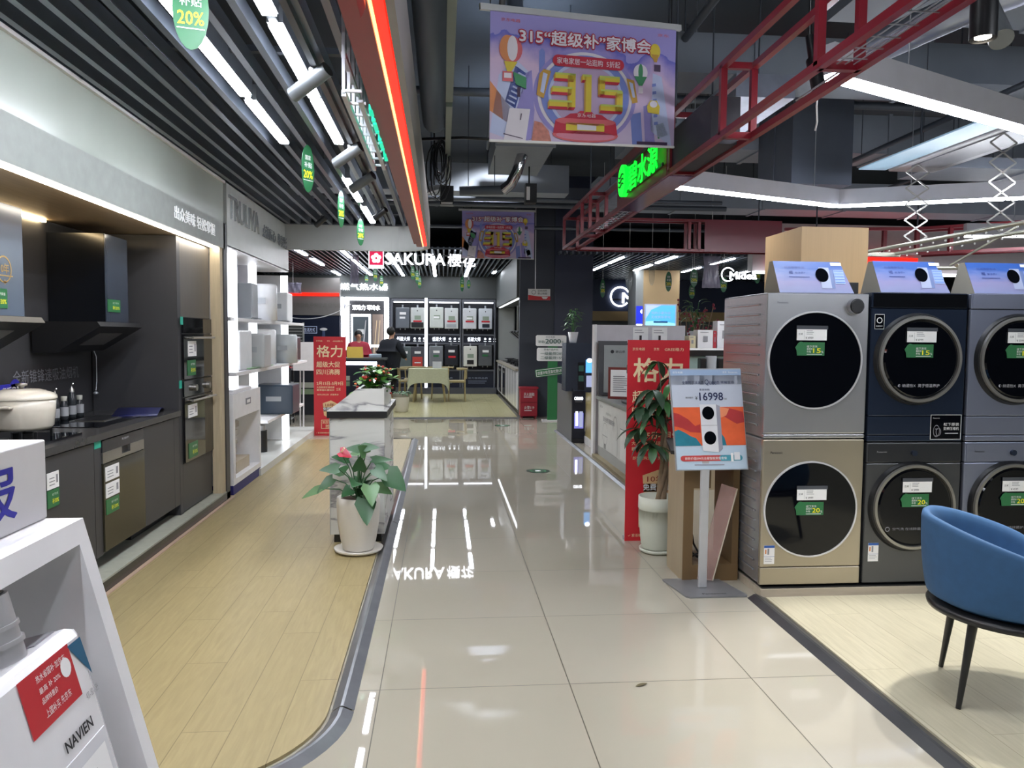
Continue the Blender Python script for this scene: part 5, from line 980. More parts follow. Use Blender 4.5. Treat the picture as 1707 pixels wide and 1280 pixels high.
# people (skinned bodies)
def skin(name, joints, edges, parent, m, loc, sub=2):
    me = bpy.data.meshes.new(name); me.from_pydata([Vector(j[:3]) for j in joints], edges, []); o = bpy.data.objects.new(name, me); COL.objects.link(o); o.parent = parent
    me.materials.append(m); md = o.modifiers.new('skin', 'SKIN'); md.use_smooth_shade = True; sv = me.skin_vertices[0].data if me.skin_vertices else None
    if sv is None:
        bm = bmesh.new(); bm.from_mesh(me); bm.verts.layers.skin.verify(); bm.to_mesh(me); bm.free(); sv = me.skin_vertices[0].data
    for i, j in enumerate(joints):
        r = j[3]; sv[i].radius = (r, r) if not isinstance(r, tuple) else r
    sv[0].use_root = True
    md2 = o.modifiers.new('sub', 'SUBSURF'); md2.levels = sub; md2.render_levels = sub; return o
def person(x, y, rz, h, label, coat, pants, hair, pose, long=False):
    t = thing('person', (x, y, .012), label, 'person'); t.rotation_euler = (0, 0, rz); s = h/1.7
    def J(a): return [(p[0]*s, p[1]*s, p[2]*s, (tuple(q*s for q in p[3]) if isinstance(p[3], tuple) else p[3]*s)) for p in a]
    lean = pose.get('lean', 0)
    # faces -y
    hl = pose['l']; hr = pose['r']
    body = [(0, 0, .92, (.15, .10)), (0, -lean*.5, 1.15, (.13, .10)), (0, -lean, 1.36, (.16, .10)), (0, -lean*1.25, 1.47, .055), (0, -lean*1.4-.01, 1.54, .06), (0, -lean*1.5-.01, 1.62, (.078, .09)), (0, -lean*1.5, 1.68, .05),
            (-.19, -lean, 1.36, .06), (*hl[0], .048), (*hl[1], .035), (hl[1][0]+(hl[1][0]-hl[0][0])*.25, hl[1][1]+(hl[1][1]-hl[0][1])*.25, hl[1][2]+(hl[1][2]-hl[0][2])*.25, .036),
            (.19, -lean, 1.36, .06), (*hr[0], .048), (*hr[1], .035), (hr[1][0]+(hr[1][0]-hr[0][0])*.25, hr[1][1]+(hr[1][1]-hr[0][1])*.25, hr[1][2]+(hr[1][2]-hr[0][2])*.25, .036),
            (-.10, 0, .86, .085), (-.11, -.01, .47, .06), (-.11, .02, .08, .042), (-.11, -.12, .04, .04), (.10, 0, .86, .085), (.11, -.01, .47, .06), (.11, .02, .08, .042), (.11, -.12, .04, .04)]
    e = [(0,1),(1,2),(2,3),(3,4),(4,5),(5,6),(2,7),(7,8),(8,9),(9,10),(2,11),(11,12),(12,13),(13,14),(0,15),(15,16),(16,17),(17,18),(0,19),(19,20),(20,21),(21,22)]
    o = skin('body', J(body), e, t, SKIN, None)
    ct = [(0, 0, .90, (.28, .21)), (0, -lean*.5, 1.14, (.26, .20)), (0, -lean, 1.36, (.24, .17)), (0, -lean*1.2, 1.50, .098), (-.20, -lean, 1.36, .10), (*hl[0], .085), (*hl[1], .065), (.20, -lean, 1.36, .10), (*hr[0], .085), (*hr[1], .065), (0, 0, .62 if not long else .40, (.26, .20))]
    skin('coat', J(ct), [(0,1),(1,2),(2,3),(2,4),(4,5),(5,6),(2,7),(7,8),(8,9),(0,10)], t, coat, None)
    pt = [(0, 0, .88, (.15, .11)), (-.10, 0, .80, .10), (-.11, -.01, .47, .078), (-.11, .02, .12, .06), (.10, 0, .80, .10), (.11, -.01, .47, .078), (.11, .02, .12, .06)]
    skin('trousers', J(pt), [(0,1),(1,2),(2,3),(0,4),(4,5),(5,6)], t, pants, None)
    hz = (0, -lean*1.5+.012, 1.645)
    b = B(); b.ball((hz[0]*s, (hz[1]+.028)*s, (hz[2]+.012)*s), .108*s, hair, (.95, 1.0, 1.0), 16); o = b.build('hair', None, keep=True); o.parent = t
    b = B(); fy = (-lean*1.5-.095)*s
    for a in (-1, 1): b.ball((a*.032*s, fy-.002, 1.615*s), .011*s, INK, n=8); b.ball((a*.088*s, (-lean*1.5)*s, 1.60*s), .02*s, SKIN, (.5, 1, 1.4), 8)
    b.ball((0, fy-.012*s, 1.59*s), .014*s, SKIN, (.8, 1, 1.3), 8).box(-.022*s, .022*s, fy-.003, fy+.004, 1.555*s, 1.561*s, mat('lips', '9c5048', .5)); o = b.build('face', None, keep=True); o.parent = t
    b = B()
    for H in (hl, hr):
        d = Vector(H[1])-Vector(H[0]); d.normalize(); q = Vector(H[1])+d*.07; side = d.cross(Vector((0, 0, 1))).normalized()
        for k in range(4): p = q+side*(.012*(k-1.5)); b.tube([tuple(p*s), tuple((p+d*.035)*s), tuple((p+d*(.058+.008*(k in (1, 2)))+Vector((0, 0, -.02)))*s)], .0075*s, SKIN, 6)
        p = q-d*.03-side*.03; b.tube([tuple(p*s), tuple((p-side*.015+d*.04)*s)], .009*s, SKIN, 6)
        o = b.build('hand', None, keep=True); o.parent = t; b = B()
    return t
person(-1.2, 17.75, 2.6, 1.60, 'person in a long dark coat bending over the reception counter, back turned', mat('coat_dark', '10151f', .8), INK, mat('hair_black', '14120f', .6), {'lean': .06, 'l': ((-.30, -.12, 1.12), (-.22, -.34, 1.02)), 'r': ((.30, -.14, 1.12), (.22, -.36, 1.02))}, True)
person(-1.93, 18.1, .25, 1.52, 'person in a red jacket with dark collar sitting behind the reception counter', mat('coat_red', 'a82438', .7), INK, mat('hair_black', '14120f', .6), {'lean': .02, 'l': ((-.28, -.05, 1.1), (-.20, -.25, 1.0)), 'r': ((.28, -.05, 1.1), (.20, -.25, 1.0))})
# stove wall
B().box(1.42, 1.46, 14.6, 19.6, 2.185, 2.20, EMP).build('strip_light', label='added white strip light under the bulkhead above the far stoves', cat='light')  # added lamp that brightens the dark recess of the stove wall
t = thing('kitchen_counter', (1.65, 17, .012), 'row of white glossy cabinets with grey worktop along the far stove wall', 'counter')
B().box(1.40, 1.97, 14.4, 19.7, .10, .83, WHITEG).build('body', t); B().box(1.36, 1.97, 14.4, 19.7, .83, .87, mat('counter_tan', 'a39c8e', .4)).build('worktop', t); B().box(1.44, 1.97, 14.4, 19.7, .012, .1, BLACK).build('kick_plate', t)
for k in range(9): B().box(1.385, 1.40, 14.45+k*.58, 15.0+k*.58, .12, .80, WHITEG, bev=.004).build('door', t)
for k, y in enumerate((18.6, 17.4)):
    t = thing('oven', (1.38, y, .2), 'black built-in oven in the white cabinets, ' + ('farther one' if k == 0 else 'nearer one'), 'oven'); B().box(1.37, 1.386, y-.28, y+.28, .16, .76, DG).build('door', t); B().box(1.355, 1.37, y-.24, y+.24, .66, .69, STEEL).build('handle', t)
for k, y in enumerate((18.9, 17.9, 16.9, 15.9, 15.0)):
    t = thing('cooktop', (1.62, y, .87), 'black gas cooktop on the grey worktop of the stove wall, %s' % ['farthest', 'fourth from the pillar', 'third from the pillar', 'second from the pillar', 'next to the pillar'][k], 'cooktop')
    B().box(1.45, 1.85, y-.36, y+.36, .871, .885, BLACKG).build('glass', t); b = B()
    for q in (-.18, .18):
        for j in range(4): a = j*PI/2+.4; b.bar((1.65, y+q, .93), (1.65+.13*math.cos(a), y+q+.13*math.sin(a), .93), .015, .015, BLACK)
        b.cyl((1.65, y+q, .885), (1.65, y+q, .92), .05, BLACK, n=14)
    b.build('trivet', t)
for k, y in enumerate((19.1, 18.3, 17.5, 16.5, 15.6)):
    t = thing('range_hood', (1.8, y, 1.4), 'range hood on the stove wall, %s' % ['farthest of the row', 'second farthest', 'middle one', 'with the white curved edge', 'big steel one beside the pillar'][k], 'range hood')
    B().box(1.76, 1.97, y-.13, y+.13, 1.62, 2.20, [DG, STEEL, CHARG, BLACK, mat('hood_steel', '6a6c70', .25, .6)][k]).build('body', t)
    B().prism([(1.97, y-.27, 1.62), (1.68, y-.27, 1.60), (1.66, y-.27, 1.57), (1.84, y-.27, 1.42), (1.97, y-.27, 1.42)], (0, .54, 0), [DG, BLACK, BLACK, BLACK, BLACK][k]).build('canopy', t)
    if k == 3: B().tube([(1.68, y-.28, 1.61), (1.655, y-.28, 1.57), (1.70, y-.28, 1.50), (1.82, y-.28, 1.40)], .012, EMS, 6).build('light_edge', t)
t = thing('fire_box', (1.56, 13.95, 0), 'red fire extinguisher cabinet at the foot of the dark pillar', 'cabinet')
FR2 = mat('fire_red', 'a32434', .4)
B().box(1.405, 1.715, 13.88, 14.12, .03, .53, FR2, bev=.005).box(1.39, 1.73, 13.86, 14.14, .53, .56, FR2).build('body', t); B().box(1.42, 1.45, 13.9, 14.1, 0, .03, FR2).box(1.67, 1.70, 13.9, 14.1, 0, .03, FR2).build('foot', t)
B().box(1.415, 1.705, 13.872, 13.88, .285, .29, mat('seam_dark', '5a1018', .6)).build('lid', t)
b = B(); c = Card(b, (1.405, 13.88, .03), X1, Z1, .006); c.text('灭火器箱', .06, .37, .19, .06, PAPER, 1).lines(.06, .345, .18, 1, .02, .012, PAPER, 1).text('火警119', .07, .13, .18, .06, PAPER, 1).lines(.07, .10, .17, 1, .02, .012, PAPER, 1); b.build('lettering', t)
# subsidy sign boards on a green post
t = thing('promotion_post', (1.92, 13.4, 0), 'green post with stacked white and green subsidy boards before the pillar', 'sign')
B().box(1.83, 2.00, 13.38, 13.41, .02, 1.48, mat('post_green', '2a7a44', .5)).build('post', t); B().box(1.74, 2.12, 13.33, 13.5, 0, .02, WHITE).build('base', t)
for k, (x0, z0, x1, z1, rot, m, mm) in enumerate([(1.615, 1.31, 2.15, 1.50, 0, PAPER, 0), (1.635, 1.05, 2.14, 1.28, 0, PAPER, 1), (1.62, .76, 2.14, .90, .13, mat('post_green', '2a7a44', .5), 2)]):
    b = B(); R_ = Vector((math.cos(rot), 0, math.sin(rot))); U_ = Vector((-math.sin(rot), 0, math.cos(rot))); c = Card(b, (x0, 13.37, z0), R_, U_, .006); w, h = x1-x0, z1-z0
    b.prism([c.P(.02, 0), c.P(w-.02, 0), c.P(w, .02), c.P(w, h-.02), c.P(w-.02, h), c.P(.02, h), c.P(0, h-.02), c.P(0, .02)], (0, .02, 0), m)
    G2 = mat('board_ink', '2b5a50', .5)
    if mm == 0: c.text('京东电器', .17, .145, .16, .03, GREYINK, 2).text('补贴', .04, .05, .11, .05, G2, 2).text('2000', .165, .045, .27, .08, G2, 2, bold=.03).text('元', .445, .05, .04, .04, G2, 2)
    elif mm == 1: c.text('家电产品补贴', .12, .185, .25, .035, G2, 2).text('一级能效20%', .06, .105, .41, .055, G2, 2, bold=.02).text('二级能效15%', .06, .03, .41, .055, G2, 2, bold=.02)
    else: c.rect(.012, .012, w-.012, h-.012, PAPER, 1).rect(.022, .022, w-.022, h-.022, m, 2).text('四重补贴至高优惠5折', .04, .04, .43, .06, PAPER, 3, bold=.02)
    b.build('board', t)
t = thing('hanging_sign', (1.73, 13.9, 2.13), 'white and red no-smoking sign hanging on a cord before the dark pillar', 'sign')
b = B(); b.box(1.53, 1.93, 13.9, 13.915, 2.13, 2.33, PAPER); c = Card(b, (1.53, 13.9, 2.13), X1, Z1, .006); c.poly([(0, 0), (.4, 0), (.4, .07), (.2, .065), (0, .09)], REDP, 1).arc(.10, .14, .04, .04, .008, GREYINK, 1, 16).text('公共场所', .17, .15, .17, .035, INK, 1).text('禁止吸烟', .17, .10, .17, .035, INK, 1).poly([(.24, .06), (.36, .06), (.33, .02), (.27, .02)], PAPER, 2); b.build('board', t)
B().cyl((1.66, 13.905, 2.33), (1.655, 13.905, ZC), .008, WHITE, n=8).build('cord', t)

# ---------------------------------------------------------------- kiosk and right booth
t = thing('display_kiosk', (1.95, 11.3, 0), 'dark display kiosk with small lit screens beside the aisle, plant on top', 'kiosk')
B().box(1.70, 2.12, 10.6, 10.95, .72, 1.39, mat('kiosk_navy', '2b3648', .25, ns=2)).build('upper_body', t); B().box(1.79, 1.80, 10.6, 11.95, 0, .76, mat('kiosk_grey', '55575b', .4)).build('side_panel', t)
B().box(1.80, 1.98, 10.62, 11.95, .06, .72, NAVYD).box(1.80, 2.0, 10.6, 11.95, 0, .06, BLACK).build('base', t)
b = B(); c = Card(b, (1.70, 10.598, .72), X1, Z1, .004); c.rect(.17, .02, .26, .40, BLACKG, 1).rect(.18, .28, .25, .36, mat('scr_g', '2c4a40', .3, em='2c5a50', es=.3), 2).rect(.18, .14, .25, .22, mat('scr_g', '2c4a40', .3), 2)
c.rect(.28, .26, .38, .44, mat('scr_b', '5aa8e8', .3, em='58a8f0', es=1.3), 1).rect(.29, .06, .38, .22, mat('scr_l', 'a8b0d0', .3, em='a8b0d8', es=.7), 1).oval(.33, .43, .035, .03, EMS, 2, 12)
b.build('screen', t)
b = B(); c = Card(b, (1.80, 10.617, .06), X1, Z1, .004); c.text('COLMO', .03, .54, .12, .04, EMS, 1, bold=.03).rect(.04, .51, .14, .52, GREYINK, 1).rect(.03, .14, .16, .36, mat('scr_p', '6a6ab0', .3, em='8080d8', es=.8), 1).rect(.05, .18, .08, .38, EMS, 2).rect(.10, .16, .15, .38, mat('scr_l', 'a8b0d0', .3), 2); b.build('lettering', t)
B().box(1.985, 2.12, 10.2, 10.6, .10, .71, mat('tan_side', 'a89a6a', .5)).box(1.97, 2.15, 10.15, 10.6, 0, .10, WHITE).build('plinth_box', label='tan box on a white base between the kiosk and the white partition', cat='box')
def pl(x, y, z, s, label, n, drop=1.2):
    t = thing('potted_plant', (x, y, z), label, 'plant'); B().lathe([(.0, 0), (.05*s, 0), (.055*s, .02*s), (.078*s, .16*s), (.07*s, .16*s), (0, .14*s)], (x, y, z), WHITEG, 24).build('pot', t)
    b = B(); st = B()
    for k in range(n):
        a = random.uniform(0, 6.28); r = random.uniform(0, .10)*s; p = (x+r*math.cos(a), y+r*math.sin(a), z+(.2+random.random()*.3)*s); b.leaf(p, (math.cos(a), math.sin(a), random.uniform(-.2, 1)), .12*s, .035*s, drop, LEAF)
        if k % 3 == 0: st.tube([(x, y, z+.12*s), p], .004*s, LEAF, 5)
    b.build('foliage', t); st.build('stem', t)
random.seed(9); pl(1.83, 10.8, 1.392, .95, 'leafy plant in a white square-shouldered pot on the dark kiosk', 46)
WP = mat('partition_white', 'c9c6cc', .4)
t = thing('partition_wall', (2.4, 9.45, 0), 'white partition panel behind the grey poster board and counter', 'partition'); B().box(1.88, 3.0, 9.40, 9.50, 0, 1.625, WP).box(1.855, 1.885, 9.38, 9.52, 0, 1.63, WHITE).build('panel', t)
for k, x in enumerate((2.34, 2.58)):
    t2 = thing('poster', (x, 9.39, 1.43), 'small white poster on the white partition, ' + ('with a single bottle shape' if k == 0 else 'with a dark device shape'), 'poster'); b = B(); c = Card(b, (x, 9.396, 1.42), X1, Z1, .003); c.rect(0, 0, .19, .18, PAPER, 0).rect(.08, .02, .11, .08, INK, 1).lines(.02, .14, .13, 2, .03, .008, GREYINK, 1); b.build('sheet', t2)
t = thing('poster_board', (2.25, 9.3, .78), 'grey water-purifier poster board in a dark frame on the counter behind the red banner', 'sign board')
B().box(1.90, 2.75, 9.30, 9.36, .77, 1.43, mat('frame_dark', '4a4c50', .4)).box(1.96, 2.72, 9.29, 9.30, .80, 1.38, mat('poster_grey', '9aa0a0', .4)).build('board', t); b = B(); c = Card(b, (1.96, 9.29, .80), X1, Z1, .004); c.oval(.10, .50, .022, .022, INK, 1, 14).text('碧云泉', .14, .485, .12, .03, INK, 1).text('保温即热', .29, .36, .36, .10, INK, 1); b.build('lettering', t)
t = thing('sales_counter', (2.2, 8.5, 0), 'counter with line-drawn white front panel showing a purifier and tap, along the aisle', 'counter')
b = B(); b.box(1.91, 2.25, 7.3, 9.36, .04, .72, GREYL); b.build('body', t); B().box(1.88, 2.27, 7.28, 9.36, .72, .755, mat('counter_edge', '8a8e8c', .4)).build('top', t); B().box(1.84, 2.27, 7.28, 9.36, 0, .04, mat('plinth_tan', '8c8062', .5)).build('plinth', t)
b = B(); c = Card(b, (1.908, 9.34, .05), (0, -1, 0), Z1, .002); c.rect(.02, .10, 2.0, .65, mat('print_paper', 'cfd0cc', .5), 0); LN = mat('line_ink', '9a9c9a', .5)
c.text('碧云泉', .12, .58, .16, .03, GREYINK, 1).text('天然泉水', .45, .52, .30, .03, LN, 1).text('回归自然 健康好水', .30, .43, .62, .06, GREYINK, 1)
c.arc(.42, .26, .13, .10, .008, LN, 1, 20, PI, 2*PI).rect(.28, .26, .56, .268, LN, 1).arc(.42, .36, .10, .06, .006, LN, 1, 20, 0, PI).rect(.36, .11, .48, .17, LN, 1).arc(.95, .38, .12, .17, .012, LN, 1, 20, -.2, PI).rect(1.06, .12, 1.075, .38, LN, 1).rect(.25, .10, 1.1, .106, LN, 1).rect(1.2, .12, 1.5, .45, mat('dev_white', 'e0e0de', .4), 1).rect(1.2, .44, 1.5, .45, GREYINK, 2); b.build('front_print', t)
t = thing('certificate_frame', (2.02, 8.75, .756), 'certificate in a dark red wooden frame on the counter by the aisle', 'picture frame')
b = B(); R_ = Vector((.52, .25, 0)).normalized()
O_ = Vector((1.93, 8.9, .757)); R_ = Vector((.25, -.12, 0)).normalized(); c = Card(b, O_, R_, Z1, .004); b.prism([c.P(0, 0), c.P(.30, 0), c.P(.30, .37), c.P(0, .37)], Vector((-R_.y, R_.x, 0))*.02, mat('frame_redwood', '6e2a26', .35)); c.rect(.03, .03, .27, .34, PAPER, 1).lines(.06, .26, .18, 8, .025, .008, GREYINK, 2); b.build('frame', t)
t = thing('water_dispenser', (2.12, 8.0, .756), 'white and black countertop water dispenser beside the certificate', 'water dispenser')
B().box(2.0, 2.24, 7.85, 8.15, .80, 1.17, WHITEG, bev=.05).build('body', t); B().box(1.96, 2.2, 7.95, 8.35, .756, .79, BLACK, bev=.01).build('drip_tray', t); B().box(2.0, 2.2, 8.16, 8.3, 1.08, 1.18, BLACK, bev=.01).build('spout_head', t)
# shelf with boxes between banner and washers
t = thing('storage_shelf', (2.75, 7.65, 0), 'pale green cabinet with dark edged top behind the price sign', 'shelf')
B().box(2.30, 3.1, 7.5, 8.0, 0, 1.30, mat('cab_mint', '93a8a0', .4)).build('body', t); B().box(2.28, 3.1, 7.47, 8.02, 1.30, 1.375, BLACK).box(2.28, 3.1, 7.465, 7.47, 1.355, 1.375, PAPER).build('top', t)
for k, (x, w, h, col, lab) in enumerate([(2.53, .155, .18, 'dcdcde', 'white boxed faucet filter on the green cabinet'), (2.44, .07, .12, 'c4bc9a', 'small beige carton on the green cabinet, first in line'), (2.69, .03, .17, 'b0303c', 'thin red and white box wedged between white boxes'), (2.73, .14, .27, 'e0e0e4', 'tall white box with blue print against the washer side')]):
    t = thing('product_box', (x+w/2, 7.6, 1.376), lab, 'box'); B().box(x, x+w, 7.52, 7.66, 1.376, 1.376+h, mat('bx_'+col, col, .5)).build('carton', t); b = B(); c = Card(b, (x, 7.518, 1.376), X1, Z1, .002); c.rect(w*.35, h*.35, w*.65, h*.65, GREYINK, 1).lines(w*.15, h*.85, w*.6, 1, .02, .008, GREYINK, 1); b.build('print', t)
t = thing('air_fryer', (2.62, 7.42, 1.05), 'grey and black rounded appliance on the ledge above the poster stand', 'appliance')
B().box(2.3, 3.0, 7.25, 7.46, 1.03, 1.055, WHITE).build('ledge', t); B().cyl((2.62, 7.38, 1.056), (2.62, 7.38, 1.30), .055, PURG, n=24).build('body', t); B().box(2.50, 2.56, 7.33, 7.43, 1.056, 1.28, BLACK, bev=.01).box(2.68, 2.74, 7.33, 7.43, 1.056, 1.28, BLACK, bev=.01).build('side_tank', t)
B().box(2.3, 3.0, 7.26, 7.46, 0, 1.03, mat('cab_tan', 'b0a084', .5)).build('base_cabinet', label='beige cabinet under the rounded appliance, mostly hidden by the price sign', cat='cabinet')
t = thing('blossom_branch', (3.3, 9.8, 0), 'dark red artificial blossom branches in a dark vase behind the white boxes', 'plant')
b = B(); bl = B(); random.seed(3)
for k in range(14):
    p = Vector((3.25+random.uniform(-.05, .05), 9.8, 1.1)); q = p+Vector((random.uniform(-.22, .38), random.uniform(-.1, .1), random.uniform(.35, .85))); b.tube([p, (p+q)/2+Vector((random.uniform(-.05, .05), 0, 0)), q], .006, BARK, 5)
    for j in range(9): s_ = (p+(q-p)*random.uniform(.4, 1)); bl.ball((s_.x+random.uniform(-.03, .03), s_.y, s_.z+random.uniform(-.03, .03)), .016, mat('blossom_red', '7a2434', .6), n=6)
b.build('branch', t); bl.build('blossom', t, kind='stuff'); B().lathe([(0, 0), (.12, 0), (.15, .6), (.08, 1.0), (.10, 1.15), (0, 1.1)], (3.25, 9.8, 0), NAVYD, 20).build('vase', t)
# blue booth: logos, column screens
def midea(x, y, z, w, label):
    t = thing('brand_sign', (x+w/2, y, z), label, 'sign'); h = w*.34; b = B(); c = Card(b, (x, y, z), X1, Z1, .02); c.arc(h*.62, h*.5, h*.58, h*.58, h*.09, EMS, 1, 30, .5, 5.6); b.build('logo', t)
    B().box(x+.05, x+w, y+.005, y+.05, z+h*.3, z+h*.36, BLACK).build('rail', t)
    B().text('Midea', (x+h*.75, y-.03, z+h*.14), X1, Z1, w-h*.70, h*.58, EMS, depth=.05, bold=.03).build('lettering', t); return t
midea(4.32, 19.95, 2.30, 1.35, 'white glowing round-logo sign partly hidden by the tan column'); t = midea(4.56, 12.5, 2.42, .60, 'white glowing round-logo sign beneath the red panel, beside the tan clad column')
b = B().bar((4.5, 12.55, 2.5), (5.2, 12.55, 2.5), .02, .02, BLACK).cyl((4.6, 12.55, 2.5), (4.6, 12.55, ZC), .006, BLACK, n=6).cyl((5.1, 12.55, 2.5), (5.1, 12.55, ZC), .006, BLACK, n=6); b.build('rail', t)
t = thing('screen', (4.84, 16.96, 1.7), 'bright sky-blue poster screen on the tan column', 'screen'); B().box(4.47, 5.20, 16.94, 16.985, 1.66, 2.22, WHITE).build('frame', t)
b = B(); c = Card(b, (4.50, 16.94, 1.69), X1, Z1, .006); c.rect(0, 0, .67, .50, mat('screen_sky', '58b0ee', .3, em='50a8f0', es=1.0), 1).poly([(0, 0), (.67, 0), (.67, .10), (.3, .16), (0, .14)], mat('screen_pale', 'a0e0e8', .3, em='98e0ec', es=.9), 2).poly([(0, .2), (.12, .4), (.35, .5), (0, .5)], mat('screen_lil', 'b0c0f0', .3, em='b0c0f0', es=.9), 2).text('我的小家升级', .12, .30, .44, .06, PAPER, 3).text('无忧换新家电', .12, .21, .44, .06, PAPER, 3).pill(.17, .11, .5, .15, mat('screen_deep', '2a70b0', .3), 3); b.build('display', t)
t = thing('screen', (4.36, 16.97, 1.6), 'deep blue poster light on the grey side of the tan column', 'screen'); b = B(); c = Card(b, (4.29, 16.985, 1.55), X1, Z1, .006); c.rect(0, 0, .15, .62, mat('screen_royal', '2838c0', .3, em='2030d0', es=.9), 1).rect(.01, .14, .14, .22, EMS, 2).poly([(.09, .5), (.13, .55), (.13, .45)], EMS, 2).rect(0, 0, .15, .10, mat('screen_az', '4888f0', .3, em='4080f0', es=1), 2); b.build('display', t)
random.seed(12); pl(4.3, 13.0, 1.35, 1.5, 'bushy green plant showing above the white partition', 40)
B().box(4.05, 4.55, 12.8, 13.2, 0, 1.35, GREYB).build('plinth', label='grey pedestal under the bushy plant behind the partition', cat='pedestal')
t = thing('wall_cabinet', (5.7, 18.6, 0), 'dark and grey cabinets under the tan band in the blue booth', 'cabinet'); B().box(3.9, 9.5, 19.4, 19.9, 0, 1.1, GREYB).build('body', t); B().box(3.9, 9.5, 19.35, 19.9, 1.1, 1.14, WHITE).build('top', t)
# far right: things seen over the washers
t = thing('shop_display', (4.6, 9, 0), 'red and pink goods on white racks showing between the tent cards', 'display')
B().box(4.9, 5.5, 9.5, 9.55, 1.2, 2.1, mat('goods_pink', 'b06a78', .6, ns=18, noise=.3)).build('poster', t); B().box(5.5, 5.6, 9.4, 9.5, 0, 2.3, WHITE).box(4.9, 5.5, 9.45, 9.5, 1.15, 1.45, GREEN).box(4.7, 5.7, 9.6, 10.2, 0, 1.2, WHITE).build('rack', t)
B().tube([(4.80, 9.3, 1.70), (5.10, 9.3, 1.52), (4.9, 9.3, 1.40), (4.75, 9.3, 1.42)], .014, EMS, 8).build('hook_rail', t)
t = thing('water_tank', (3.95, 8.2, 1.5), 'white round tank with red base showing beside the tan clad column', 'tank'); B().cyl((3.86, 8.2, 1.78), (3.86, 8.2, 2.10), .10, WHITE, n=24).build('body', t); B().cyl((3.86, 8.2, 1.72), (3.86, 8.2, 1.78), .09, EMRED, n=24).box(3.76, 3.96, 8.1, 8.3, 0, 1.72, GREYB).build('base', t)
B().box(2.75, 3.1, 5.57, 5.598, 1.735, 1.90, BLACK, bev=.004).build('sign_plate', label='black plate with white letters behind the first tent card', cat='sign')
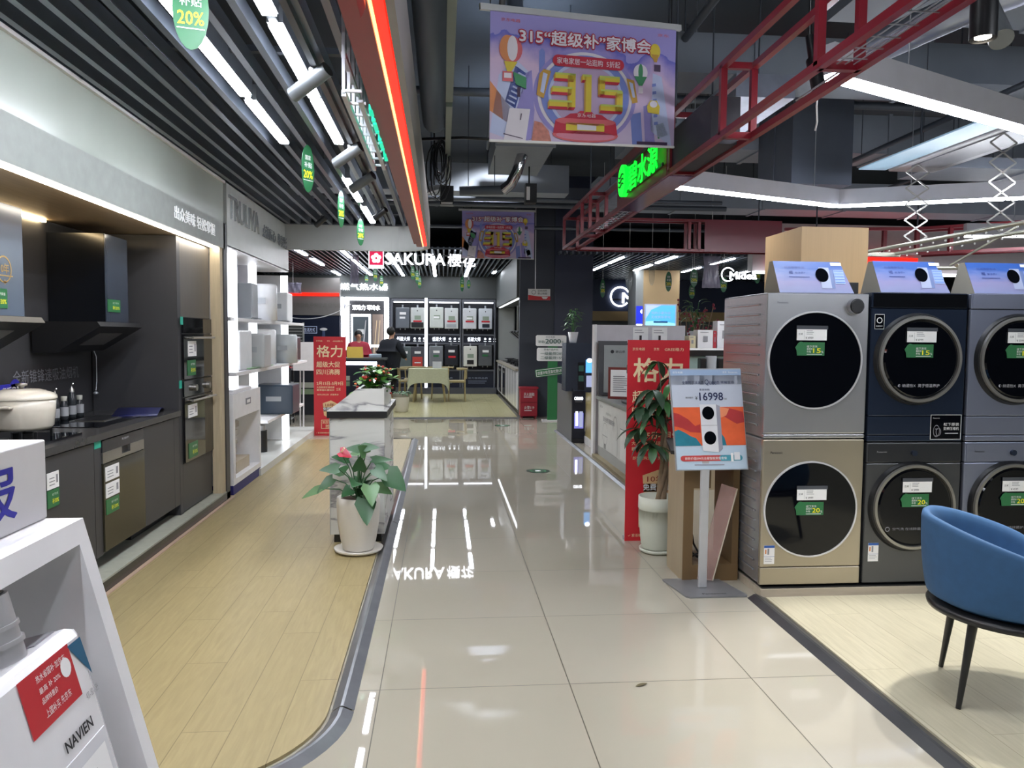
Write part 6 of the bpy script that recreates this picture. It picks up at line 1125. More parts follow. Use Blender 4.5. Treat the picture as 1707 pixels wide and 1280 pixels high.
# ---------------------------------------------------------------- hanging banners
def hang_banner(O, R, U, w, h, label, lift, rods):
    O = Vector(O); t = thing('hanging_banner', tuple(O), label, 'banner')
    R = Vector(R).normalized(); U = Vector(U).normalized(); N = R.cross(U)
    sm = bpy.data.materials.get('banner_sky')
    if not sm:
        sm = bpy.data.materials.new('banner_sky'); sm.use_nodes = True; n = sm.node_tree.nodes; l = sm.node_tree.links; g = n.new('ShaderNodeTexCoord'); s = n.new('ShaderNodeSeparateXYZ'); r = n.new('ShaderNodeValToRGB'); z = n.new('ShaderNodeTexNoise'); z.inputs['Scale'].default_value = 3; z.inputs['Detail'].default_value = 5
        a = n.new('ShaderNodeMath'); a.operation = 'MULTIPLY_ADD'; a.inputs[1].default_value = .5; l.new(g.outputs['Generated'], s.inputs[0]); l.new(g.outputs['Generated'], z.inputs['Vector']); l.new(z.outputs['Fac'], a.inputs[0]); l.new(s.outputs[2], a.inputs[2]); l.new(a.outputs[0], r.inputs[0])
        e = r.color_ramp.elements; e[0].position = .2; e[0].color = lin('d6c8e4'); e[1].position = 1.25; e[1].color = lin('6468c8')
        for p, q in ((.5, 'cdbce0'), (.8, 'dcc2e2'), (1.0, 'a098d8')): x = e.new(p); x.color = lin(q)
        l.new(r.outputs[0], n['Principled BSDF'].inputs['Base Color']); n['Principled BSDF'].inputs['Roughness'].default_value = .5
    b = B(); c = Card(b, O, R, U, lift); b.prism([c.P(0, 0), c.P(w, 0), c.P(w, h), c.P(0, h)], -N*.002, sm); b.build('sheet', t)
    b = B(); c = Card(b, O, R, U, lift); q = w/1.35; v = h/.775
    P_ = lambda pts: [(x*q, y*v) for x, y in pts]
    BL = mat('bn_blue', '7f8fd6', .5); BL2 = mat('bn_blue2', '4e62b8', .5); BL3 = mat('bn_pale', 'c3cdf0', .5); YL = mat('bn_yellow', 'dfc84a', .5); YG = mat('bn_lime', 'c5d26a', .5); RD = mat('bn_red', 'c2344a', .5); RD2 = mat('bn_rose', 'd86c74', .5); OR = mat('bn_orange', 'dc8f5c', .5); WH = mat('bn_white', 'e6e0ea', .5); GN = mat('bn_green', '4c9468', .5); LV = mat('bn_lav', '9a92d4', .5); GD = mat('bn_gold', 'c79c4a', .5); DK = mat('bn_dark', '50405c', .5)
    # city blocks
    for pts, m in (([(0, .05), (.10, .02), (.27, .42), (.17, .50), (.06, .40)], BL3), ([(.10, .24), (.17, .20), (.24, .42), (.17, .46)], BL2), ([(0, .18), (.14, .10), (.16, .18), (0, .36)], OR), ([(.16, .12), (.30, .20), (.28, .44), (.24, .42)], LV), ([(.33, .40), (.37, .40), (.37, .56), (.35, .58), (.33, .56)], BL),
                   ([(1.16, .10), (1.33, .0), (1.24, .46), (1.17, .48)], BL3), ([(1.02, 0), (1.10, 0), (1.08, .22), (1.0, .20)], BL), ([(1.22, .05), (1.30, .08), (1.26, .16), (1.20, .14)], GN), ([(1.12, 0), (1.20, 0), (1.16, .28), (1.10, .26)], LV)): c.poly(P_(pts), m, 1)
    for i in range(7): c.poly(P_([(.115+.012*i, .245+.028*i), (.165+.012*i, .225+.028*i), (.168+.012*i, .235+.028*i), (.118+.012*i, .255+.028*i)]), BL3, 2)
    for i in range(6): c.poly(P_([(1.185-.004*i, .14+.05*i), (1.215-.004*i, .145+.05*i), (1.215-.004*i, .165+.05*i), (1.185-.004*i, .16+.05*i)]), BL, 2)
    # portal ring
    for k, (r, m, wd) in enumerate([(.375, LV, .03), (.345, WH, .02), (.32, BL, .05), (.27, BL3, .02)]): c.arc(.665*q, .30*v, r*q, r*.80*v, wd*q, m, 2+k, 48)
    c.oval(.665*q, .30*v, .25*q, .20*v, mat('bn_inner', 'c3acd0', .5), 3, 40)
    # fridge, foliage, podium
    c.poly(P_([(.09, .0), (.24, .0), (.27, .20), (.13, .20)]), WH, 7).poly(P_([(.24, 0), (.28, .02), (.30, .20), (.27, .20)]), LV, 7).poly(P_([(.09, .04), (.22, .015), (.22, .02), (.09, .046)]), DK, 8).poly(P_([(.20, .13), (.207, .13), (.213, .17), (.206, .17)]), DK, 8)
    c.poly(P_([(.28, .0), (.42, .0), (.40, .07), (.35, .12), (.30, .13)]), mat('bn_coral', 'c88478', .5, ns=40, noise=.3), 7)
    c.oval(.665*q, .055*v, .24*q, .048*v, RD2, 8).oval(.665*q, .05*v, .215*q, .03*v, mat('bn_pinkbase', 'd88aa0', .5), 9).poly(P_([(.43, .06), (.90, .06), (.885, .14), (.445, .14)]), RD, 9).oval(.665*q, .14*v, .22*q, .028*v, RD2, 10).poly(P_([(.52, .08), (.80, .08), (.80, .13), (.52, .13)]), YL, 10).poly(P_([(.60, .085), (.74, .085), (.74, .115), (.60, .12)]), WH, 11)
    c.poly(P_([(.50, .155), (.83, .155), (.78, .185), (.72, .19), (.70, .205), (.62, .205), (.60, .19), (.55, .185)]), RD, 11).text('京东电器', .60*q, .165*v, .135*q, .026*v, WH, 12)
    # 3-D numerals (stair-step blocks)
    def blk(x0, y0, x1, y1): c.poly(P_([(x0, y0), (x1, y0), (x1, y1), (x0, y1)]), YL, 12).poly(P_([(x0-.012, y0-.018), (x1-.012, y0-.018), (x1, y0), (x0, y0)]), RD, 12).poly(P_([(x0-.012, y0-.018), (x0, y0), (x0, y1), (x0-.012, y1-.018)]), GD, 12).rect(x0*q, (y1-.012)*v, x1*q, y1*v, YG, 13)
    for a in ((.44, .40, .58, .435), (.42, .315, .56, .35), (.40, .225, .56, .265), (.54, .225, .585, .435), (.66, .20, .70, .435), (.635, .40, .66, .435), (.76, .40, .91, .435), (.76, .32, .80, .42), (.77, .315, .93, .35), (.89, .225, .935, .34), (.77, .215, .935, .255)): blk(*a)
    # ticket panels, pendants
    c.poly(P_([(.31, .29), (.36, .27), (.41, .44), (.36, .45), (.33, .42)]), GD, 11).poly(P_([(.335, .31), (.36, .30), (.385, .42), (.355, .43)]), BL3, 12).poly(P_([(.96, .43), (1.02, .42), (1.05, .28), (1.01, .27), (.98, .36)]), GD, 11).poly(P_([(.98, .41), (1.01, .40), (1.03, .31), (1.01, .31)]), BL3, 12)
    # balloons
    c.oval(.135*q, .555*v, .078*q, .082*v, RD2, 8).oval(.11*q, .56*v, .05*q, .078*v, OR, 9, 20).oval(.145*q, .56*v, .035*q, .076*v, WH, 10, 20).poly(P_([(.09, .48), (.18, .48), (.14, .42), (.11, .42)]), YL, 9).rect(.08*q, .36*v, .15*q, .42*v, RD2, 9).rect(.09*q, .38*v, .14*q, .41*v, WH, 10)
    c.oval(1.07*q, .475*v, .055*q, .055*v, WH, 8).poly(P_([(1.02, .45), (1.12, .45), (1.085, .39), (1.06, .39)]), GN, 9).oval(1.07*q, .48*v, .018*q, .052*v, GN, 9, 16).rect(1.055*q, .34*v, 1.09*q, .38*v, WH, 9).oval(1.18*q, .62*v, .042*q, .05*v, YL, 8).poly(P_([(1.15, .60), (1.21, .60), (1.195, .55), (1.175, .55)]), GD, 9).rect(1.175*q, .49*v, 1.225*q, .535*v, DK, 9)
    c.poly(P_([(1.13, .22), (1.22, .21), (1.225, .26), (1.20, .30), (1.15, .30), (1.125, .26)]), YL, 9).oval(1.175*q, .275*v, .03*q, .022*v, WH, 10, 14).poly(P_([(.15, .42), (.24, .39), (.24, .32), (.17, .345)]), GN, 10).rect(.18*q, .27*v, .20*q, .33*v, DK, 9)
    # headings
    c.text('315“超级补”家博会', .19*q, .60*v, .95*q, .085*v, RD, 14, bold=.22).text('315“超级补”家博会', .19*q, .60*v, .95*q, .085*v, RD, 14, bold=.14).text('315“超级补”家博会', .19*q, .60*v, .95*q, .085*v, WH, 16, bold=.05)
    c.pill(.42*q, .475*v, .94*q, .545*v, RD, 13).text('家电家居一站逛购  5折起', .45*q, .49*v, .46*q, .04*v, WH, 14, bold=.01)
    c.text('京东电器', .07*q, .72*v, .13*q, .02*v, RD2, 3).text('京东', 1.20*q, .72*v, .09*q, .02*v, RD2, 3).rect(1.05*q, .008*v, 1.29*q, .028*v, DK, 8)
    b.build('artwork', t)
    b = B(); a = O+U*h-R*.06; e = O+U*h+R*(w+.03); b.bar(a+U*.015, e+U*.015, .022, .032, mat('rail_white', 'c8cacc', .4, .2), up=tuple(U)); b.build('top_rail', t)
    b = B(); b.bar(O+U*.0-R*.0, O+R*w, .012, .012, PAPER); b.build('bottom_rail', t)
    for f_ in rods: p = O+U*(h+.03)+R*(w*f_); B().cyl(tuple(p), (p.x, p.y, ZC), .004, BLACK, n=6).build('cord', t)
    return t
hang_banner((.249, 4.24, 2.530), (1.281, .42, .097), (0, 0, 1), 1.190, .682, 'large purple 315 promotion banner hanging tilted over the aisle, the nearer one', .0008, (.0, .97))
hang_banner((.322, 13.2, 2.79), (1, 0, 0), (0, 0, 1), 1.224, .79, 'small-looking purple 315 promotion banner hanging farther down by the white letter sign', .002, (.02, .98))

# ---------------------------------------------------------------- red trusses
XA, XB, ZL, ZU = 1.425, 1.585, 2.515, 2.865; TW_ = .032
t = thing('truss', (1.5, 4, ZL), 'long red box truss hanging along the aisle edge with the green glowing sign', 'truss')
for x in (XA, XB):
    for z in (ZL, ZU): B().bar((x, 0.0, z), (x, 9.15, z), TW_, TW_, RED).build('rail', t)
for y in (1.9, 2.9, 3.93, 4.82, 7.52, 7.95, 9.13):
    b = B()
    for x in (XA, XB): b.bar((x, y, ZL), (x, y, ZU), TW_, TW_, RED)
    for z in (ZL, ZU): b.bar((XA, y, z), (XB, y, z), TW_, TW_, RED)
    b.build('cross_frame', t)
b = B().box(XA-.018, XA-.012, 4.86, 6.25, ZL-.012, ZU+.012, RED).box(XA, XB, 4.86, 6.25, ZL-.018, ZL-.012, mat('panel_sheen', '7a4a78', .12, .5)).box(XA-.0, XB, 4.1, 4.82, ZL, ZU-.1, mat('dark_box', '23202a', .5)); b.build('panel', t)  # the underside panel's violet colour stands in for a lit sheen
b = B()
for i in range(24): b.bar((XA, .4+i*.105, ZL+.0), (XB, .4+i*.105, ZL), .004, .004, ALU)
for i in range(4): b.bar((XA+.03+i*.033, .3, ZL+.004), (XA+.03+i*.033, 2.9, ZL+.004), .004, .004, ALU)
b.build('wire_mesh', t); b = B()
for i in range(10): b.bar((XA, 6.4+i*.11, ZL+.0), (XB, 6.4+i*.11, ZL), .004, .004, ALU)
for i in range(3): b.bar((XA+.04+i*.04, 6.3, ZL+.004), (XA+.04+i*.04, 7.5, ZL+.004), .004, .004, ALU)
b.build('wire_mesh', t)
for y in (2.0, 5.0, 7.9): B().cyl((1.5, y, ZU), (1.5, y, ZC), .008, PIPE, n=6).build('rod', t)
t = thing('brand_sign', (XA-.05, 5.55, ZL), 'bright green glowing characters and round wave logo on the red truss panel', 'sign')
b = B(); c = Card(b, (XA-.06, 6.18, 2.58), (0, -1, 0), Z1, .004); 
B().cyl((XA-.06, 5.93, 2.675), (XA-.02, 5.93, 2.675), .12, EMGRN, n=32).build('logo_disc', t)
for k, zz in enumerate((2.71, 2.675, 2.64)):
    pts = [(XA-.064, 5.93-.07+.14*i/8, zz+.012*math.sin(i/8*2*PI)) for i in range(9)]; b.tube(pts, .006, mat('logo_dark', '0a5a20', .5), 5)
b.build('logo_waves', t)
B().text('碧水源', (XA-.045, 5.76, 2.56), (0, -1, 0), (0, 0, 1), .78, .19, EMGRN, depth=.012, bold=.01).build('lettering', t)
b = B().bar((XA-.03, 6.1, 2.58), (XA-.03, 4.9, 2.58), .01, .02, BLACK).bar((XA-.03, 6.1, 2.78), (XA-.03, 4.9, 2.78), .01, .02, BLACK); b.build('rail', t)
t = thing('truss', (2.7, 9.1, ZL), 'red box truss crossing toward the tan clad column with a solid red panel', 'truss')
for y in (9.07, 9.22):
    for z in (ZL, ZU): B().bar((XB, y, z), (4.05, y, z), TW_, TW_, RED).build('rail', t)
for x in (2.92, 3.04, 4.03):
    b = B()
    for y in (9.07, 9.22): b.bar((x, y, ZL), (x, y, ZU), TW_, TW_, RED)
    b.build('post', t)
B().box(3.10, 4.05, 9.05, 9.055, ZL-.012, ZU+.012, mat('red_panel', '6e1428', .3)).build('panel', t)
for x in (2.2, 3.8): B().cyl((x, 9.15, ZU), (x, 9.15, ZC), .008, PIPE, n=6).build('rod', t)
t = thing('truss', (7, 9.6, 2.5), 'distant red framework beyond the clothes airer', 'truss')
b = B()
for z in (2.62, 2.95): b.bar((4.6, 10.2, z), (6.3, 9.9, z), .04, .04, RED).bar((6.3, 9.9, z), (9.5, 7.2, z+.0), .04, .04, RED).bar((6.5, 10.1, z), (9.6, 7.5, z+.0), .04, .04, RED)
for x, y in ((5.9, 10.0), (6.3, 9.9), (6.6, 9.65), (7.4, 9.0), (8.2, 8.3)): b.bar((x, y, 2.62), (x, y, 2.95), .05, .05, RED)
b.build('frame', t); B().cyl((6.3, 9.9, 2.95), (6.3, 9.9, ZC), .01, PIPE, n=6).cyl((5.0, 10.1, 2.95), (5.0, 10.1, ZC), .01, PIPE, n=6).build('rod', t)

# ---------------------------------------------------------------- white LED beams over the right-hand floor
BEAMW = mat('beam_white', 'c8c8d2', .35)
def beam(pts, label, lit=True, z0=2.70, z1=2.86, es=EMW):
    t = thing('linear_light', (sum(p[0] for p in pts)/len(pts), sum(p[1] for p in pts)/len(pts), z0), label, 'ceiling light'); b = B(); d = B()
    for a, c in zip(pts, pts[1:]):
        b.bar((a[0], a[1], (z0+.02+z1)/2), (c[0], c[1], (z0+.02+z1)/2), .075, z1-z0-.02, BEAMW); v = Vector((c[0]-a[0], c[1]-a[1], 0)); L_ = v.length; v.normalize(); n = Vector((v.y, -v.x, 0)); n = n if n.y < 0 else -n
        k = max(1, round(L_/1.2))
        for i in range(k): p = Vector((*a, 0))+v*(L_*i/k+.01); q = Vector((*a, 0))+v*(L_*(i+1)/k-.01); d.bar((p.x, p.y, z0+.010), (q.x, q.y, z0+.010), .065, .018, es)
        for f_ in (.15, .85): p = Vector((*a, 0))+v*(L_*f_); b.cyl((p.x, p.y, z1), (p.x, p.y, ZC), .004, ALU, n=6)
    b.build('housing', t); d.build('diffuser', t); return t
beam([(1.80, 3.58), (5.6, 5.4)], 'white linear light beam slanting overhead from the red truss to the picture corner')
beam([(1.80, 6.27), (3.66, 7.01), (7.4, 5.3)], 'white angled linear light beam across the middle of the right-hand ceiling')
beam([(2.2, 1.6), (6.0, 1.0)], 'white linear light beam out over the foreground sales floor')
beam([(2.4, -1.2), (6.4, -1.2)], 'white linear light beam behind the viewpoint on the right side')
beam([(.3, .3), (.3, -3.2)], 'added unseen white linear light over the aisle behind the viewpoint', z0=3.2, z1=3.32, es=EMW3)  # unseen lamp added to brighten the aisle floor
beam([(-.05, 2.35), (1.45, 2.5)], 'added unseen white linear light crossing high over the foreground of the aisle', z0=3.5, z1=3.62)  # unseen lamp added to light the front of the large banner
beam([(-2.6, -.9), (-2.6, -3.6)], 'white linear light over the left floor behind the viewpoint')
beam([(6.2, 8.8), (10, 8.4)], 'white linear light far over the right-hand floor')
t = thing('downlight', (1.83, 2.55, 2.5), 'black cylinder downlight with a glowing lens hanging near the red truss end', 'downlight')
B().cyl((1.83, 2.55, 2.50), (1.83, 2.55, 2.66), .043, BLACK, n=28, caps=False).cyl((1.83, 2.55, 2.655), (1.83, 2.55, 2.66), .043, BLACK, n=28).build('can', t); B().cyl((1.83, 2.55, 2.505), (1.83, 2.55, 2.51), .026, mat('lens_glow', 'ffffff', .4, em='fff4e0', es=14, noise=0), n=24).build('lens', t); B().cyl((1.83, 2.55, 2.66), (1.83, 2.55, ZC), .012, BLACK, n=8).build('stem', t)
B().cyl((1.95, 2.62, 2.53), (1.98, 2.75, 2.70), .04, mat('spot_grey', '6d7175', .4, .3), n=20).cyl((1.98, 2.75, 2.70), (1.98, 2.75, ZC), .01, BLACK, n=6).build('spotlight', label='dark tilted spotlight right beside the black cylinder downlight', cat='spotlight')
t = thing('spotlight', (1.60, 3.42, 2.6), 'black spotlight clamped at the truss end of the white slanting beam', 'spotlight')
B().cyl((1.70, 3.45, 2.60), (1.70, 3.52, 2.76), .032, BLACK, n=20).build('body', t); B().cyl((1.70, 3.52, 2.76), (1.70, 3.56, 2.88), .02, BLACK, n=10).cyl((1.70, 3.56, 2.88), (1.70, 3.56, ZC), .008, BLACK, n=6).build('stem', t)
B().tube([(1.69, 3.44, 2.60), (1.685, 3.44, 2.53), (1.69, 3.44, 2.46), (1.682, 3.44, 2.42)], .004, PAPER, 6).build('loose_cable', label='loose white cable end dangling below the black spotlight on the truss', cat='cable')
t = thing('track', (1.75, 3, 2.8), 'pair of thin metal cables running beside the red truss', 'cable')
B().bar((1.66, 1.2, 2.60), (1.66, 3.6, 2.60), .006, .006, ALU).bar((1.69, 1.2, 2.585), (1.69, 3.6, 2.585), .006, .006, ALU).build('cables', t)

# ---------------------------------------------------------------- clothes airer
t = thing('clothes_airer', (4.1, 6.1, 2.3), 'ceiling clothes airer with zigzag arms and blue printed underside strip', 'clothes airer')
B().box(4.06, 4.50, 4.8, 6.86, 3.01, 3.06, mat('airer_white', 'c4c4cc', .3), bev=.01).box(4.12, 4.40, 5.1, 6.6, 3.0, 3.01, mat('airer_grey', '8f9098', .3)).build('housing', t)
b = B(); b.box(3.74, 3.99, 4.7, 6.79, 3.005, 3.017, mat('airer_blue', '9fc4dc', .3, em='9fc4dc', es=.25)); c = Card(b, (3.74, 6.74, 3.004), (0, -1, 0), (1, 0, 0), .0025); IB = mat('ink_blue3', '1c3a6a', .5)
c.text('LYJ绿怡', .07, .06, .36, .12, IB, 1, bold=.02).text('高端智能电动晾衣机', .50, .07, .6, .10, IB, 1).text('技术 · 核心技术深圳研发', 1.2, .08, .72, .07, IB, 1).box(3.98, 4.08, 5.0, 5.05, 3.01, 3.03, ALU) if False else c.text('LYJ绿怡', .07, .06, .36, .12, IB, 1).text('高端智能电动晾衣机', .50, .07, .6, .10, IB, 1).text('技术 · 核心技术深圳研发', 1.2, .08, .72, .07, IB, 1)
b.build('strip', t); B().bar((3.95, 5.2, 3.02), (4.1, 5.2, 3.02), .03, .01, ALU).bar((3.95, 6.4, 3.02), (4.1, 6.4, 3.02), .03, .01, ALU).build('bracket', t)
for x, y, n_c, zb in ((4.12, 6.5, 5, 2.31), (4.11, 5.45, 5, 2.28)):
    b = B(); z = 3.0; dz = (3.0-zb)/n_c
    for i in range(n_c):
        c1_ = z-i*dz; c0_ = c1_-dz; md_ = (c0_+c1_)/2
        for sx in (-.105, .105): b.bar((x+sx, y, md_), (x, y, c1_), .012, .006, STEEL, up=(0, 1, 0)).bar((x+sx, y, md_), (x, y, c0_), .012, .006, STEEL, up=(0, 1, 0))
    b.build('scissor_arm', t)
RODM = mat('airer_rod', 'a8a698', .3, .6)
for x in (3.98, 4.34): B().cyl((x, 4.7, 2.285), (x, 7.3, 2.30), .016, RODM, n=12).build('rod', t)
for y in (4.9, 7.15): B().bar((3.94, y, 2.29), (4.38, y, 2.29), .036, .036, RODM).build('end_bar', t)
b = B()
for i in range(14): b.ball((3.98, 4.95+i*.155, 2.265), .009, PAPER, n=6).ball((4.34, 4.95+i*.155, 2.265), .009, PAPER, n=6)
b.build('peg', t, kind='stuff')
for x, y in ((4.2, 6.6), (4.2, 5.1)): B().cyl((x, y, 3.05), (x, y, ZC), .008, PIPE, n=6).build('hanger', t)
t = thing('clothes_airer', (4.4, 6.4, 2.0), 'second airer rods lower behind the tent cards', 'clothes airer')
B().cyl((3.75, 5.4, 2.02), (5.6, 6.0, 2.06), .014, RODM, n=10).build('rod', t); B().cyl((3.6, 6.6, 2.10), (5.9, 6.8, 2.16), .016, RODM, n=10).build('rod', t); B().bar((4.55, 5.7, 2.02), (4.55, 5.7, 2.42), .014, .014, RODM).bar((4.55, 5.7, 2.42), (4.52, 6.6, 2.14), .014, .014, RODM).build('rod', t)
B().cyl((4.55, 5.7, 2.42), (4.55, 5.7, ZC), .008, PIPE, n=6).build('hanger', t)
t = thing('shop_fascia', (6.5, 11.8, 2.3), 'long pale fascia with a red glowing box beyond the airer rods', 'sign')
B().box(4.9, 12, 12.0, 12.2, 2.55, 3.3, mat('fascia_pale2', 'a8a0a0', .5)).build('panel', t); B().box(5.2, 7.6, 11.9, 12.0, 2.62, 2.78, EMRED).build('light_box', t); B().box(4.9, 12, 11.9, 12, 2.50, 2.54, EMP).build('light_line', t)

# ---------------------------------------------------------------- green leaf tags
def ltag(x, y, z0, h, w, label, group, rot=0.0, pct='20%', clear=False):
    t = thing('hanging_tag', (x, y, z0), label, 'hanging tag', group); cs, sn = math.cos(rot), math.sin(rot)
    R_ = Vector((cs, sn, 0)); b = B(); c = Card(b, (x, y, z0), R_, Z1, .004 if y > 9 else .0015); m = CLEAR if clear else mat('tag_green', '2c6b45', .35)
    n = 20; pts = [(w/2*math.cos(a), h/2+h/2*math.sin(a)) if math.sin(a) < 0 else (w/2*math.cos(a), h*.5+h*.5*math.sin(a)) for a in [2*PI*i/n for i in range(n)]]
    Nn = R_.cross(Vector((0, 0, 1))); b.prism([c.P(px_, py_) for px_, py_ in pts], -Nn*.003, m)
    if not clear: c.text(pct, -w*.36, h*.30, w*.72, h*.16, YEL, 1, bold=.03).text('补贴', -w*.3, h*.52, w*.6, h*.12, PAPER, 1).rect(-w*.38, h*.25, w*.38, h*.262, PAPER, 1).text('国家', -w*.22, h*.68, w*.44, h*.10, PAPER, 1)
    b.build('tag', t); B().cyl((x, y, z0+h), (x, y, (2.80 if x < 1.4 and y < 9.6 else 2.97 if y > 13.95 else ZC)), .0015 if y < 9 else .003, PAPER, n=5).build('string', t)
g1 = 'green tags under the kitchen slats'
ltag(-.92, 3.0, 2.515, .30, .125, 'largest green leaf-shaped tag under the slatted ceiling, cut by the picture top', None, .25)
ltag(-.94, 5.6, 2.47, .33, .125, 'green leaf-shaped tag turned edge-on between the two bright tube rows', None, 1.0)
ltag(-.93, 7.3, 2.46, .34, .11, 'thin green leaf-shaped tag just beyond the spotlights', None, 1.1); ltag(-.92, 8.9, 2.48, .30, .12, 'green leaf-shaped tag in front of the pale header', None, .9)
def pt(px, row, y): return ((px-735)*y/1290, 1.478+(557.5+(px-640)*.0125-row)*y/1290)
for k, (px, r0, r1, y) in enumerate([(611, 460, 471, 18), (625, 447, 470, 16), (635, 460, 479, 17), (686, 444, 467, 16), (693, 451, 473, 16.5), (697, 460, 481, 17), (767, 461, 486, 16), (778, 467, 481, 17.5)]):
    x, z0 = pt(px, r1, y); _, z1 = pt(px, r0, y); ltag(x, y, z0, z1-z0, .11, 'small green leaf-shaped tag in the far room, ' + ['leftmost of the row', 'taller one beside the first tag', 'lowest under the pink logo', 'first of three beneath the white letters', 'middle of three beneath the white letters', 'lowest of three beneath the white letters', 'long one near the stove wall', 'thin one nearest the stove wall'][k], 'green tags in the far room', .7)
for k, (px, r0, r1, y, w, cl) in enumerate([(1003, 465, 496, 13, .10, False), (1048, 440, 486, 12, .13, True), (1087, 440, 476, 13, .12, True), (1116, 452, 486, 13, .13, False), (1160, 447, 478, 13, .16, False), (1157, 474, 498, 14, .14, False), (1212, 458, 487, 13, .15, False), (1271, 440, 472, 13, .15, False)]):
    x, z0 = pt(px, r1, y); _, z1 = pt(px, r0, y); ltag(x, y, z0, z1-z0, w, 'leaf-shaped tag hanging in the blue booth, ' + ['green, nearest the dark pillar', 'clear, over the first round logo', 'clear, before the grey column side', 'green, on the tan column', 'green, right of the tan column', 'green, lowest one beside the tan column', 'green, below the second round logo', 'green, against the clad column'][k], 'tags in the blue booth', .3, clear=cl)
def sheet(x, y, z0, z1, w, label):
    b = B(); n = 9; v = []
    for i in range(n):
        for j in range(8): u = i/(n-1); q = j/7; v.append((x+w*(u-.5)*(1-.15*math.sin(q*3)), y+.03*math.sin(i*2.1+j*.8), z0+(z1-z0)*q))
    f = [(i*8+j, (i+1)*8+j, (i+1)*8+j+1, i*8+j+1) for i in range(n-1) for j in range(7)]
    b.add(v, f, mat('clear_film', 'b8b4cc', .15, alpha=.55, ns=9, noise=.3), True); t = b.build('plastic_sheet', label=label, cat='plastic sheet')
    m = t.modifiers.new('s', 'SOLIDIFY'); m.thickness = .002
    b = B(); b.cyl((x, y, z1), (x, y, 2.97 if y > 13.95 else ZC), .003, PAPER, n=5); o = b.build('string', t)
sheet(3.88, 11.0, 2.20, 2.66, .27, 'crumpled clear plastic promotion sheet hanging beside the second round logo'); sheet(-1.56, 14.0, 2.34, 2.90, .17, 'crumpled clear plastic promotion sheet hanging left of the pink flower logo'); sheet(-3.0, 16.0, 2.30, 2.52, .35, 'loose clear plastic sheet hanging before the far grey wall')

# ---------------------------------------------------------------- services under the slab
def duct(x0, x1, y0, y1, z0, z1, label, m=DUCT, name='air_duct', rods=True):
    t = thing(name, ((x0+x1)/2, (y0+y1)/2, z0), label, 'air duct'); b = B().box(x0, x1, y0, y1, z0, z1, m)
    L_ = max(x1-x0, y1-y0); n = max(2, int(L_/1.2))
    for i in range(1, n):
        if x1-x0 > y1-y0: xx = x0+(x1-x0)*i/n; b.box(xx-.02, xx+.02, y0-.015, y1+.015, z0-.015, z1+.015, m)
        else: yy = y0+(y1-y0)*i/n; b.box(x0-.015, x1+.015, yy-.02, yy+.02, z0-.015, z1+.015, m)
    b.build('casing', t)
    if rods:
        for f_ in (.12, .5, .88):
            if x1-x0 > y1-y0: xx = x0+(x1-x0)*f_; B().cyl((xx, y0+.03, z1), (xx, y0+.03, ZC), .006, PIPE, n=6).cyl((xx, y1-.03, z1), (xx, y1-.03, ZC), .006, PIPE, n=6).build('rod', t)
            else: yy = y0+(y1-y0)*f_; B().cyl((x0+.03, yy, z1), (x0+.03, yy, ZC), .006, PIPE, n=6).cyl((x1-.03, yy, z1), (x1-.03, yy, ZC), .006, PIPE, n=6).build('rod', t)
    return t
duct(1.9, 9, 8.0, 8.6, 3.45, 3.85, 'large grey duct crossing behind the white angled beam'); duct(1.0, 8, 5.9, 6.4, 3.50, 3.80, 'wide grey duct crossing over the red truss')
duct(2.2, 9.5, 11.0, 11.6, 3.35, 3.75, 'long dark grey duct crossing above the solid red panel'); duct(2.5, 8, 4.6, 5.0, 3.55, 3.75, 'flat grey duct above the white slanting beam')
duct(-1.9, 1.6, 9.9, 10.5, 3.30, 3.65, 'dark grey duct crossing behind the smaller purple banner'); duct(.55, 1.15, 6.6, 9.6, 3.45, 3.7, 'grey duct running lengthwise behind the large purple banner', DUCT)
duct(3.3, 3.9, 7.2, 8.0, 2.95, 3.9, 'tall dark grey plenum box over the tan clad column', mat('duct_dark', '555c6a', .5)); duct(4.6, 6.6, 7.0, 7.6, 3.1, 3.2, 'flat grey panel hanging behind the airer', mat('duct_mid', '858b98', .5)); duct(-4, 2.5, 12.4, 12.9, 3.60, 3.85, 'dark duct crossing before the white letter sign', mat('duct_dark', '555c6a', .5))
duct(1.9, 2.3, 5.0, 9.5, 3.05, 3.2, 'foil-wrapped pale duct slanting past the green sign', DUCTL)
duct(-5.5, -2.7, 2, 9, 3.0, 3.4, 'dark duct above the kitchen wall', mat('duct_dark', '555c6a', .5), rods=True)
def pipe(pts, r, label, m=PIPE, cat='pipe', name='pipe', hang=True):
    t = thing(name, pts[0], label, cat); B().tube(pts, r, m, 12).build('run', t)
    if hang:
        a = Vector(pts[0]); c = Vector(pts[-1])
        for f_ in (.2, .8): p = a+(c-a)*f_; B().cyl((p.x, p.y, p.z), (p.x, p.y, ZC), .005, PIPE, n=6).build('hanger', t)
    return t
pipe([(-.09, 1.5, 3.72), (-.09, 8.3, 3.72)], .125, 'thick dark round duct running above the red-lit fascia', mat('round_dark', '525a64', .5, .1)); 
t = thing('cable_tray', (.05, 5, 3.2), 'narrow grey-green cable tray running lengthwise over the aisle', 'cable tray'); B().box(.02, .075, 2.2, 6.2, 3.30, 3.34, mat('tray_grey', '7c857c', .4, .3)).box(.022, .073, 6.25, 9.4, 3.28, 3.32, mat('tray_grey', '7c857c', .4)).build('tray', t)
for y in (2.6, 5, 7, 9): B().cyl((.047, y, 3.33), (.047, y, ZC), .006, PIPE, n=6).build('hanger', t)
random.seed(31); t = thing('cable_bundle', (-.02, 8.0, 3.1), 'hanging bundle of looped black cables beside the cable tray', 'cable'); b = B()
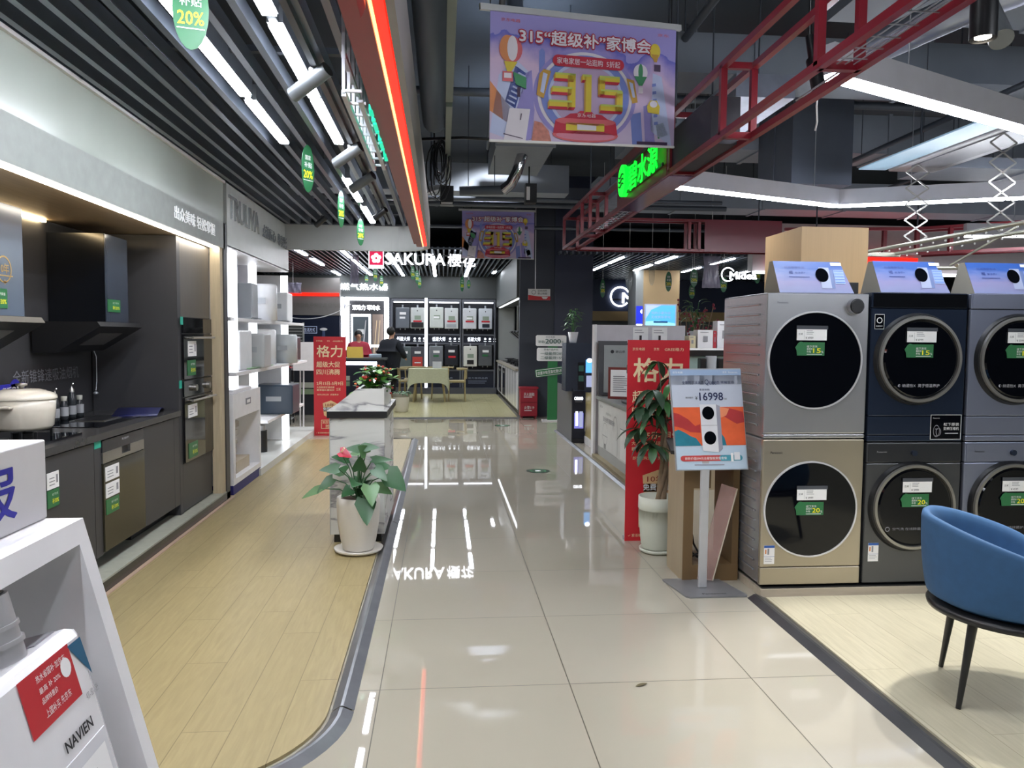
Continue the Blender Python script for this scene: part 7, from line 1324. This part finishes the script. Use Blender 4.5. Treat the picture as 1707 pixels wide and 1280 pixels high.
for k in range(9):
    w_ = random.uniform(.05, .11); h_ = random.uniform(.3, .6); yy = 7.9+random.uniform(-.15, .15); x_ = random.uniform(-.08, .0)
    b.tube([(x_+w_*math.sin(a), yy+.02*k, 3.42-h_/2+h_/2*math.cos(a)) for a in [2*PI*i/14 for i in range(15)]], .007, BLACK, 5)
b.build('loop', t, kind='stuff'); B().tube([(-.4, 8.0, 3.44), (-.05, 7.9, 3.44), (.2, 7.75, 3.42), (.48, 7.7, 3.40)], .016, BLACK, 6).cyl((.02, 7.9, 3.45), (.02, 7.9, ZC), .006, PIPE, n=6).build('main_cable', t)
pipe([(.18, 8.6, 3.06), (.66, 8.6, 3.08)], .05, 'short dark horizontal pipe ending in a steel bend below the large banner', mat('round_dark', '2e333b', .5)); pipe([(.66, 8.6, 3.08), (.74, 8.55, 3.14), (.80, 8.5, 3.26), (.86, 8.5, 3.45)], .06, 'shiny corrugated steel pipe bend just below the large purple banner', CHROME, hang=False)
B().box(-.03, .12, 8.9, 9.05, 2.96, 3.17, BLACK).box(-.02, .11, 8.89, 8.90, 2.965, 2.985, PAPER).cyl((.04, 9, 3.17), (.04, 9, ZC), .01, BLACK, n=6).build('ceiling_speaker', label='black box speaker hanging at the end of the cable tray', cat='speaker')
B().box(.95, 1.08, 9.0, 9.15, 3.02, 3.24, BLACK).box(.96, 1.0, 8.99, 9.0, 3.05, 3.2, PAPER).cyl((1.0, 9.1, 3.24), (1.0, 9.1, ZC), .01, BLACK, n=6).build('ceiling_speaker', label='black box fixture hanging just left of the green glowing sign', cat='speaker')
B().prism([(-.18, 9.0, 3.10), (-.02, 9.0, 3.16), (.0, 9.0, 3.2), (-.16, 9.0, 3.19)], (0, .1, 0), ALU).cyl((-.1, 9.05, 3.18), (-.1, 9.05, ZC), .01, BLACK, n=6).build('floodlight', label='small grey floodlight hanging under the cable bundle', cat='floodlight')
for k, (y, z, x0, x1, r) in enumerate([(9.6, 3.15, -1.5, 3.5, .025), (10.8, 3.28, -2, 4, .035), (11.8, 3.52, -3, 4, .03), (7.4, 3.75, -1.5, 9, .04), (5.4, 3.92, -2, 9, .03), (13.5, 3.35, -4, 8, .03)]):
    pipe([(x0, y, z), (x1, y, z+.02)], r, 'thin dark sprinkler pipe crossing the ceiling, ' + ['lowest, behind the black box speaker', 'second beyond the black box speaker', 'just before the smaller banner', 'over the end of the round duct', 'nearest crossing pipe overhead', 'farthest, above the white letter sign'][k])
for k, (x, y0, y1, z, r) in enumerate([(.36, 4.6, 9, 3.62, .02), (1.75, 2, 9, 3.75, .03), (4.2, 3, 9, 3.36, .025), (5.2, 3, 9, 3.3, .02)]): pipe([(x, y0, z), (x+.15, y1, z)], r, 'dark lengthwise pipe under the slab, ' + ['with a clamp beside the large banner', 'above the long red truss', 'over the airer', 'right of the airer'][k])
t = thing('foil_duct', (2.6, 3, 3.4), 'flexible foil duct slanting behind the thin suspension rods at the upper corner', 'air duct'); B().tube([(2.25, 4.4, 3.05), (2.7, 3.9, 3.2), (3.3, 3.4, 3.35), (4.2, 3.0, 3.5)], .09, DUCTL, 14).cyl((2.9, 3.75, 3.25), (2.9, 3.75, ZC), .006, PIPE, n=6).build('run', t)
for k, (x, y) in enumerate([(1.97, 3.2), (2.12, 3.1), (2.35, 3.2), (2.65, 3.3), (2.9, 5.5), (3.3, 5.2), (2.5, 6.5)]): pass
# floor stickers, debris
for k, (x, y) in enumerate([(1.05, 8.38), (.99, 12.7)]):
    t = thing('floor_sticker', (x, y, 0), 'round green-black floor sticker in the aisle, ' + ('nearer one below the sign reflections' if k == 0 else 'farther one by the fire box'), 'sticker'); B().cyl((x, y, .0004), (x, y, .0016), .13, mat('sticker_dark', '1f3a2c', .3), n=36, smooth=False).build('disc', t); b = B(); c = Card(b, (x, y, .0016), X1, Y1, .0008); c.arc(0, 0, .09, .09, .02, mat('post_green', '2a7a44', .5), 1, 24).rect(-.03, -.03, .03, .03, PAPER, 1); b.build('mark', t)
b = B(); b.leaf((.82, 3.13, .003), (.9, .4, .02), .06, .02, 0, mat('leaf_dry', '5a5238', .8)); b.build('dry_leaf', label='tiny dark dry leaf lying on the tiles in the foreground', cat='leaf')

for k, (x, y) in enumerate([(.62, 6.9), (.66, 9.3), (.75, 12.3), (-.6, 11.6)]):  # aisle downlights inferred from floor glints, but placed to brighten the aisle
    t = thing('downlight', (x, y, 3.95), 'added round can downlight high over the aisle, ' + ['hidden behind the large banner', 'above the short pipe', 'between the two banners', 'before the white letter sign'][k], 'downlight')
    B().cyl((x, y, 3.95), (x, y, 4.4), .07, PIPE, n=20, caps=False).cyl((x, y, 4.2), (x, y, 4.25), .069, PIPE, n=20).build('can', t); B().cyl((x, y, 3.965), (x, y, 3.97), .05, mat('lens_glow', 'ffffff', .4, em='fff4e0', es=14, noise=0), n=20).build('lens', t)
    spot((x, y, 3.94), (x, y, 0), 300, 125, .6, (.97, .98, 1), .05)
